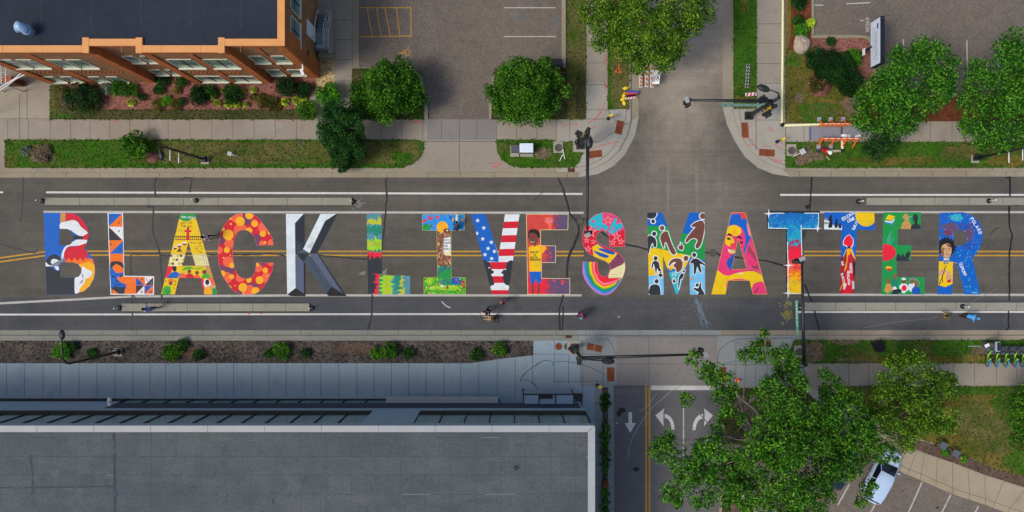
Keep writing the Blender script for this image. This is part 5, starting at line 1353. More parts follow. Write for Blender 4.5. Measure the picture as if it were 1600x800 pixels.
# entrance steps
st = thing('entrance_steps', 'grey concrete steps with white tube railings beside the brick building', 'steps', (-14.5, 17, .13))
q = MB().mat('step')
q.bbox(XE + .12, -14.12, 15.75, 17.1, .13, 1.25)
for i in range(6): q.bbox(XE + .12, -14.12, 17.1 + i * .28, 17.38 + i * .28, .13, 1.25 - (i + 1) * .16)
q.mat('concrete_walk').bbox(-14.12, -13.82, 15.6, 18.9, .13, .95)
q.bbox(XE + .12, -13.82, 15.35, 15.75, .13, .6)
q.build('stair', st, True)
for x_ in (-14.18, -13.9):
    q = MB().mat('white_metal')
    for z_ in (.55, 1.0):
        q.path([(x_, 15.8, 1.2 + z_), (x_, 17.1, 1.2 + z_), (x_, 18.8, .25 + z_)], .016, 6)
    for y_, zb in ((15.8, 1.2), (16.45, 1.2), (17.1, 1.2), (18.0, .7), (18.8, .2)): q.tube((x_, y_, zb), (x_, y_, zb + 1.0), .016, n=6)
    q.build('railing', st, True)
for i in range(6): q = MB().mat('frame_dark'); q.bbox(XE + .14, -14.2, 17.36 + i * .28, 17.385 + i * .28, 1.25 - (i + 1) * .16, 1.256 - (i + 1) * .16); q.build('tread_edge', st, True)
q = MB().mat('white_metal'); q.path([(XE + .2, 15.8, 2.2), (-14.18, 15.8, 2.2), (-14.18, 15.8, 1.75), (XE + .2, 15.8, 1.75)], .016, 6); q.build('railing', st, True)
q = MB().mat('white_metal'); q.path([(XE + .22, 17.1, 2.1), (XE + .22, 18.8, 1.2)], .025, 6).path([(XE + .22, 18.8, 1.2), (XE + .22, 18.8, .2)], .025, 6); q.build('handrail', st, True)
# roof ventilator
x, y = W(38, 45, BH + .6)
v = thing('roof_ventilator', 'pale blue metal turbine ventilator on the dark flat roof', 'ventilator', (x, y, BH - .12))
q = MB().mat('vent_blue'); q.lathe([(.28, 0), (.28, .5), (.34, .55)], n=20); q.path([(0, 0, .5), (0, 0, .72), (-.12, .05, .9), (-.34, .1, .92)], [.28, .29, .30, .34], 18); q.build('hood', v)
q = MB().mat('vent_in'); q.lathe([(.26, 0), (.27, .012)], (.05, 0, .78), 18); q.build('throat', v)
q = MB().mat('vent_blue')
for i in range(9):
    a = R(100 + i * 22); q.path([(-.34 + .05 * math.cos(a), .1 + .3 * math.sin(a), .7 + .22 * math.cos(a)), (-.44, .1 + .34 * math.sin(a), .85 + .3 * math.cos(a))], [.05, .03], 6)
q.build('fin', v)
# entrance canopy of curved white tubes and a red timber bench
pg = thing('entrance_canopy', 'white tubular entrance canopy with curved rails beside the brick building', 'canopy', (-39.0, 13.8, .13))
q = MB().mat('white_metal')
for k in (0, 1):
    pts = [W(x_ , y_, 2.8) + (2.8,) for x_, y_ in smooth([(-60, 172 - k * 7), (-20, 152 - k * 6), (8, 136 - k * 4), (24, 124 - k * 2), (36 + (1 - k) * 6, 112 + (1 - k) * 3)], 4, False)]
    q.path(pts, .045, 8)
q.build('curved_rail', pg, True)
q = MB().mat('white_metal')
for x_ in (2, 9): q.path([W(x_, 95, 2.6) + (2.6,), W(x_, 132, 2.6) + (2.6,)], .04, 6)
for y_ in (103, 113, 121, 130): q.path([W(-40, y_, 2.62) + (2.62,), W(9, y_, 2.62) + (2.62,)], .035, 6)
q.build('trellis', pg, True)
for x_, y_ in ((2, 131), (-30, 131), (-50, 168)): q = MB().mat('white_metal'); q.tube(W(x_, y_, 2.6) + (.13,), W(x_, y_, 2.6) + (2.6,), .05); q.build('post', pg, True)
x, y = W(40, 143)
bp = thing('brick_pier', 'dark red brick entrance wall standing on the paving left of the building', 'wall', (x, y, .13))
q = MB().mat('wood_red'); q.bbox(-2.0, .05, .35, .75, 0, 1.5); q.build('wall', bp)
q = MB().mat('fascia'); q.bbox(-2.05, .1, .3, .8, 1.5, 1.6); q.build('coping', bp)

# ---- grey building
g = thing('grey_building', 'long low grey building with pale roof edge and ribbon windows', 'building', (-10, -14, 0))
GX, GY, GH = 5.3, -11.05, 9.4
q = MB().mat('panel_blue'); q.bbox(-70, GX, -60, GY - .3, .13, GH - .3)
q.bbox(-70, GX + .02, GY - .32, GY, 3.98, 4.66)          # trim above the ground floor
q.bbox(-70, GX + .02, GY - .32, GY, 8.62, GH - .1)       # trim under the roof edge
q.bbox((601 - 800) / S, (669 - 800) / S, GY - .32, GY - .004, 4.66, 8.62)
q.bbox(-70, (205 - 800) / S, GY - .32, GY - .006, 1.5, 3.98)
q.build('wall', g, True)
q = MB().mat('panel_navy'); q.bbox((205 - 800) / S, GX - .3, GY - .32, GY - .02, 1.95, 3.98); q.build('dark_panel', g, True)
def strip(x0, x1, z0, z1, n, depth, glass, nm):
    f = MB().mat('panel_dark'); f.bbox(x0, x1, GY - .32, GY - .01, z0, z0 + (.95 if nm else .12))
    f.bbox(x0 - .06, x0, GY - .32, GY - .01, z0, z1).bbox(x1, x1 + .06, GY - .32, GY - .01, z0, z1)
    for i in range(1, n): f.bbox(x0 + (x1 - x0) * i / n - .035, x0 + (x1 - x0) * i / n + .035, GY - .3, GY - .03, z0, z1)
    fo = f.build('window_band', g, True)
    pn = MB().mat(glass); pn.bbox(x0, x1, GY - .32, GY - .1, z0 + .1, z1); po = pn.build('pane', fo); po.data.transform(Matrix.Translation(g.location).inverted())
strip(-60, (601 - 800) / S, 4.66, 8.62, 31, .2, 'glass_teal', True)
strip((669 - 800) / S, GX - .1, 4.66, 8.62, 7, .2, 'glass_teal', True)
strip((205 - 800) / S, (780 - 800) / S, .5, 1.95, 17, .2, 'glass_teal', False)
q = MB().mat('panel_dark'); q.bbox(-70, (205 - 800) / S, GY - .32, GY - .05, .13, 1.5); q.build('plinth_panel', g, True)
q = MB().mat('coping_white'); q.bbox(-70, GX + .1, GY - .40, GY + .02, GH - .1, GH).bbox(GX - .36, GX + .1, -60, GY - .4, GH - .1, GH + .004)
q.mat('roof_line2')
for i in range(14): q.bbox(-42 + i * 3.7, -41.98 + i * 3.7, GY - .4, GY + .02, GH, GH + .004)
q.bar((GX - .36, GY - .4, GH + .006), (GX + .1, GY + .02, GH + .006), .02, .004)
q.build('coping', g, True)
rs = []
k = H / (H - 9.2)
def rpx(x_, y_): return ((x_ - 800) / S / k, (400 - y_) / S / k)
r_ = random.Random(77)
for y_ in (713, 742, 772, 801, 830): rs += [([rpx(*p_) for p_ in rect(-200, y_, 920, y_ + .7)], 'roof_line2')]
for i in range(26): 
    x_, y_ = r_.uniform(0, 915), r_.choice([683, 713, 742, 772]); rs += [([rpx(*p_) for p_ in rect(x_, y_, x_ + r_.uniform(10, 60), y_ + 1.1)], r_.choice(['roof_line2', 'roof_line2', 'roof_tar', 'roof_line2', 'roof_pale']))]
for i in range(24): rs += [([rpx(*p_) for p_ in rect(i * 39 + 2, 676, i * 39 + 2.6, 860)], 'roof_line2')]
for a in ([(48, 714), (51, 742), (52, 772)], [(178, 678), (180, 765), (179, 860)], [(427, 768), (427, 860)]): rs += [([rpx(*p_) for p_ in st_], 'roof_tar') for st_ in stroke(a, 3.2 if a[0][0] != 178 else 5)]
for a in ([(0, 762), (180, 760)],): rs += [([rpx(*p_) for p_ in st_], 'roof_tar') for st_ in stroke(a, 2.4)]
for x_, y_ in ((48, 714), (52, 771), (102, 795), (181, 770), (427, 768)): rs += [([rpx(*p_) for p_ in rect(x_ - 3.4, y_ - 4, x_ + 3.4, y_ + 5)], 'roof_spot')]
for i in range(70): rs += [([rpx(*p_) for p_ in circ(r_.uniform(0, 915), r_.uniform(680, 810), r_.uniform(.4, .8), 5)], 'roof_pale')]
for i in range(46):
    x_, y_ = r_.uniform(0, 910), r_.uniform(684, 800); rs.insert(0, ([rpx(*p_) for p_ in rect(x_, y_, x_ + r_.uniform(20, 80), y_ + r_.uniform(15, 40))], r_.choice(['roof_patch', 'roof_patch2'])))
for i in range(34):
    x_, y_ = r_.uniform(0, 910), r_.uniform(684, 800); rs.append(([rpx(*p_) for p_ in blob(x_, y_, r_.uniform(4, 22), r_.uniform(3, 14), i, 12, .4)], r_.choice(['roof_patch', 'roof_patch2', 'roof_patch2'])))
for i in range(30):
    x_, y_ = r_.uniform(0, 910), r_.uniform(684, 790); rs += [([rpx(*p_) for p_ in q_], r_.choice(['roof_patch', 'roof_patch2'])) for q_ in stroke([(x_, y_), (x_ + r_.uniform(-6, 6), y_ + r_.uniform(10, 40))], r_.uniform(.6, 2))]
ro = sheet('roof', [[(-70, -60), (GX - .34, -60), (GX - .34, GY - .38), (-70, GY - .38)]], rs, 'roof_grey', lambda x_, y_: (x_ + 10, y_ + 14, 9.2)); ro.parent = g
q = MB().mat('roof_tar'); q.lathe([(.15, 0), (.15, .06), (.07, .06), (.07, .03), (.001, .03)], W(806, 731, 9.2) + (9.2,), 14); q.build('roof_drain', g, True)
q = MB().mat('white_metal'); q.box(W(171, 628, 3.0) + (3.0,), (.2, .6, .15)).sphere((W(171, 626, 3.0)[0], GY + .35, 3.0), .16); q.build('wall_lamp', g, True)
# glass porch with canopy
pc = MB().mat('frame_dark')
cz = 2.3
c0 = W(817, 629, cz); c1 = W(897, 616, cz)
pc.bbox(c0[0], c1[0] , c1[1] - .05, c1[1] + .03, cz - .1, cz + .04).bbox(c0[0], c0[0] + .07, GY - .1, c1[1], cz - .1, cz + .04).bbox(c1[0] - .07, c1[0], GY - .1, c1[1], cz - .1, cz + .04)
for x_ in (842, 868): pc.bbox(bx(x_) * .96 - .04, bx(x_) * .96 + .04, GY - .1, c1[1], cz - .1, cz + .04)
pc.bbox(bx(842) * .96, bx(863) * .96, c1[1] - .3, c1[1] - .06, cz + .04, cz + .16)
for x_ in (c0[0] + .04, c1[0] - .04): pc.tube((x_, c1[1] - .02, .13), (x_, c1[1] - .02, cz - .1), .05)
po = pc.build('porch', g, True)
q = MB().mat('panel_blue'); q.bbox(c0[0] + .07, c1[0] - .07, GY - .1, c1[1] - .06, cz - .03, cz); q.build('glass_roof', po).data.transform(Matrix.Translation(g.location).inverted())
q = MB().mat('galvanised'); q.bbox(bx(610), bx(779), GY - .05, GY + .45, 1.9, 2.0); q.build('awning', g, True)
# ------------------------------------------------------------------ trees and plants
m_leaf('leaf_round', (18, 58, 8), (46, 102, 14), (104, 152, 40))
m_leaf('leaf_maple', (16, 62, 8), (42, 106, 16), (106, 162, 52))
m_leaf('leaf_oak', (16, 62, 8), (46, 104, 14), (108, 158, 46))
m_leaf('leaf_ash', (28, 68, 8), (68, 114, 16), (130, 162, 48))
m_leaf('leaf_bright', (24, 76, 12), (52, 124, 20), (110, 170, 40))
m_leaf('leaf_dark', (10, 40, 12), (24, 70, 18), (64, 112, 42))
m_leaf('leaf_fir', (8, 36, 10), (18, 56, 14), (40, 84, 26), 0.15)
m_leaf('leaf_hosta', (120, 160, 14), (170, 204, 26), (222, 232, 96))
m_leaf('leaf_rusty', (70, 62, 24), (92, 84, 30), (120, 120, 50))
m_leaf('leaf_pale', (70, 88, 70), (104, 120, 96), (160, 170, 150))
m_leaf('leaf_dry', (96, 84, 66), (124, 110, 90), (150, 138, 116))
m_leaf('grass_blade', (30, 66, 12), (56, 98, 20), (98, 126, 40), 0.1)
m_leaf('grass_straw', (84, 78, 38), (108, 100, 56), (150, 138, 90), 0.1)
m_leaf('petal', (170, 60, 80), (220, 120, 130), (240, 190, 190))
m_plain('bark', (92, 78, 64), 0.95, 0.1, var=0.35, scale=5)
m_plain('bark_grey', (118, 112, 104), 0.95, 0.1, var=0.3, scale=5)

def unit(n):
    v = rng.normal(size=(n, 3))
    return v / np.linalg.norm(v, axis=1)[:, None]
def leaf_mesh(name, pts, out, size, mat, parent=None, up=0.7, aspect=0.62, loc=(0, 0, 0)):
    n = len(pts)
    if n == 0: return None
    nr = unit(n) * 0.75 + out * 0.55 + np.array([0, 0, up])
    nr /= np.linalg.norm(nr, axis=1)[:, None]
    t = np.cross(nr, unit(n)); t /= np.linalg.norm(t, axis=1)[:, None] + 1e-9
    bt = np.cross(nr, t)
    s = (size * rng.uniform(.65, 1.3, n))[:, None] * 0.5
    droop = nr * s * rng.uniform(-.1, .45, (n, 1))
    V = np.stack([pts - t * s - droop, pts + bt * s * aspect, pts + t * s - droop, pts - bt * s * aspect], 1).reshape(-1, 3) - np.array(loc)
    me = bpy.data.meshes.new(name)
    me.vertices.add(4 * n); me.vertices.foreach_set('co', V.ravel())
    me.loops.add(4 * n); me.loops.foreach_set('vertex_index', np.arange(4 * n))
    me.polygons.add(n); me.polygons.foreach_set('loop_start', np.arange(n) * 4); me.polygons.foreach_set('loop_total', np.full(n, 4))
    me.materials.append(MATS[mat]); me.update(calc_edges=True)
    o = bpy.data.objects.new(name, me); COL.objects.link(o)
    if parent is not None: o.parent = parent
    return o
def cloud(lobes, dens, size, fill=0.35, low=-0.55):
    """leaf positions spread through overlapping clumps (x, y, z, r, squash)"""
    P_, O_ = [], []
    for (x, y, z, r, sq) in lobes:
        n = max(6, int(dens * r * r / (size * size) * 13.5))
        d = unit(n)
        d[:, 2] = np.where(d[:, 2] < low, -d[:, 2], d[:, 2])
        rad = r * np.where(rng.random(n) < fill, rng.uniform(.25, .9, n), rng.normal(.96, .10, n))
        p = d * rad[:, None]; p[:, 2] *= sq
        P_.append(p + np.array([x, y, z])); O_.append(d)
    return np.concatenate(P_), np.concatenate(O_)
def sub(lobes, n, rs, seed):
    """break big lobes into many clumps for an uneven outline"""
    r_ = np.random.default_rng(seed)
    out = []
    for (x, y, z, r, sq) in lobes:
        for i in range(n):
            d = r_.normal(size=3); d /= np.linalg.norm(d); d[2] = d[2] * .9 + .1
            q = r_.uniform(.5, .95) * r
            out.append((x + d[0] * q, y + d[1] * q, z + d[2] * q * sq, r * r_.uniform(rs * .7, rs * 1.3), .8))
    return out
def tree(name, label, cat, base_px, px_lobes, mat, size, trunk_r, dens=1.0, nsub=9, rs=.42, seed=1, group=None, bark='bark', fill=.3, bare=0):
    """px_lobes: (px, py, r_px, z) as seen in the photograph at height z"""
    bx_, by_ = (base_px[0] - 800) / S, (400 - base_px[1]) / S
    t = thing(name, label, cat, (bx_, by_, .13), 0, group)
    L = []
    for (px, py, r, z) in px_lobes:
        x, y = W(px, py, z); L.append((x, y, z, r / S * (H - z) / H, .75))
    r_ = random.Random(seed)
    top = max(l[2] for l in L)
    fork = min(l[2] for l in L) * .62
    q = MB().mat(bark)
    q.path([(bx_, by_, .1), (bx_ + .05, by_, fork * .5), (bx_, by_ + .05, fork)], [trunk_r * 1.35, trunk_r, trunk_r * .85], 9)
    cx, cy = sum(l[0] for l in L) / len(L), sum(l[1] for l in L) / len(L)
    mid = Vector(((bx_ * .5 + cx * .5), (by_ * .5 + cy * .5), (fork + top) * .5))
    q.path([(bx_, by_ + .05, fork), tuple(mid), (cx, cy, top)], [trunk_r * .85, trunk_r * .5, .03], 7)
    spine = [Vector((bx_, by_ + .05, fork)), mid, Vector((cx, cy, top))]
    order = sorted(L, key=lambda l: math.atan2(l[1] - by_, l[0] - bx_))
    ng = max(3, min(6, len(L) // 5))
    for gi in range(ng):
        grp = order[gi * len(order) // ng:(gi + 1) * len(order) // ng]
        if not grp: continue
        u_ = r_.uniform(.0, .9)
        st_ = spine[0].lerp(spine[1], u_)
        end = Vector((sum(l[0] for l in grp), sum(l[1] for l in grp), sum(l[2] for l in grp))) / len(grp)
        b1 = st_.lerp(end, .45) + Vector((r_.uniform(-.4, .4), r_.uniform(-.4, .4), -.2))
        q.path([tuple(st_), tuple(b1), tuple(end)], [trunk_r * .5, trunk_r * .36, trunk_r * .16], 7)
        for (x, y, z, r, sq) in grp:
            a_ = b1.lerp(end, r_.uniform(.0, .9))
            tip = Vector((x, y, z + r * .1))
            md = a_.lerp(tip, .5) + Vector((r_.uniform(-.25, .25), r_.uniform(-.25, .25), .1))
            q.path([tuple(a_), tuple(md), tuple(tip)], [trunk_r * .16, trunk_r * .11, .014], 5)
            for k_ in range(4):
                e = Vector((x, y, z)) + Vector((r_.uniform(-1, 1), r_.uniform(-1, 1), r_.uniform(-.2, .5))) * r * .9
                q.path([tuple(md.lerp(tip, r_.uniform(.3, 1))), tuple(e)], [.02 + trunk_r * .02, .008], 4)
    q.build('trunk', t, True)
    C = sub(L, int(nsub * 1.3), rs * .86, seed) + [(x, y, z - r * .6, r * .72, .6) for (x, y, z, r, sq) in L]
    size *= .72; dens *= .66
    if bare: C = [c for c in C if r_.random() > bare]
    p, o = cloud(C, dens, size, fill)
    leaf_mesh('crown', p, o, size, mat, t, loc=t.location)
    return t
def shrub(name, label, px, py, r_px, h, mat, size, group=None, dens=1.0, cat='shrub', ry=None, n=7, seed=3, petals=0):
    x, y = W(px, py, h * .6)
    t = thing(name, label, cat, (x, y, .18), 0, group)
    r_ = random.Random(seed + int(px))
    r = r_px / S * 1.12; ry = (ry or r_px) / S * 1.12
    L = [(x, y, .18 + h * .45, min(r, ry) * .62, max(.5, h / (2 * r)))]
    for i in range(n):
        a = 2 * math.pi * i / n + r_.uniform(-.3, .3)
        L.append((x + math.cos(a) * r * .62, y + math.sin(a) * ry * .62, .18 + h * r_.uniform(.3, .6), min(r, ry) * r_.uniform(.34, .52), max(.5, h / (2.2 * r))))
    p, o = cloud(L, dens * 1.7, size, .25, -.2)
    m = p[:, 2] > .14
    leaf_mesh('foliage', p[m], o[m], size, mat, t, loc=t.location)
    q = MB().mat('bark')
    for i in range(3):
        a = i * 2.1; q.tube((0, 0, -.05), (math.cos(a) * r * .4, math.sin(a) * ry * .4, h * .6), .03, .012, 5)
    q.build('stem', t)
    if petals:
        k = rng.choice(np.nonzero(m)[0], petals)
        leaf_mesh('blossom', p[k] + np.array([0, 0, .06]), o[k], .13, 'petal', t, loc=t.location)
    return t
def rosette(name, label, px, py, r_px, mat, group=None, cat='hosta', n=46):
    x, y = W(px, py, .3)
    t = thing(name, label, cat, (x, y, .18), 0, group)
    q = MB().mat(mat)
    r_ = random.Random(int(px * 7 + py))
    r = r_px / S * 1.12
    for i in range(n):
        a = r_.uniform(0, 6.283); f = r_.uniform(.25, 1.0)
        d = Vector((math.cos(a), math.sin(a), 0)); s_ = Vector((-d.y, d.x, 0)) * r * .17
        z0, z1 = .10 + (1 - f) * .32, .14 + (1 - f) * .35
        b0 = d * r * f * .35
        q.add([b0 + Vector((0, 0, z0)), d * r * f * .72 + s_ + Vector((0, 0, z1 + .07)), d * r * f + Vector((0, 0, z1 - .05)), d * r * f * .72 - s_ + Vector((0, 0, z1 + .07))], [(0, 1, 2, 3)])
    q.build('leaves', t)
    return t

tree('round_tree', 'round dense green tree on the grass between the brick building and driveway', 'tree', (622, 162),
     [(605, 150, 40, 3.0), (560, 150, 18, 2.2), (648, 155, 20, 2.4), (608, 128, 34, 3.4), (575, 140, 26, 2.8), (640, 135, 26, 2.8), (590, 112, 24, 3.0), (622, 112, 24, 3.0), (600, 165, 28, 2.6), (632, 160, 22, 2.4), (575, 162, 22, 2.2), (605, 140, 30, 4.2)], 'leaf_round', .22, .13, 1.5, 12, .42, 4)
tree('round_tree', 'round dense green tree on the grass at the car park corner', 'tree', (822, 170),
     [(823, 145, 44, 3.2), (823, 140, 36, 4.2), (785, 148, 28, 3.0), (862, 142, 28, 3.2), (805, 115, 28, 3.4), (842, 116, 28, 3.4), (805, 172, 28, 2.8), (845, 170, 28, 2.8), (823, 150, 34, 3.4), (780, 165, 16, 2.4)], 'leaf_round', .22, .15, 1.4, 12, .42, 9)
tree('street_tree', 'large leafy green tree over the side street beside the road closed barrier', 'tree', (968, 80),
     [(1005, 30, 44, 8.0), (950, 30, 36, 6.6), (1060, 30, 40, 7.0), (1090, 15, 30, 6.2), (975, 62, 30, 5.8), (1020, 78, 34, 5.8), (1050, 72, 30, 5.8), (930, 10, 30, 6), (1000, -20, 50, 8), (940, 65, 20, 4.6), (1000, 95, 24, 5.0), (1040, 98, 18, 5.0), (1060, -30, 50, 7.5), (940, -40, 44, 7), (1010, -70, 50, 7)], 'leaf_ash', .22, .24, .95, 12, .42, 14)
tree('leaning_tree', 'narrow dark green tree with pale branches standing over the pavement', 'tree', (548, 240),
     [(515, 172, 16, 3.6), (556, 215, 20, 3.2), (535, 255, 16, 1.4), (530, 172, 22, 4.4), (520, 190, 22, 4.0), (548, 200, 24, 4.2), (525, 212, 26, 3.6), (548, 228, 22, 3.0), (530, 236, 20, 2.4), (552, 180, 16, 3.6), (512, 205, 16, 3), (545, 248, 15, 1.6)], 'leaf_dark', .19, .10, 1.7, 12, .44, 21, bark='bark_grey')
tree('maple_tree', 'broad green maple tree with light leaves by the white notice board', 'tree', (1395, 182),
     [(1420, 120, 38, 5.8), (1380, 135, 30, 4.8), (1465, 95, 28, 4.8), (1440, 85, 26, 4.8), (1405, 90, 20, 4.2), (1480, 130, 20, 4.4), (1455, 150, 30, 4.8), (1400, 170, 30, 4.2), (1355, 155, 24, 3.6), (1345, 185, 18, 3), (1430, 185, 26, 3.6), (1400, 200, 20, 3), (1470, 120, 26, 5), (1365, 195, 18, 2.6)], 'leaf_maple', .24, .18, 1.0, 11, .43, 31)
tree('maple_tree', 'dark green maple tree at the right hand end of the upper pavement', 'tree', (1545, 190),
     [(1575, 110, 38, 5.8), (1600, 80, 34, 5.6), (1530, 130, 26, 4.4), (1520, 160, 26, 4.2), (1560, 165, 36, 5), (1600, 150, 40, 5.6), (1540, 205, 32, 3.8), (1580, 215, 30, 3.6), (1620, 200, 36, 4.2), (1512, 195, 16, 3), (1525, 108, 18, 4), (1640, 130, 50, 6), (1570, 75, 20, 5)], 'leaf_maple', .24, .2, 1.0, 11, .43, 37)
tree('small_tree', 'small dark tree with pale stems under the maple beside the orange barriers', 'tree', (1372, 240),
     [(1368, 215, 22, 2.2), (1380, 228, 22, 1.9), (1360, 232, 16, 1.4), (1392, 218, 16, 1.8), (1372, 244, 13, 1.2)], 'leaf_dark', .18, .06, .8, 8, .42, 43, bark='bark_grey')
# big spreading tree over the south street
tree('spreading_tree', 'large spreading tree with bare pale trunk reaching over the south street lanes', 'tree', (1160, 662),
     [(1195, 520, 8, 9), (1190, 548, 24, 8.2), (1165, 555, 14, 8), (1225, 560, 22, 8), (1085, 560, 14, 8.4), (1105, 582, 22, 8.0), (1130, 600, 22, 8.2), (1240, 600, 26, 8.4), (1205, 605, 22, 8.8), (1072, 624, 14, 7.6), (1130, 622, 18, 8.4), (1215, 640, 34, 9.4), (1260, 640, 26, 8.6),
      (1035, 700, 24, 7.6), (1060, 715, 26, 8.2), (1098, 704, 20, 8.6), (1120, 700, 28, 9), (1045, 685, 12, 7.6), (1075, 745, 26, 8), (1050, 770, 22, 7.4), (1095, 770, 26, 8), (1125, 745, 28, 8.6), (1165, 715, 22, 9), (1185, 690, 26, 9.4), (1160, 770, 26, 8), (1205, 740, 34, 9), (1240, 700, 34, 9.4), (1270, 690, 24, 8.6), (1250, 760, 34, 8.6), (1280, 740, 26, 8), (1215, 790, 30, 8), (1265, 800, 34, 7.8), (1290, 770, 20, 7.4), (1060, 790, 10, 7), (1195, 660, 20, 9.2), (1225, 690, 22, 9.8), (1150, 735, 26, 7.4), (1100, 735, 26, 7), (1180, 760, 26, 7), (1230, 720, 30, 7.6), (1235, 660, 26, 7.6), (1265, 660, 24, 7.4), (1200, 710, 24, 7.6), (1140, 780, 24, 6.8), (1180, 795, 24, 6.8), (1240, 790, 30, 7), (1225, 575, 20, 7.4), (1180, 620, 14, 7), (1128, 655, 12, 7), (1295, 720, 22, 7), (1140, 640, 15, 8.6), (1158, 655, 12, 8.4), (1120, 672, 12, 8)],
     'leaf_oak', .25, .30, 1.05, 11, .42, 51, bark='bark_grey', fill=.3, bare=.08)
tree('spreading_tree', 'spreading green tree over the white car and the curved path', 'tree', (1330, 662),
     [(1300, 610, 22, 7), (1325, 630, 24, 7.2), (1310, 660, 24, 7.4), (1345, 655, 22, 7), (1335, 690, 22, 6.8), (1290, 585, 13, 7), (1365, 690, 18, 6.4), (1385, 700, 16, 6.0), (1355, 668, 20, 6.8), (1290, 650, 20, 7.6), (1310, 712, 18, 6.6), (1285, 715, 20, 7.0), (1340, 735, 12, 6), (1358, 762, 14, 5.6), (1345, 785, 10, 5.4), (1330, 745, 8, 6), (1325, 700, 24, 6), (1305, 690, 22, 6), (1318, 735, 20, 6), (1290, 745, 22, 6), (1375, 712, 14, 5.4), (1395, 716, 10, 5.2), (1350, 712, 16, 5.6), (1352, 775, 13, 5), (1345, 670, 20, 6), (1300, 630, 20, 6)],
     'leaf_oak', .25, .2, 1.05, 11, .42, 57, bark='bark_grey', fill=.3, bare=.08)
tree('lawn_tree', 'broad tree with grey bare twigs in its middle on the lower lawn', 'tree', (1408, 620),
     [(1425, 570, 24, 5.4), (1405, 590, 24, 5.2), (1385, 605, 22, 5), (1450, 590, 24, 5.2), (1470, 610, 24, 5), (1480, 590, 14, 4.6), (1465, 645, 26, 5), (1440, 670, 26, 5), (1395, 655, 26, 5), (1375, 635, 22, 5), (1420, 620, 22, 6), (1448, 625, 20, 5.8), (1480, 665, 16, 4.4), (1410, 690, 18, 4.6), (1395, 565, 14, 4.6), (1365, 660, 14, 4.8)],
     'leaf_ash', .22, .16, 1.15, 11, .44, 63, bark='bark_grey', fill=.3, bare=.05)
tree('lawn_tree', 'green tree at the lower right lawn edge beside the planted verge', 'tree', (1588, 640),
     [(1605, 640, 24, 4), (1595, 665, 22, 3.6), (1615, 615, 24, 4.2), (1620, 690, 26, 4), (1640, 650, 40, 4.8), (1590, 690, 14, 3), (1592, 625, 14, 3.6)], 'leaf_round', .23, .14, .9, 9, .42, 71)

# beds in front of the brick building
shrub('yew_bush', 'large dark green rounded bush in the bed by the brick wall', 128, 152, 30, 1.3, 'leaf_fir', .14, dens=1.0, cat='bush', ry=20, n=9)
shrub('yew_bush', 'dark green round bush between the two bays of the brick building', 311, 149, 15, 1.1, 'leaf_fir', .13, cat='bush')
shrub('yew_bush', 'dark green ball shaped bush nearest the corner of the brick building', 447, 137, 14, 1.1, 'leaf_fir', .13, cat='bush')
shrub('yew_bush', 'dark low bush beside the ball shaped bush at the corner', 474, 140, 12, .8, 'leaf_fir', .13, cat='bush')
SH = [('flowering_shrub', 'pale flowering shrub right of the large dark bush', 167, 140, 9, .6, 'leaf_pale'), ('leafy_shrub', 'leafy green shrub above the single yellow hosta', 186, 138, 13, .8, 'leaf_round'), ('leafy_shrub', 'green shrub under the window right of the yellow hosta', 206, 142, 11, .7, 'leaf_round'), ('leafy_shrub', 'small blue green shrub in the red mulch', 223, 152, 6, .5, 'leaf_dark'), ('leafy_shrub', 'dark shrub against the recessed brick wall', 254, 126, 10, .7, 'leaf_dark'), ('leafy_shrub', 'dark shrub at the foot of the second brick pier', 284, 128, 9, .6, 'leaf_dark'), ('leafy_shrub', 'dark shrub in the middle of the mulch below the recessed wall', 249, 141, 8, .5, 'leaf_dark'), ('leafy_shrub', 'small reddish shrub in the red mulch', 277, 141, 6, .5, 'leaf_rusty'), ('grass_clump', 'rusty green clump of long leaves left of the lawn edge', 248, 163, 9, .5, 'leaf_rusty'), ('grass_clump', 'yellow green clump of long leaves in the mulch', 262, 158, 8, .5, 'leaf_bright'), ('grass_clump', 'rusty clump near the dark round bush', 275, 163, 9, .5, 'leaf_rusty'), ('leafy_shrub', 'small dark shrub beside the rusty clump', 285, 159, 6, .5, 'leaf_dark'),
      ('leafy_shrub', 'green shrub touching the dark round bush', 326, 143, 10, .7, 'leaf_round'), ('leafy_shrub', 'dark green shrub behind the row of yellow hostas', 364, 147, 14, .8, 'leaf_dark'), ('leafy_shrub', 'grey green shrub below the wide windows', 333, 145, 8, .6, 'leaf_dark'), ('leafy_shrub', 'small rusty shrub between the hostas and grasses', 397, 152, 6, .4, 'leaf_rusty'), ('grass_clump', 'rusty green grasses in the bed right of the hostas', 413, 158, 11, .5, 'leaf_rusty'), ('grass_clump', 'rusty green grasses near the lawn strip', 428, 163, 11, .5, 'leaf_rusty'), ('leafy_shrub', 'large green shrub at the corner of the red mulch bed', 481, 172, 15, 1.0, 'leaf_round'), ('leafy_shrub', 'small shrub at the left end of the grass strip', 100, 140, 6, .4, 'leaf_rusty')]
for i, a in enumerate(SH): shrub(a[0], a[1], a[2], a[3], a[4], a[5], a[6], .13, 'shrubs in the bed by the brick wall', seed=i, n=6)
shrub('leafy_shrub', 'bright green round shrub beside the pebbles and footpath', 513, 148, 17, 1.5, 'leaf_bright', .16)
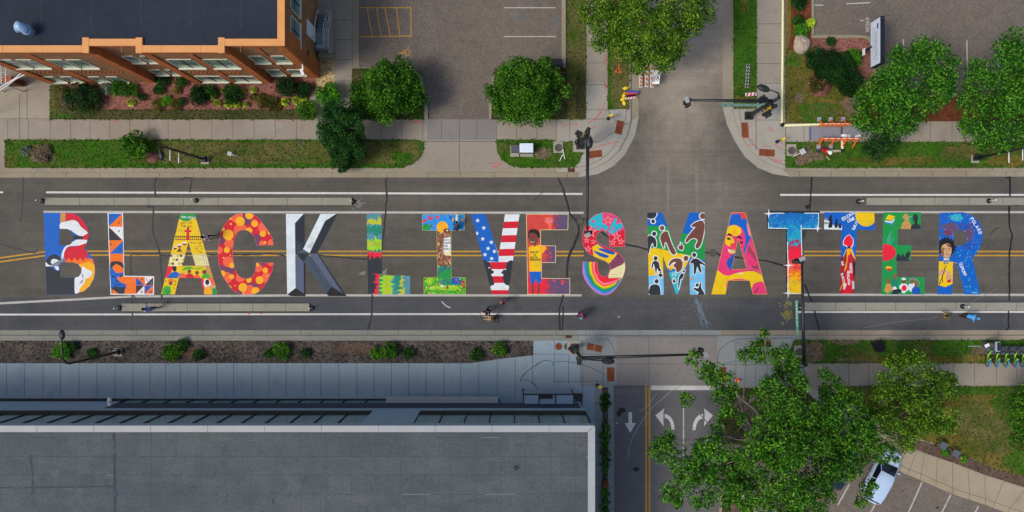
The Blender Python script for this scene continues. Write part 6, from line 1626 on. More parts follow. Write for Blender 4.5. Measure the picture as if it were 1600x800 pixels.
for i, (a, x, y, r_) in enumerate((('single yellow hosta alone in the red mulch', 205, 161, 7.5), ('yellow hosta first in the curved row', 334, 153, 6), ('yellow hosta second in the curved row', 340, 161, 7), ('largest yellow hosta in the curved row', 357, 163, 8), ('yellow hosta fourth in the curved row', 371, 163, 7), ('yellow hosta at the right end of the curved row', 385, 164, 6.5), ('small yellow hosta under the left wide window', 349, 142, 5), ('small yellow hosta under the right wide window', 380, 143, 5), ('yellow hosta by the third brick pier', 396, 141, 6.5), ('yellow hosta left of the large corner shrub', 446, 159, 8), ('yellow hosta above the large corner shrub', 463, 157, 8), ('yellow hosta beside the bush at the corner', 474, 154, 8))):
    rosette('hosta', a, x, y, r_, 'leaf_hosta', 'yellow hostas in the bed')
# boulevard shrubs
shrub('lilac_shrub', 'tall green shrub on the upper grass verge beside the mulch ring', 212, 228, 20, 1.8, 'leaf_round', .19, n=8)
shrub('dry_shrub', 'grey dried shrub on the upper left grass verge', 66, 240, 13, .6, 'leaf_dry', .13)
shrub('dry_shrub', 'small green and white shrub left of the dried shrub', 42, 236, 8, .6, 'leaf_pale', .13)
# corner plot
sh_o = tree('spreading_juniper', 'wide dark green evergreen shrub beside the boulder', 'shrub', (1300, 110),
     [(1275, 92, 18, 1.0), (1292, 102, 20, 1.2), (1310, 112, 22, 1.2), (1330, 122, 20, 1.1), (1318, 95, 16, 1.0), (1325, 138, 14, .9), (1300, 85, 10, .8), (1282, 115, 10, .8)], 'leaf_fir', .15, .08, 2.2, 12, .42, 77)
shrub('leafy_shrub', 'bright green shrub below the post of the white notice board', 1331, 92, 13, .9, 'leaf_bright', .15)
for i, (a, x, y, r_, m_, pt) in enumerate((('bright green bush in the mulch beside the car park kerb', 1252, 48, 11, 'leaf_bright', 0), ('yellow green bush by the kerb above the boulder', 1266, 36, 7, 'leaf_hosta', 0), ('blue green shrub in the mulch by the kerb', 1247, 34, 9, 'leaf_dark', 0), ('dark green shrub at the upper picture edge by the kerb', 1248, 4, 12, 'leaf_dark', 0), ('pink flowering plants in the round flower bed', 1276, 132, 12, 'leaf_rusty', 26), ('small grey green shrub near the round flower bed edge', 1297, 66, 7, 'leaf_dark', 0))):
    shrub('flower_shrub', a, x, y, r_, .6, m_, .14, 'shrubs on the corner plot', seed=i * 3, petals=pt)
fb = MB().mat('mulch_red'); x, y = W(1279, 133); fb.lathe([(.95, 0), (.95, .05), (.001, .07)], (x, y, .17), 26); fbo = tag(fb.build('round_flower_bed'), 'round bed of red mulch in the corner lawn', 'flower bed')
fb = MB().mat('mulch_red'); x, y = W(240, 246); fb.lathe([(.5, 0), (.5, .06), (.001, .1)], (x, y, .17), 22); tag(fb.build('mulch_ring'), 'round ring of red mulch beside the tall verge shrub', 'mulch ring')
# gravel planter along the plaza
for i, (a, x, y, r_, h_, m_) in enumerate((('large green shrub around the lamp arm in the gravel planter', 97, 549, 15, .9, 'leaf_bright'), ('small shrub right of the lamp arm in the gravel planter', 113, 541, 8, .6, 'leaf_dark'), ('dim low shrub under the lamp pole in the gravel planter', 145, 553, 8, .4, 'leaf_dark'), ('wide green shrub in the gravel planter', 268, 551, 17, .8, 'leaf_round'), ('dark shrub touching the wide green shrub', 286, 538, 8, .6, 'leaf_dark'), ('dark round shrub in the gravel planter below letter C gap', 311, 554, 8, .6, 'leaf_dark'), ('dark shrub paired with a paler one below letter K', 421, 552, 7, .6, 'leaf_dark'), ('pale green shrub below letter K', 440, 549, 12, .8, 'leaf_round'), ('small shrub right of the pair below letter K', 478, 552, 7, .5, 'leaf_dark'), ('wide shrub left of the tall one below the second L', 588, 552, 9, .7, 'leaf_round'), ('tall shrub overlapping the kerb below the second L', 608, 548, 12, 1.2, 'leaf_round'), ('small round shrub right of the tall one', 639, 552, 8, .6, 'leaf_dark'), ('dim shrub near the tapering end of the planter', 744, 554, 9, .6, 'leaf_dark'), ('last green shrub at the tapering end of the planter', 781, 545, 11, .8, 'leaf_round'))):
    shrub('planter_shrub', a, x, y, r_, h_, m_, .14, 'shrubs in the gravel planter', seed=i * 5, ry=r_ * (1.0 if r_ < 15 else .75))
for i, (a, y, ry, h_) in enumerate((('thin hedge shrub at the top of the kerb strip', 628, 16, .5), ('hedge shrub above the middle of the kerb strip', 678, 20, .8), ('longest hedge shrub in the kerb strip above the round cover', 716, 28, .9), ('hedge shrub at the picture bottom below the round cover', 784, 24, .9))):
    shrub('hedge_shrub', a, 945, y, 8, h_, 'leaf_round' if i else 'leaf_dark', .14, 'hedge along the south street', seed=i, ry=ry, n=9)
for i, (a, x, y) in enumerate((('small plant beside the grey notice plates', 1475, 706), ('small plant with a pink flower on the verge', 1504, 717))): shrub('verge_plant', a, x, y, 6, .35, 'leaf_bright', .11, 'plants on the curved verge', n=5, petals=3 * i)
# grass: short blades over all lawns, one object per tone
gp, go = [], []
def in_poly_points(poly, n):
    q = np.array(poly, float)
    lo_, hi_ = np.maximum(q.min(0), [-20, -20]), np.minimum(q.max(0), [1620, 820])
    if (hi_ <= lo_).any(): return np.zeros((0, 2))
    p = rng.uniform(lo_, hi_, (n, 2))
    return p[inside(p, poly)]
for poly, z, d in LAWNS:
    q = np.array(poly, float)
    lo_, hi_ = np.maximum(q.min(0), [-20, -20]), np.minimum(q.max(0), [1620, 820])
    a = max(0, hi_[0] - lo_[0]) * max(0, hi_[1] - lo_[1]) / 400
    p = in_poly_points(poly, int(a * 42 * d))
    # ragged fringe along the outline
    e = []
    for (u, v) in zip(poly, poly[1:] + poly[:1]):
        ll = math.hypot(v[0] - u[0], v[1] - u[1])
        m = int(min(ll, 1700) * .55)
        t_ = rng.random(m)[:, None]
        e.append(np.array(u) + (np.array(v) - np.array(u)) * t_ + rng.normal(0, .75, (m, 2)))
    p = np.concatenate([p] + e)
    p = p[(p[:, 0] > -30) & (p[:, 0] < 1630) & (p[:, 1] > -30) & (p[:, 1] < 830)]
    gp.append(np.column_stack([(p[:, 0] - 800) / S, (400 - p[:, 1]) / S, np.full(len(p), z + .03)]))
gp = np.concatenate(gp)
k = rng.random(len(gp)) < .84
for sel, m_, nm in ((k, 'grass_blade', 'green blades of short grass on the lawns'), (~k, 'grass_straw', 'dry straw coloured blades on the lawns')):
    o = leaf_mesh('grass', gp[sel], np.zeros((sel.sum(), 3)), .17, m_, up=.4, aspect=.35)
    tag(o, nm, 'grass', kind='stuff')
# ------------------------------------------------------------------ street objects
m_plain('yellow_plastic', (226, 200, 30), 0.5, 0.4)
m_plain('orange_plastic', (236, 110, 30), 0.5, 0.4, var=0.08)
m_plain('board_orange', (232, 118, 40), 0.5, 0.4)
m_plain('board_white', (232, 232, 228), 0.5, 0.4, var=0.06)
m_plain('sign_green', (26, 150, 114), 0.5, 0.4)
m_plain('sign_face', (206, 216, 228), 0.4, 0.5, var=0.04)
m_plain('sign_ink', (120, 130, 150), 0.5, 0.4)
m_plain('sign_purple', (84, 78, 150), 0.5, 0.4)
m_plain('sign_edge', (24, 30, 44), 0.5, 0.4)
m_plain('signal_black', (26, 27, 29), 0.5, 0.5)
m_plain('signal_yellow', (206, 180, 40), 0.5, 0.4)
m_plain('pipe_cream', (226, 222, 176), 0.5, 0.4, var=0.08)
m_plain('cabinet_white', (214, 222, 236), 0.5, 0.4, var=0.05)
m_plain('cabinet_olive', (92, 100, 66), 0.6, 0.3)
m_plain('cabinet_grey', (78, 80, 88), 0.5, 0.4)
m_plain('ramp_grey', (134, 134, 142), 0.6, 0.4, var=0.15)
m_plain('rubber', (28, 28, 30), 0.8, 0.3)
m_plain('foot_grey', (150, 160, 176), 0.7, 0.3)
m_plain('red_board', (206, 80, 86), 0.6, 0.3)
m_plain('blue_board', (54, 80, 170), 0.6, 0.3)
m_plain('rock', (172, 156, 138), 0.9, 0.2, var=0.25, scale=3)
m_plain('bike_green', (150, 206, 44), 0.4, 0.5)
m_plain('bike_blue', (40, 140, 190), 0.4, 0.5)
m_plain('dock_grey', (92, 98, 110), 0.6, 0.4, var=0.15)
m_plain('car_white', (182, 202, 228), 0.25, 0.6, var=0.02)  # white paint with the sky's reflection put into it as pale blue
m_plain('car_dark', (30, 40, 58), 0.25, 0.6, var=0.02)
m_plain('car_glass', (22, 28, 34), 0.08, 0.7, var=0.1)
m_plain('lamp_glass', (220, 222, 214), 0.3, 0.6, var=0.02)
m_plain('tail_red', (150, 24, 24), 0.3, 0.5)
m_plain('skin_deep', (112, 72, 54), 0.6, 0.3, var=0.05)
m_plain('skin_light', (206, 160, 132), 0.6, 0.3, var=0.05)
m_plain('hair_black', (22, 19, 18), 0.7, 0.3)
for k_, c_ in {'cl_white': (216, 210, 216), 'cl_black': (26, 26, 30), 'cl_lilac': (134, 146, 210), 'cl_maroon': (66, 30, 42), 'cl_pink': (206, 104, 108), 'cl_purple': (118, 44, 104), 'cl_teal': (104, 184, 172), 'cl_olive': (112, 98, 48), 'cl_blue': (74, 158, 226), 'cl_tan': (176, 146, 104), 'cl_red': (160, 30, 36), 'cl_denim': (52, 60, 82), 'cl_brown': (92, 70, 44)}.items():
    m_plain(k_, c_, 0.85, 0.1, var=0.1)

# ---- raised concrete medians
for (x0_, x1_, y0_, y1_, lb, pitch) in ((72, 550, 309, 320.5, 'raised concrete median left of the side street above the letters', 54), (192, 484, 474, 486, 'raised concrete median below the letters on the left', 51), (1353, X1, 309, 320.5, 'raised concrete median above the letters on the right', 53), (1257, X1, 472.5, 485, 'raised concrete median below the letters on the right', 47)):
    n = int((min(x1_, 1660) - x0_) / pitch)
    o = sheet('median', [rect(x0_, y0_, x1_, y1_)], [(rect(x0_ + i * pitch - .4, y0_, x0_ + i * pitch + .4, y1_), 'joint') for i in range(1, n + 1)] + ([(rect(x0_, y0_, x0_ + 16, y1_), 'median_conc')]), 'median_conc', ground(.15), skirt=.15)
    tag(o, lb, 'median', 'raised medians in the avenue')

# ---- delineator posts
dl = None
for i, (x_, y_, lb) in enumerate(((67, 314, 'white marker post at the left end of the upper left median'), (308, 313.5, 'white marker post standing on the upper left median'), (552, 315, 'white marker post at the right end of the upper left median'), (187, 481, 'white marker post at the left end of the lower left median'), (488, 481, 'white marker post at the right end of the lower left median'), (1341, 315, 'white marker post at the left end of the upper right median'), (1543, 314, 'white marker post standing on the upper right median'), (1248, 480, 'white marker post at the left end of the lower right median'), (1502, 478.5, 'white marker post standing on the lower right median'))):
    X_, Y_ = W(x_, y_)
    z_ = .15 if i in (1, 6, 8) else 0.0
    if dl is None:
        dl = thing('marker_post', lb, 'marker post', (X_, Y_, z_), 0, 'white marker posts on the medians')
        MB().mat('rubber').lathe([(.2, 0), (.2, .03), (.1, .06)], n=14).build('base', dl)
        MB().mat('white_metal').lathe([(.05, .05), (.05, .85), (.03, .87)], n=10).build('tube', dl)
        MB().mat('rubber').lathe([(.053, .6), (.053, .68)], n=10).build('band', dl)
    else:
        c = copy_tree(dl); c.location = (X_, Y_, z_); c['label'] = lb

# ---- traffic signals
def signal_head(par, loc, face, yellow=False):
    M = Matrix.Rotation(face, 3, 'Z')
    L = lambda v: tuple(M @ Vector(v) + Vector(loc))
    q = MB().mat('signal_black'); q.box(loc, (.24, .36, 1.05), face)
    if yellow: q.mat('signal_yellow').box(L((-.14, 0, 0)), (.03, .30, .9), face)
    h = q.build('signal_head', par, True)
    for i, z_ in enumerate((.34, 0, -.34)):
        q = MB().mat('signal_black')
        q.lathe([(.135, 0), (.135, .24), (.12, .24), (.12, .0)], L((.12, 0, z_)), 12, M @ Matrix.Rotation(R(90), 3, 'Y'))
        v_ = q.build('visor', h); v_.data.transform(Matrix.Translation(par.location).inverted())
    return h
def traffic_signal(label, base, arm_img, za, zt, lamp=None, sign=None, heads=(), base_pad=True):
    X_, Y_ = (base[0] - 800) / S, (400 - base[1]) / S
    t = thing('traffic_signal', label, 'traffic signal', (X_, Y_, .13), 0, 'traffic signals on black mast arms')
    MB().mat('concrete_new').bbox(X_ - .55, X_ + .5, Y_ - .5, Y_ + .5, .13, .2).build('footing', t, True)
    q = MB().mat('black_metal'); q.bbox(X_ - .3, X_ + .3, Y_ - .3, Y_ + .3, .2, .42).path([(X_, Y_, .3), (X_, Y_, zt)], [.16, .11], 12); q.build('pole', t, True)
    ex, ey = W(arm_img[0], arm_img[1], za)
    d = Vector((ex - X_, ey - Y_, 0)); L_ = d.length; d.normalize()
    q = MB().mat('black_metal'); q.path([(X_, Y_, za), (ex, ey, za + .1)], [.135, .075], 10)
    q.mat('galvanised')
    for f in (.12, .3, .42, .52, .62, .74, .9): q.path([tuple(Vector((X_, Y_, za + .1 * f)) + d * (L_ * f - .02)), tuple(Vector((X_, Y_, za + .1 * f)) + d * (L_ * f + .02))], .108 - .048 * f, 10)
    q.build('mast_arm', t, True)
    fa_ = math.atan2(d.y, d.x)
    signal_head(t, (ex + d.x * .1, ey + d.y * .1, za - .35), fa_ + R(100))
    q = MB().mat('galvanised'); q.box((ex + d.x * .25, ey + d.y * .25, za + .18), (.28, .42, .08), fa_ + .4); q.build('camera', t, True)
    for (hx, hy, hz, hf) in heads: 
        signal_head(t, (X_ + hx, Y_ + hy, hz), hf, True)
    q = MB().mat('black_metal')
    for (hx, hy, hz, hf) in heads: q.bar((X_, Y_, hz + .3), (X_ + hx, Y_ + hy, hz + .3), .06, .06).bar((X_, Y_, hz - .3), (X_ + hx, Y_ + hy, hz - .3), .06, .06)
    if heads: q.build('bracket', t, True)
    if lamp:
        lx, ly, lz = lamp
        lx_, ly_ = W(lx, ly, lz)
        v_ = Vector((lx_ - X_, ly_ - Y_, 0)); 
        q = MB().mat('black_metal'); q.path([(X_, Y_, zt - .4), (X_ + v_.x * .08, Y_ + v_.y * .08, zt + .3), (X_ + v_.x * .3, Y_ + v_.y * .3, lz + .12), (lx_, ly_, lz + .1)], [.07, .06, .05, .045], 8); q.build('lamp_arm', t, True)
        q = MB().mat('black_metal'); a_ = math.atan2(v_.y, v_.x); q.lathe([(.001, -.09), (.24, -.06), (.27, .02), (.15, .1), (.001, .12)], (lx_, ly_, lz), 14, Matrix.Rotation(a_, 3, 'Z') @ Matrix.Diagonal((1.7, .9, 1))); q.build('lamp_head', t, True)
    if sign:
        txt, f0, f1, side, hgt = sign
        a = Vector((X_, Y_, 0)) + d * L_ * f0; b_ = Vector((X_, Y_, 0)) + d * L_ * f1
        nn = Vector((-d.y, d.x, 0)) * side
        ln_ = (b_ - a).length
        c = (a + b_) / 2 + nn * .2
        q = MB().mat('sign_green'); q.box((c.x, c.y, za - .52), (ln_, .03, hgt), fa_); so_ = q.build('street_sign', t, True)
        # lettering on the face turned away from the arm
        u = -d if side * 1 > 0 else d
        org = c + nn * .02 - u * ln_ / 2
        tx = text(txt, .18, -.10, .34, .07, 0, 1.35)
        wd_ = max(p_[0] for q_ in tx for p_ in q_) + .18
        sx = ln_ / wd_
        lt = MB().mat('board_white')
        for q_ in tx + stroke([(.03, -.03), (wd_ - .03, -.03), (wd_ - .03, -.52), (.03, -.52), (.03, -.03)], .03):
            lt.add([(org.x + u.x * p_[0] * sx - t.location.x, org.y + u.y * p_[0] * sx - t.location.y, za - .52 + hgt * .08 - hgt / .75 * (.26 + p_[1]) - t.location.z) for p_ in q_], [(0, 1, 2, 3)])
        lt.build('lettering', so_)
    return t
traffic_signal('black traffic signal at the upper left corner with arm over the letter S', (906, 228), (917.5, 362), 5.8, 6.4, (921, 222, 6.6), None, ((-.35, .25, 3.6, 2.4), (-.3, -.1, 3.2, 3.6), (.15, .35, 3.8, 1.2)))
traffic_signal('black traffic signal at the upper right corner with green N Plymouth Ave sign', (1168, 182), (1078, 157), 5.6, 6.6, (1193, 138, 7.4), ('N PLYMOUTH AVE', .10, .62, 1, .9), ((.55, .0, 3.4, .2), (.35, -.35, 3.2, -1.0), (-.1, .4, 3.8, 2.0)))
traffic_signal('black traffic signal on the plaza with arm over the south street crossing', (897, 543), (1096, 553), 5.8, 6.2, (950, 564, 6.2), None, ((-.35, .2, 3.4, 2.6), (.1, -.45, 3.2, -1.6)))
traffic_signal('black traffic signal at the lower right corner with arm over the letter T', (1209, 551), (1252, 410), 5.8, 6.2, (1241, 577, 6.4), ('HUMBOLDT AV', .25, .62, 1, .45), ((-.3, -.3, 3.4, 3.9),))

# ---- street lamps
def street_lamp(label, base, top_z, head_img, rods=()):
    X_, Y_ = (base[0] - 800) / S, (400 - base[1]) / S
    t = thing('street_lamp', label, 'street lamp', (X_, Y_, .13), 0, 'black arched street lamps')
    MB().mat('concrete_new').bbox(X_ - .3, X_ + .3, Y_ - .35, Y_ + .25, .13, .24).build('footing', t, True)
    hx, hy = W(head_img[0], head_img[1], top_z)
    q = MB().mat('black_metal')
    q.bbox(X_ - .2, X_ + .2, Y_ - .2, Y_ + .2, .24, .7)
    q.path([(X_, Y_, .3), (X_, Y_, top_z - .7)], [.10, .075], 10)
    v_ = Vector((hx - X_, hy - Y_, 0))
    q.path([(X_, Y_, top_z - .75), (X_ + v_.x * .04, Y_ + v_.y * .04, top_z - .3), (X_ + v_.x * .22, Y_ + v_.y * .22, top_z + .08), (X_ + v_.x * .6, Y_ + v_.y * .6, top_z + .12), (hx, hy, top_z)], [.075, .065, .055, .05, .045], 8)
    q.build('pole', t, True)
    q = MB().mat('black_metal'); a_ = math.atan2(v_.y, v_.x); q.lathe([(.001, -.08), (.2, -.06), (.24, 0), (.12, .1), (.001, .12)], (hx, hy, top_z), 14, Matrix.Rotation(a_, 3, 'Z') @ Matrix.Diagonal((1.5, .9, 1))); q.build('lamp_head', t, True)
    for z_ in rods:
        q = MB().mat('white_metal'); q.path([(X_, Y_ - .05, z_), (X_, Y_ - .85, z_)], .035, 6); q.build('banner_rod', t, True)
    return t
street_lamp('arched black street lamp on the upper grass verge with two white rods', (322, 250), 7.3, (252, 243), (4.6, 5.9))
street_lamp('arched black street lamp in the gravel planter by the plaza', (187, 549), 7.0, (97, 523))
street_lamp('black street lamp partly hidden under the right hand maple with two white rods', (1521, 248), 7.4, (1620, 250), (4.0, 5.4))

# ---- pushbutton posts
pb = None
for x_, y_, lb in ((950, 186, 'yellow and black push button post on the upper left corner'), (1213, 222, 'yellow and black push button post on the upper right corner'), (933, 601, 'yellow and black push button post on the plaza edge')):
    X_, Y_ = W(x_, y_)
    if pb is None:
        pb = thing('button_post', lb, 'button post', (X_, Y_, .13), 0, 'push button posts')
        MB().mat('black_metal').lathe([(.14, 0), (.14, .04), (.055, .08), (.055, 1.1), (.03, 1.16)], n=12).build('post', pb)
        MB().mat('yellow_plastic').box((.08, .04, 1.05), (.26, .16, .4), .5).build('button_box', pb)
        MB().mat('black_metal').lathe([(.03, 0), (.03, .03)], (.17, .09, 1.0), 10, Matrix.Rotation(R(90), 3, 'Y')).build('button', pb)
    else:
        c = copy_tree(pb); c.location = (X_, Y_, .13); c['label'] = lb

# ---- utility covers on concrete pads
for i, (x_, y_, w_, h_, lb) in enumerate(((872, 230.5, 15, 18, 'round iron cover in a concrete pad on the upper verge'), (1247, 548.5, 15, 18, 'round iron cover in a concrete pad by the lower right signal arm'), (1235, 235, 15, 18, 'round green grey cover at the grass edge by the upper right corner'))):
    X_, Y_ = W(x_, y_)
    t = thing('utility_cover', lb, 'utility cover', (X_, Y_, .15), 0, 'round utility covers in pads')
    MB().mat('concrete_new').box((0, 0, .02), (w_ / S, h_ / S, .09)).build('pad', t)
    MB().mat('iron').lathe([(.30, .065), (.30, .085), (.26, .085), (.25, .078), (.001, .08)], (.02, -.05, 0), 24).build('lid', t)
# ---- cabinets
X_, Y_ = W(805, 235); t = thing('utility_cabinet', 'low dark grey utility cabinet on the verge beside the white one', 'cabinet', (X_, Y_, .15))
MB().mat('concrete_new').box((0, -.1, .04), (.78, .85, .1)).build('pad', t)
MB().mat('cabinet_olive').box((0, .0, .35), (.62, .48, .6)).build('body', t); MB().mat('cabinet_grey').box((0, .02, .68), (.66, .54, .07)).build('lid', t)
X_, Y_ = W(822, 235); t = thing('utility_cabinet', 'white topped utility cabinet on the upper verge', 'cabinet', (X_, Y_, .15))
MB().mat('concrete_new').box((0, -.1, .04), (1.08, .85, .1)).build('pad', t)
MB().mat('cabinet_olive').box((0, .0, .45), (.98, .6, .8)).build('body', t); MB().mat('cabinet_white').box((0, .03, .9), (1.04, .70, .1)).box((0, .03, .955), (.86, .52, .02)).build('lid', t); MB().mat('black_metal').box((.3, -.31, .5), (.05, .03, .2)).build('handle', t)
X_, Y_ = W(869, 102); t = thing('meter_box', 'small dark meter box at the car park corner', 'meter box', (X_, Y_, .15)); MB().mat('cabinet_grey').box((0, 0, .4), (.75, .45, .8)).build('body', t); MB().mat('black_metal').box((0, 0, .83), (.8, .5, .06)).build('lid', t); MB().mat('galvanised').box((.55, .05, .3), (.2, .2, .6)).build('meter', t)
# ---- small stake signs
def stake(lb, x_, y_, wd, hg, ht, lean, rot, m_='galvanised'):
    X_, Y_ = W(x_, y_)
    t = thing('stake_sign', lb, 'sign', (X_, Y_, .17), rot, 'small signs on stakes')
    MB().mat('white_metal').tube((0, 0, 0), (lean, 0, ht), .02, n=6).build('stake', t)
    MB().mat(m_).box((lean + .04, 0, ht - .02), (hg, wd, .04), M=Matrix.Rotation(R(-35), 3, 'Y')).build('plate', t)
stake('small grey sign on a leaning white stake by the round cover', 1237, 246, .42, .4, .6, .62, R(32))
stake('small white sign on a leaning stake in the verge grass', 377, 246, .3, .3, .4, .7, R(163), 'board_white')
stake('small white sign under the round tree by the driveway kerb', 654, 154, .3, .42, .5, .1, R(90), 'board_white')
t = thing('fallen_rods', 'pair of white rods in the verge grass by the signal footing', 'rods', W(880, 243) + (.18,)); MB().mat('white_metal').bar((-.05, .45, .1), (.1, -.3, .04), .05, .05).build('rod', t); MB().mat('white_metal').bar((-.3, -.45, .04), (-.05, .05, .06), .05, .05).build('rod', t)

# ---- notice board on a post
nb = thing('notice_board', 'big white notice board with grey text on a tall black post', 'notice board', (26.95, 15.65, .15))
q = MB().mat('sign_edge'); q.tube((0, 0, 0), (0, 0, 2.3), .11, n=10); q.build('post', nb)
q = MB().mat('sign_edge'); q.box((.1, .15, 2.8), (.3, 3.45, 1.5)); pn = q.build('cabinet', nb)
sh_ = [(rect(.35, .25, .75, .48), 'sign_purple')]
rr = random.Random(9)
for i, (y_, w_) in enumerate(((.42, 2.3), (.55, 2.0), (.66, 2.2), (.8, 2.4), (.92, 1.6), (1.05, 2.2))):
    x_ = .9 if i < 3 else .5
    while x_ < .6 + w_:
        d_ = rr.uniform(.08, .25); sh_.append((rect(x_, y_, x_ + d_, y_ + (.07 if i < 2 else .045)), 'sign_ink')); x_ += d_ + .06
fo_ = sheet('sign_face', [rect(0, 0, 3.35, 1.4)], sh_, 'sign_face', lambda x_, y_: (-.056, 1.825 - x_, 3.5 - y_)); fo_.parent = nb
q = MB().mat('board_white'); q.box((-.14, -.1, 1.2), (.04, .5, .36)); q.build('plate', nb)
q = MB().mat('black_metal'); q.path([(.1, 1.7, 3.5), (.25, 1.95, 3.75), (.45, 1.8, 3.8)], .025, 6).sphere((.14, 1.7, 3.56), .09); q.build('spotlight', nb)
# ---- boulder
bm = MB().mat('rock'); X_, Y_ = W(1253, 70, .4)
rr = random.Random(4)
prof = [(1e-6, -.1), (.62, 0), (.72, .28), (.52, .55), (.22, .66), (1e-6, .68)]
bm.lathe(prof, (0, 0, 0), 11, Matrix.Diagonal((1.0, 1.12, 1)), False)
bm.v = [(x_ * rr.uniform(.84, 1.12), y_ * rr.uniform(.84, 1.12), z_ * rr.uniform(.9, 1.08)) if True else 0 for (x_, y_, z_) in bm.v]
bo = bm.build('boulder'); bo.location = (X_, Y_, .16); tag(bo, 'pale grey boulder in the corner plot beside the dark evergreen shrub', 'boulder')

# ---- road closed barrier folded down
def striped(q, c, ln_, wd, th, rot, n, a='board_white', b='board_orange', tilt=None):
    """board lying along its local x with slanted stripes across the top"""
    M = Matrix.Rotation(rot, 3, 'Z') @ (tilt or Matrix.Identity(3))
    q.mat(a); q.box(c, (ln_, wd, th), M=M)
    q.mat(b)
    s_ = ln_ / n
    for i in range(n):
        x_ = -ln_ / 2 + (i + .1) * s_; k_ = s_ * .35
        pts = [(x_, -wd / 2), (x_ + s_ * .5, -wd / 2), (min(x_ + s_ * .5 + k_, ln_ / 2), wd / 2), (x_ + k_, wd / 2)]
        q.add([M @ Vector((p_[0], p_[1], th / 2 + .004)) + Vector(c) for p_ in pts], [(0, 1, 2, 3)])
        q.add([M @ Vector((p_[0], -wd / 2 - .004, z_)) + Vector(c) for p_, z_ in zip(pts, (-th / 2, -th / 2, th / 2, th / 2))], [(0, 1, 2, 3)])
X_, Y_ = W(1008, 124, .4)
t = thing('road_closed_barrier', 'tilted striped barrier with white ROAD CLOSED sign at the street edge', 'barrier', (X_, Y_, .0))
for i, (x_, z_, ln_) in enumerate(((-.33, .35, 1.15), (.08, .62, 1.6), (.44, .86, 1.7))):
    q = MB(); striped(q, (x_, (-.05, .15, .1)[i], z_), ln_,   .30, .05, R(90), 4, tilt=Matrix.Rotation(R(30), 3, 'X')); q.build('board', t)
q = MB().mat('galvanised')
for y_ in (-.55, .6): q.bar((-.55, y_, .06), (.7, y_, .06), .06, .06).bar((-.45, y_, .1), (.5, y_, .92), .05, .05)
q.build('frame', t)
q = MB().mat('board_white'); M_ = Matrix.Rotation(R(-6), 3, 'Z') @ Matrix.Rotation(R(-25), 3, 'Y'); q.box((.72, .02, .98), (.62, 1.05, .03), M=M_); sg = q.build('sign', t)
lt = MB().mat('signal_black')
tx = text('ROAD', -.38, -.05, .20, .045, 0, 1.25) + text('CLOSED', -.46, .24, .20, .045, 0, 1.06)
for q_ in tx: lt.add([tuple(M_ @ Vector((-p_[1] , -p_[0], .019)) + Vector((.72, .02, .98))) for p_ in q_], [(0, 1, 2, 3)])
lt.build('lettering', sg)
# ---- folded sign with sand bags
t = thing('folded_sign', 'folded red, white and blue sign stand lying at the kerb', 'folded sign', W(986, 150) + (.16,))
MB().mat('blue_board').box((.1, .28, .12), (.95, .13, .05), -.05).build('plank', t); MB().mat('red_board').box((0, .08, .14), (.85, .24, .06), -.03).build('plank', t); MB().mat('cl_maroon').box((-.02, -.03, .2), (.7, .16, .05), .1).build('plank', t); q = MB(); striped(q, (-.05, -.22, .12), .85, .14, .05, .12, 4, 'board_white', 'red_board'); q.build('plank', t)
MB().mat('black_metal').bar((-.3, -.35, .05), (.5, .3, .09), .05, .05).build('leg', t)
sb = None
for x_, y_, rz_, lb in ((976.5, 139, .2, 'yellow sand bag lying alone in the grass by the folded sign'), (974, 150.5, 1.2, 'uppermost of three yellow sand bags touching the folded sign'), (972.5, 156, .4, 'middle of three yellow sand bags by the folded sign'), (974.5, 162, 1.9, 'lowest of three yellow sand bags by the folded sign')):
    if sb is None:
        q = MB().mat('yellow_plastic'); q.sphere((0, 0, .08), .18, 12, (1.2, .8, .45)); q.box((.22, 0, .09), (.1, .1, .04)); sb = q.build('sand_bag')
        tag(sb, lb, 'sand bag', 'yellow sand bags'); o = sb
    else:
        o = sb.copy(); COL.objects.link(o); o['label'] = lb
    o.location = W(x_, y_) + (.17,); o.rotation_euler = (0, 0, rz_)
# ---- striped boards lying in the grass
t = thing('striped_barricade', 'narrow black and white striped barricade boards lying in the side street verge', 'barricade', W(1166, 120) + (.2,))
for x_ in (-.08, .1): q = MB(); striped(q, (x_, 0, .06), 1.85, .10, .04, R(86), 7, 'foot_grey', 'cl_brown'); q.build('board', t)
q = MB(); striped(q, (0, 0, .06), .85, .26, .05, R(5), 3, 'board_white', 'red_board'); o = tag(q.build('striped_board'), 'short red and white board lying in the verge above the green street sign', 'board'); o.location = W(1171.5, 148.5) + (.2,)
# ---- traffic cone
t = thing('traffic_cone', 'orange traffic cone at the lower corner of the paving', 'cone', W(1152, 594) + (.13,))
MB().mat('orange_plastic').box((0, 0, .02), (.36, .36, .04)).build('base', t); MB().mat('orange_plastic').lathe([(.14, .04), (.03, .5)], n=14).build('body', t); MB().mat('board_white').lathe([(.094, .26), (.07, .36)], n=14).build('collar', t)

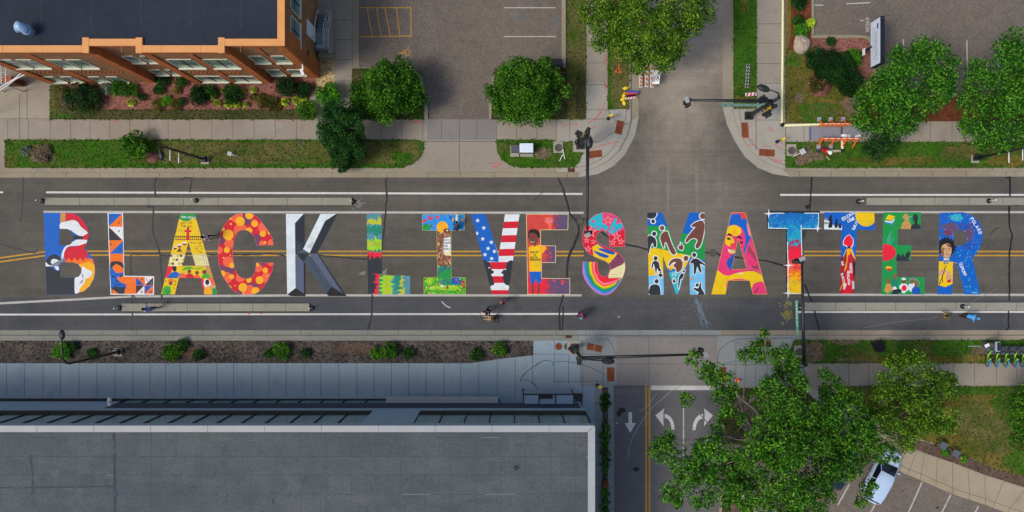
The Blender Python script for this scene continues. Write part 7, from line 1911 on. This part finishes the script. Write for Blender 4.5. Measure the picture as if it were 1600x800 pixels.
# ---- temporary ramp, barriers and water pipes
t = thing('access_ramp', 'grey ribbed temporary ramp across the pavement between orange barriers', 'ramp', W(1305, 209.5) + (.13,))
q = MB().mat('ramp_grey'); q.box((-.85, 0, .09), (2.3, 1.0, .06), M=Matrix.Rotation(R(-3), 3, 'Y'))
for i in range(9): q.box((-.85, -.42 + i * .105, .135), (2.2, .03, .02), M=Matrix.Rotation(R(-3), 3, 'Y'))
q.build('ramp_plate', t)
MB().mat('ramp_grey').box((1.2, 0, .14), (1.5, 1.0, .06)).build('platform', t); MB().mat('sign_purple').box((-2.02, 0, .05), (.09, 1.0, .06)).build('edge_strip', t); MB().mat('cabinet_grey').box((.38, 0, .15), (.1, 1.0, .08)).build('joint_strip', t); MB().mat('foot_grey').box((2.55, .05, .1), (.25, .7, .1)).build('end_plate', t)
def barrier(lb, x0_, x1_, y_, feet, legs, side):
    X0_, Y_ = W(x0_, y_, .95); X1_, _ = W(x1_, y_, .95)
    t = thing('pedestrian_barrier', lb, 'barrier', ((X0_ + X1_) / 2, Y_, .13), 0, 'orange barriers beside the ramp')
    q = MB().mat('orange_plastic'); q.bbox(X0_, X1_, Y_ - .05, Y_ + .05, .78, 1.08); q.bbox(X0_, X1_, Y_ - .04, Y_ + .04, .3, .48)
    q.build('rail', t, True)
    q = MB(); striped(q, ((X0_ + X1_) / 2, Y_, 1.085), X1_ - X0_ - .2, .05, .008, 0, 6, 'orange_plastic', 'board_white'); q.build('stripe', t, True)
    for lx in legs:
        xx = W(lx, y_, .95)[0]
        MB().mat('orange_plastic').bar((xx, Y_, .95), (xx - .05, Y_ + side * .55, .2), .09, .07).build('leg', t, True)
    for lx in feet:
        xx = W(lx, y_, .95)[0]
        MB().mat('foot_grey').box((xx, Y_ + side * .5, .24), (.26, .32, .2)).build('foot', t, True)
barrier('orange and white barrier at the lawn side of the ramp', 1284, 1328, 194, (1286, 1304, 1324), (1286, 1304, 1324), 1)
barrier('longer orange barrier at the verge side of the ramp', 1283, 1343, 217, (1285, 1304), (1285, 1304, 1323, 1340), -1)
t = thing('water_pipe', 'long cream temporary pipe along the side pavement with a black elbow', 'pipe', W(1220.5, 196) + (.13,))
q = MB().mat('pipe_cream'); q.path([W(1222, -120) + (.26,), W(1221, 60) + (.26,), W(1220, 194) + (.26,)], .095, 10); q.build('pipe_run', t, True)
q = MB().mat('pipe_cream'); q.path([W(1222, 197) + (.26,), W(1285, 195) + (.26,), W(1312, 194.5) + (.26,)], .095, 10); q.build('pipe_run', t, True)
q = MB().mat('rubber'); q.sphere(W(1220.5, 196) + (.27,), .17, 12); q.build('elbow', t, True)
q = MB().mat('pipe_cream'); q.lathe([(.105, -.05), (.105, .05)], W(1221, 60) + (.26,), 10, Matrix.Rotation(R(90), 3, 'X')); q.build('coupling', t, True)
t = thing('water_pipe', 'short cream pipe with a bend lying in the verge by the kneeling worker', 'pipe', W(1313, 236) + (.17,))
q = MB().mat('pipe_cream'); q.path([W(1313.5, 219) + (.28,), W(1313.5, 234) + (.28,)], .1, 10); q.build('pipe_run', t, True)
q = MB().mat('pipe_cream'); q.path([W(1311, 236.5) + (.28,), W(1285, 236.5) + (.28,)], .095, 10); q.build('pipe_run', t, True)
q = MB().mat('rubber'); q.sphere(W(1313, 236) + (.28,), .15, 12); q.build('elbow', t, True)
t = thing('plastic_bag', 'white plastic bag lying beside the orange barrier', 'bag', W(1317, 213) + (.2,)); q = MB().mat('board_white'); q.sphere((0, 0, .12), .26, 9, (1.2, .7, .5)); q.box((.3, -.05, .1), (.25, .2, .05), .6); q.build('bag_body', t)
t = thing('plastic_bag', 'flat white plastic sheet caught on the far end of the barrier', 'bag', W(1336, 214) + (.2,)); q = MB().mat('board_white'); q.box((0, 0, .1), (.35, .16, .03), .3); q.box((.2, .05, .12), (.25, .12, .03), -.2); q.build('bag_body', t)

# ---- bin, plates, cover
X_, Y_ = W(1375, 542, 0.9); t = thing('wheeled_bin', 'black wheeled bin standing in the lower verge grass', 'bin', (X_, Y_, .16), R(17)); t.scale = (.85, .85, .9)
q = MB().mat('sign_edge'); q.prism([(-.28, -.38), (.28, -.38), (.3, .36), (-.3, .36)], .08, .92); q.build('body', t)
q = MB().mat('cl_black'); q.box((0, 0, .95), (.68, .86, .06)).box((0, .1, .99), (.4, .3, .04)); q.build('lid', t)
q = MB().mat('rubber'); q.path([(-.3, .48, 1.0), (.3, .48, 1.0)], .025, 6); q.build('handle', t)
for x_ in (-.3, .3): q = MB().mat('rubber'); q.lathe([(.11, -.03), (.11, .03)], (x_, .36, .11), 12, Matrix.Rotation(R(90), 3, 'Y')); q.build('wheel', t)
for i, (x_, y_, lb) in enumerate(((1464, 692, 'upper left grey notice plate on black posts by the curved path'), (1483.5, 704, 'lower right grey notice plate on black posts by the curved path'))):
    X_, Y_ = W(x_, y_); t = thing('notice_plate', lb, 'notice plate', (X_, Y_, .17), R(-27), 'grey plates by the curved path')
    MB().mat('dock_grey').box((.05, 0, .62), (.6, .5, .05), M=Matrix.Rotation(R(12), 3, 'Y')).build('plate', t)
    for y_ in (-.2, .2): MB().mat('black_metal').box((-.24, y_, .3), (.07, .07, .62)).build('post', t)
X_, Y_ = W(943, 751); t = thing('rusty_bollard', 'rust coloured round topped bollard in the hedge strip', 'bollard', (X_, Y_, .16)); MB().mat('rust').lathe([(.1, 0), (.1, .7)], n=12).build('post', t); MB().mat('rust').lathe([(.3, .7), (.3, .76), (.001, .84)], n=18).build('cap', t)
# ---- bike share station
t = thing('bike_dock', 'long grey bike dock plate in the lower verge grass', 'bike dock', W(1600, 547) + (.16,))
q = MB().mat('dock_grey'); q.bbox(-3.15, 12, -.32, .34, 0, .07); q.build('plate', t)
q = MB().mat('galvanised'); q.bbox(-4.5, -3.15, .30, .36, .0, .05); q.build('rail', t)
for i in range(9): q = MB().mat('cabinet_grey'); q.box((-2.45 + i * .72, .0, .5), (.16, .3, .9)).box((-2.45 + i * .72, -.12, .92), (.2, .2, .12)); q.build('dock_post', t)
X_, Y_ = W(1555, 541, 1.6); t = thing('dock_kiosk', 'grey and white pay kiosk with black screen at the bike dock', 'kiosk', (X_, Y_, .23)); MB().mat('cabinet_grey').box((0, 0, .8), (.24, .4, 1.6)).build('body', t); MB().mat('foot_grey').box((.0, 0, 1.63), (.36, .74, .06)).build('cap', t); MB().mat('signal_black').box((.05, 0, 1.68), (.18, .62, .04)).build('solar_panel', t); MB().mat('board_white').box((-.3, 0, .9), (.36, .24, .04), .4).build('map_board', t)
def make_bike(lb, loc, rz):
    t = thing('hire_bike', lb, 'bicycle', loc, rz, 'green hire bikes at the dock')
    for x_ in (-.52, .52):
        q = MB().mat('rubber'); q.path([(x_ + .31 * math.cos(a), 0, .34 + .31 * math.sin(a)) for a in [i * math.pi / 10 for i in range(21)]], .026, 6); wl = q.build('wheel', t)
        q = MB().mat('galvanised')
        for i in range(6): a = i * math.pi / 6; q.tube((x_ - .29 * math.cos(a), 0, .34 - .29 * math.sin(a)), (x_ + .29 * math.cos(a), 0, .34 + .29 * math.sin(a)), .005, n=4)
        q.build('spokes', wl)
    q = MB().mat('bike_green'); q.path([(.38, 0, .92), (.42, 0, .75), (.1, 0, .42), (-.12, 0, .32), (-.52, 0, .34)], [.05, .055, .06, .05, .03], 8).path([(-.12, 0, .32), (-.22, 0, .62), (-.27, 0, .85)], .04, 8).path([(-.52, .05, .34), (-.25, .04, .7)], .022, 6).path([(.38, 0, .92), (.52, 0, .34)], .03, 6); q.build('frame', t)
    q = MB().mat('bike_blue'); q.path([(-.52 + .36 * math.cos(a), 0, .34 + .36 * math.sin(a)) for a in [R(20 + i * 20) for i in range(9)]], [.05] * 9, 6); q.build('fender', t)
    q = MB().mat('rubber'); q.sphere((-.28, 0, .92), .13, 10, (1.2, .75, .4)); q.build('saddle', t)
    q = MB().mat('rubber'); q.path([(.26, -.3, 1.04), (.37, -.12, 1.06), (.38, 0, 1.0), (.37, .12, 1.06), (.26, .3, 1.04)], .02, 6); q.build('handlebar', t)
    q = MB().mat('cabinet_grey'); q.box((.56, 0, .95), (.26, .3, .04)).box((.56, .15, 1.03), (.26, .02, .16)).box((.56, -.15, 1.03), (.26, .02, .16)).box((.69, 0, 1.03), (.02, .3, .16)); q.build('basket', t)
    q = MB().mat('rubber'); q.tube((-.12, -.16, .3), (-.12, .16, .3), .02, n=6).box((-.05, .18, .3), (.1, .09, .03)).box((-.19, -.18, .3), (.1, .09, .03)); q.build('pedals', t)
    return t
bk = None
for i, (x_, lb) in enumerate(((1544, 'green and blue hire bike at the left end of the dock'), (1558, 'second green hire bike in the dock from the left, right of the kiosk'), (1572, 'third green hire bike in the dock from the left'), (1586, 'fourth green hire bike in the dock from the left'), (1599, 'green hire bike cut off by the right picture edge'))):
    X_, Y_ = W(x_, 555.5, .5)
    loc = (X_, Y_, .14)
    if bk is None: bk = make_bike(lb, loc, R(86))
    else:
        c = copy_tree(bk); c.location = loc; c['label'] = lb; c.rotation_euler = (0, 0, R(86 + (i * 37 % 7) - 3))

# ---- cars
def car(lb, px, py, rz, paint):
    X_, Y_ = W(px, py, .8)
    t = thing('parked_car', lb, 'car', (X_, Y_, .145), rz); t.scale = (.94, .94, .94)
    st_ = [(-2.28, .62, .42, .72), (-2.2, .78, .3, .86), (-1.75, .88, .24, .96), (-.6, .90, .22, .95), (.7, .90, .22, .94), (1.3, .88, .24, .90), (1.95, .82, .28, .80), (2.22, .66, .34, .68), (2.3, .48, .42, .58)]
    q = MB().mat(paint)
    rings = []
    for x_, w_, z0, z1 in st_:
        rings.append([(x_, -w_ * .9, z0), (x_, -w_, z0 + (z1 - z0) * .45), (x_, -w_ * .95, z1 - .04), (x_, -w_ * .78, z1 + .02), (x_, 0, z1 + .05), (x_, w_ * .78, z1 + .02), (x_, w_ * .95, z1 - .04), (x_, w_, z0 + (z1 - z0) * .45), (x_, w_ * .9, z0)])
    n = 9; vs = [v_ for r_ in rings for v_ in r_]; fs = []
    for i in range(len(rings) - 1):
        for j in range(n): fs.append((i * n + j, i * n + (j + 1) % n, (i + 1) * n + (j + 1) % n, (i + 1) * n + j))
    fs += [tuple(range(n)), tuple(reversed(range((len(rings) - 1) * n, len(rings) * n)))]
    q.smooth = True; q.add(vs, [f[::-1] for f in fs]); q.smooth = False
    q.build('body', t)
    q = MB().mat(paint); rf = [(-2.0, .60, 1.44), (-1.5, .66, 1.50), (-.2, .68, 1.52), (.25, .65, 1.49), (.45, .6, 1.42)]
    rg = [[(x_, -w_, z_ - .05), (x_, -w_ * .8, z_), (x_, 0, z_ + .03), (x_, w_ * .8, z_), (x_, w_, z_ - .05)] for x_, w_, z_ in rf]
    q.smooth = True; q.add([v_ for r_ in rg for v_ in r_], [(i * 5 + j, (i + 1) * 5 + j, (i + 1) * 5 + j + 1, i * 5 + j + 1) for i in range(4) for j in range(4)]); q.smooth = False
    for s_ in (-1, 1):
        q.bar((.42, s_ * .6, 1.38), (1.22, s_ * .8, .92), .05, .05).bar((-1.98, s_ * .58, 1.4), (-2.14, s_ * .74, .9), .07, .06).bar((-.35, s_ * .66, 1.42), (-.4, s_ * .86, .95), .06, .04)
    q.build('roof', t)
    def glz(nm, pts):
        g_ = MB().mat('car_glass'); g_.add(pts, [tuple(range(len(pts)))]); return g_.build(nm, t)
    glz('windscreen', [(.45, -.58, 1.39), (1.22, -.78, .93), (1.28, 0, .96), (1.22, .78, .93), (.45, .58, 1.39), (.48, 0, 1.44)])
    glz('rear_window', [(-2.0, -.56, 1.40), (-2.02, 0, 1.45), (-2.0, .56, 1.40), (-2.14, .72, .92), (-2.18, 0, .95), (-2.14, -.72, .92)])
    for s_ in (-1, 1): glz('side_window', [(.42, s_ * .62, 1.38), (-1.94, s_ * .60, 1.39), (-2.05, s_ * .78, .95), (1.15, s_ * .84, .93)])
    for s_ in (-1, 1):
        q = MB().mat(paint); q.sphere((.85, s_ * 1.0, .98), .11, 10, (.7, 1.1, .7)); q.build('mirror', t)
        q = MB().mat('lamp_glass'); q.sphere((2.1, s_ * .6, .68), .13, 10, (1, 1.1, .6)); q.build('headlight', t)
        q = MB().mat('tail_red'); q.sphere((-2.2, s_ * .66, .76), .11, 8, (.6, 1.1, .8)); q.build('tail_light', t)
        q = MB().mat('signal_black'); q.box((-.02, s_ * .905, .62), (.014, .012, .5)); q.build('door_seam', t)
        for x_ in (-1.38, 1.4):
            q = MB().mat('rubber'); q.lathe([(.2, -.1), (.31, -.09), (.32, 0), (.31, .09), (.2, .1)], (x_, s_ * .8, .31), 18, Matrix.Rotation(R(90), 3, 'X')); wl = q.build('wheel', t)
            q = MB().mat('galvanised'); q.lathe([(.19, -.02), (.2, .02)], (x_, s_ * .88, .31), 14, Matrix.Rotation(R(90), 3, 'X')); q.build('rim', wl)
    return t
car('white car with pale blue sheen parked under the branches', 1377, 744, R(62), 'car_white')
car('dark car almost hidden under the spreading tree', 1316, 722, R(62), 'car_dark')

# ---- people
def person(lb, px, py, head, zone, torso=0.0, legs=((0, 0), (0, 0)), arms=((.15, .2, .1), (.15, .2, .1)), drop=0.0, hair='hair_black', skin='skin_deep', z0=.0, hat=None, scale=1.0, group='people on the avenue', hl=.03):
    """standing figure facing local +x; legs: (thigh forward, knee bend); arms: (forward, out, elbow bend)"""
    X_, Y_ = W(px, py)
    t = thing('person', lb, 'person', (X_, Y_, z0), head, group)
    V, E, RD, ZN = [], [], [], []
    def v(p_, r_, z_, par=None):
        V.append(Vector(p_)); RD.append(r_); ZN.append(z_)
        if par is not None: E.append((par, len(V) - 1))
        return len(V) - 1
    top = 'top'; leg = 'leg'
    ph = .93 - drop
    pel = v((0, 0, ph), .135, leg)
    d = Vector((math.sin(torso), 0, math.cos(torso)))
    P0 = Vector((0, 0, ph))
    sp = v(P0 + d * .2, .125, top, pel); ch = v(P0 + d * .40, .145, top, sp); nk = v(P0 + d * .55, .06, 'skin', ch)
    hd_ = P0 + d * .66 + Vector((hl, 0, 0)); h1_ = v(hd_, .085, 'skin', nk); h2_ = v(hd_ + d * .09, .092, 'skin', h1_); nose = v(hd_ + Vector((.105, 0, .0)) , .014, 'skin', h1_)
    for k_, s_ in ((0, 1), (1, -1)):
        a = v(hd_ + Vector((0, s_ * .09, .01)), .018, 'skin', h1_)
        th, kn_ = legs[k_]
        hp = v((0, s_ * .1, ph - .06), .095, leg, pel)
        K = Vector((math.sin(th) * .43, s_ * .11, ph - .06 - math.cos(th) * .43)); kk_ = v(K, .062, leg, hp)
        an = th - kn_
        A = K + Vector((math.sin(an) * .42, 0, -math.cos(an) * .42)); aa = v(A, .042, leg, kk_)
        f0 = v(A + Vector((.02, 0, -.03)), .04, 'shoe', aa); v(A + Vector((.2, s_ * .02, -.035)), .034, 'shoe', f0)
        fw, ou, eb = arms[k_]
        sh0 = P0 + d * .47 + Vector((0, s_ * .175, 0)); so_ = v(sh0, .062, top, ch)
        ud = Vector((math.sin(fw) * math.cos(ou), s_ * math.sin(ou), -math.cos(fw) * math.cos(ou))); EL = sh0 + ud * .29
        ee = v(EL, .043, top, so_)
        fd = Vector((math.sin(fw + eb) * math.cos(ou * .6), s_ * math.sin(ou * .6), -math.cos(fw + eb) * math.cos(ou * .6))); WR = EL + fd * .25
        w_ = v(WR, .028, 'skin', ee); pm = v(WR + fd * .07, .03, 'skin', w_)
        sd = Vector((-fd.z, 0, fd.x)); sd = sd.normalized() if sd.length > 1e-3 else Vector((1, 0, 0))
        for i, l_ in enumerate((.075, .085, .08, .062)):
            b0 = WR + fd * .1 + sd * (.027 - i * .018)
            f1 = v(b0, .0085, 'skin', pm); f2 = v(b0 + fd * l_ * .55 , .008, 'skin', f1); v(b0 + fd * l_ * .9 + Vector((0, -s_ * .018, 0)), .007, 'skin', f2)
        t1 = v(WR + fd * .04 + sd * .045, .010, 'skin', w_); v(WR + fd * .085 + sd * .062, .008, 'skin', t1)
    me = bpy.data.meshes.new('body'); me.from_pydata([tuple(x_ * scale) for x_ in V], E, []); me.update()
    tmp = bpy.data.objects.new('body', me); COL.objects.link(tmp)
    sk = tmp.modifiers.new('skin', 'SKIN'); sk.use_smooth_shade = True
    for i, r_ in enumerate(RD):
        dsk = me.skin_vertices[0].data[i]; dsk.radius = (r_ * scale, r_ * scale); dsk.use_root = (i == 0)
    ss = tmp.modifiers.new('sub', 'SUBSURF'); ss.levels = 1; ss.render_levels = 1
    dg = bpy.context.evaluated_depsgraph_get()
    nm = bpy.data.meshes.new_from_object(tmp.evaluated_get(dg))
    bpy.data.objects.remove(tmp)
    keys = ['top', 'leg', 'skin', 'shoe']
    for k_ in keys: nm.materials.append(MATS[zone.get(k_, skin)])
    seg = [(V[a] * scale, V[b_] * scale, ZN[b_]) for a, b_ in E]
    A_ = np.array([s_[0] for s_ in seg]); B_ = np.array([s_[1] for s_ in seg]); zi = np.array([keys.index(s_[2]) for s_ in seg])
    C_ = np.zeros(len(nm.polygons) * 3); nm.polygons.foreach_get('center', C_); C_ = C_.reshape(-1, 3)
    ab = B_ - A_; tt = np.clip(((C_[:, None] - A_) * ab).sum(2) / np.maximum((ab * ab).sum(1), 1e-9), 0, 1)
    ds = np.linalg.norm(C_[:, None] - (A_ + tt[..., None] * ab), axis=2)
    nm.polygons.foreach_set('material_index', zi[ds.argmin(1)]); nm.polygons.foreach_set('use_smooth', [True] * len(nm.polygons)); nm.name = 'body'
    bo_ = bpy.data.objects.new('body', nm); COL.objects.link(bo_); bo_.parent = t
    q = MB().mat(hair); c_ = hd_ + d * .085 + Vector((-.022, 0, 0))
    q.sphere(tuple(c_ * scale), .118 * scale, 14, (1, .95, .95)); q.build('hair', bo_ if False else t)
    for s_ in (-1, 1):
        e_ = MB().mat('cl_black'); e_.sphere(tuple((hd_ + Vector((.085, s_ * .032, .035))) * scale), .012, 6); e_.build('eye', t)
    if hat:
        q = MB().mat(hat); q.lathe([(.17, 0), (.165, .02), (.135, .03), (.12, .11), (.06, .15), (.001, .155)], tuple((hd_ + d * .10) * scale), 16); q.build('helmet', t)
    return t
person('person in white top and black trousers standing beside the yellow letter A', 332, 371, R(190), {'top': 'cl_white', 'leg': 'cl_black', 'shoe': 'board_white'}, .12, ((.25, .1), (-.25, .2)), ((.4, .2, .6), (-.1, .2, .3)), z0=.0)
person('person in pale blue clothes stepping on the lower left median', 246, 481, R(170), {'top': 'cl_lilac', 'leg': 'cl_denim', 'shoe': 'cl_teal'}, .25, ((.3, .2), (-.3, .3)), ((.7, .3, .5), (.3, .3, .4)), z0=.15, scale=1.02)
person('person in dark maroon clothes standing on the lower white lane line', 764, 483, R(240), {'top': 'cl_maroon', 'leg': 'cl_black', 'shoe': 'cl_black'}, .3, ((.2, .2), (-.1, .2)), ((.9, .4, .6), (.8, .5, .7)), skin='skin_light', scale=1.05)
person('person in tan clothes sitting on the asphalt with legs stretched out', 768, 497, R(178), {'top': 'cl_brown', 'leg': 'cl_tan', 'shoe': 'cl_tan'}, -.35, ((1.45, .05), (1.5, .1)), ((-.7, .3, .1), (-.6, .3, .1)), drop=.83)
person('person in pink top seen from above under the letter V', 787, 470, R(265), {'top': 'cl_pink', 'leg': 'cl_denim', 'shoe': 'cl_black'}, .1, ((.1, .1), (-.1, .1)))
person('person in purple top at the end of the lower white lane line', 903, 491, R(5), {'top': 'cl_purple', 'leg': 'cl_maroon', 'shoe': 'cl_black'}, .5, ((.2, .3), (.0, .3)), ((.9, .2, .4), (.9, .3, .4)))
person('small person in teal clothes beside the one in purple', 907.5, 497, R(100), {'top': 'cl_teal', 'leg': 'cl_teal', 'shoe': 'cl_white'}, .2, ((.1, .1), (-.1, .1)), ((.5, .3, .5), (.5, .3, .5)), scale=.66, hair='cl_teal')
person('person in olive and tan clothes crouching by the lower right median', 1480, 493, R(175), {'top': 'cl_olive', 'leg': 'cl_tan', 'shoe': 'cl_brown'}, .9, ((1.2, 1.9), (1.0, 1.8)), ((1.0, .3, .4), (1.1, .4, .4)), drop=.5)
person('person in bright blue top stooping beside the lower right median', 1501, 492, R(-20), {'top': 'cl_blue', 'leg': 'cl_maroon', 'shoe': 'cl_brown'}, .75, ((.3, .4), (.1, .4)), ((.6, .5, .4), (.7, .6, .4)), drop=.06, hair='cl_blue')
person('person in dark blue clothes crouching on the letter I with a brush', 713, 359, R(80), {'top': 'cl_denim', 'leg': 'cl_denim', 'shoe': 'cl_black'}, .8, ((1.2, 1.9), (1.0, 1.8)), ((1.1, .2, .3), (.9, .3, .4)), drop=.5)
person('worker in a red vest and white helmet kneeling at a hole in the verge', 1277, 235, R(-35), {'top': 'cl_red', 'leg': 'cl_denim', 'shoe': 'cl_tan'}, .85, ((.5, 1.7), (.4, 1.7)), ((1.2, .3, .3), (1.1, .4, .5)), drop=.42, z0=.17, hat='board_white', skin='skin_light', group='roadworkers')
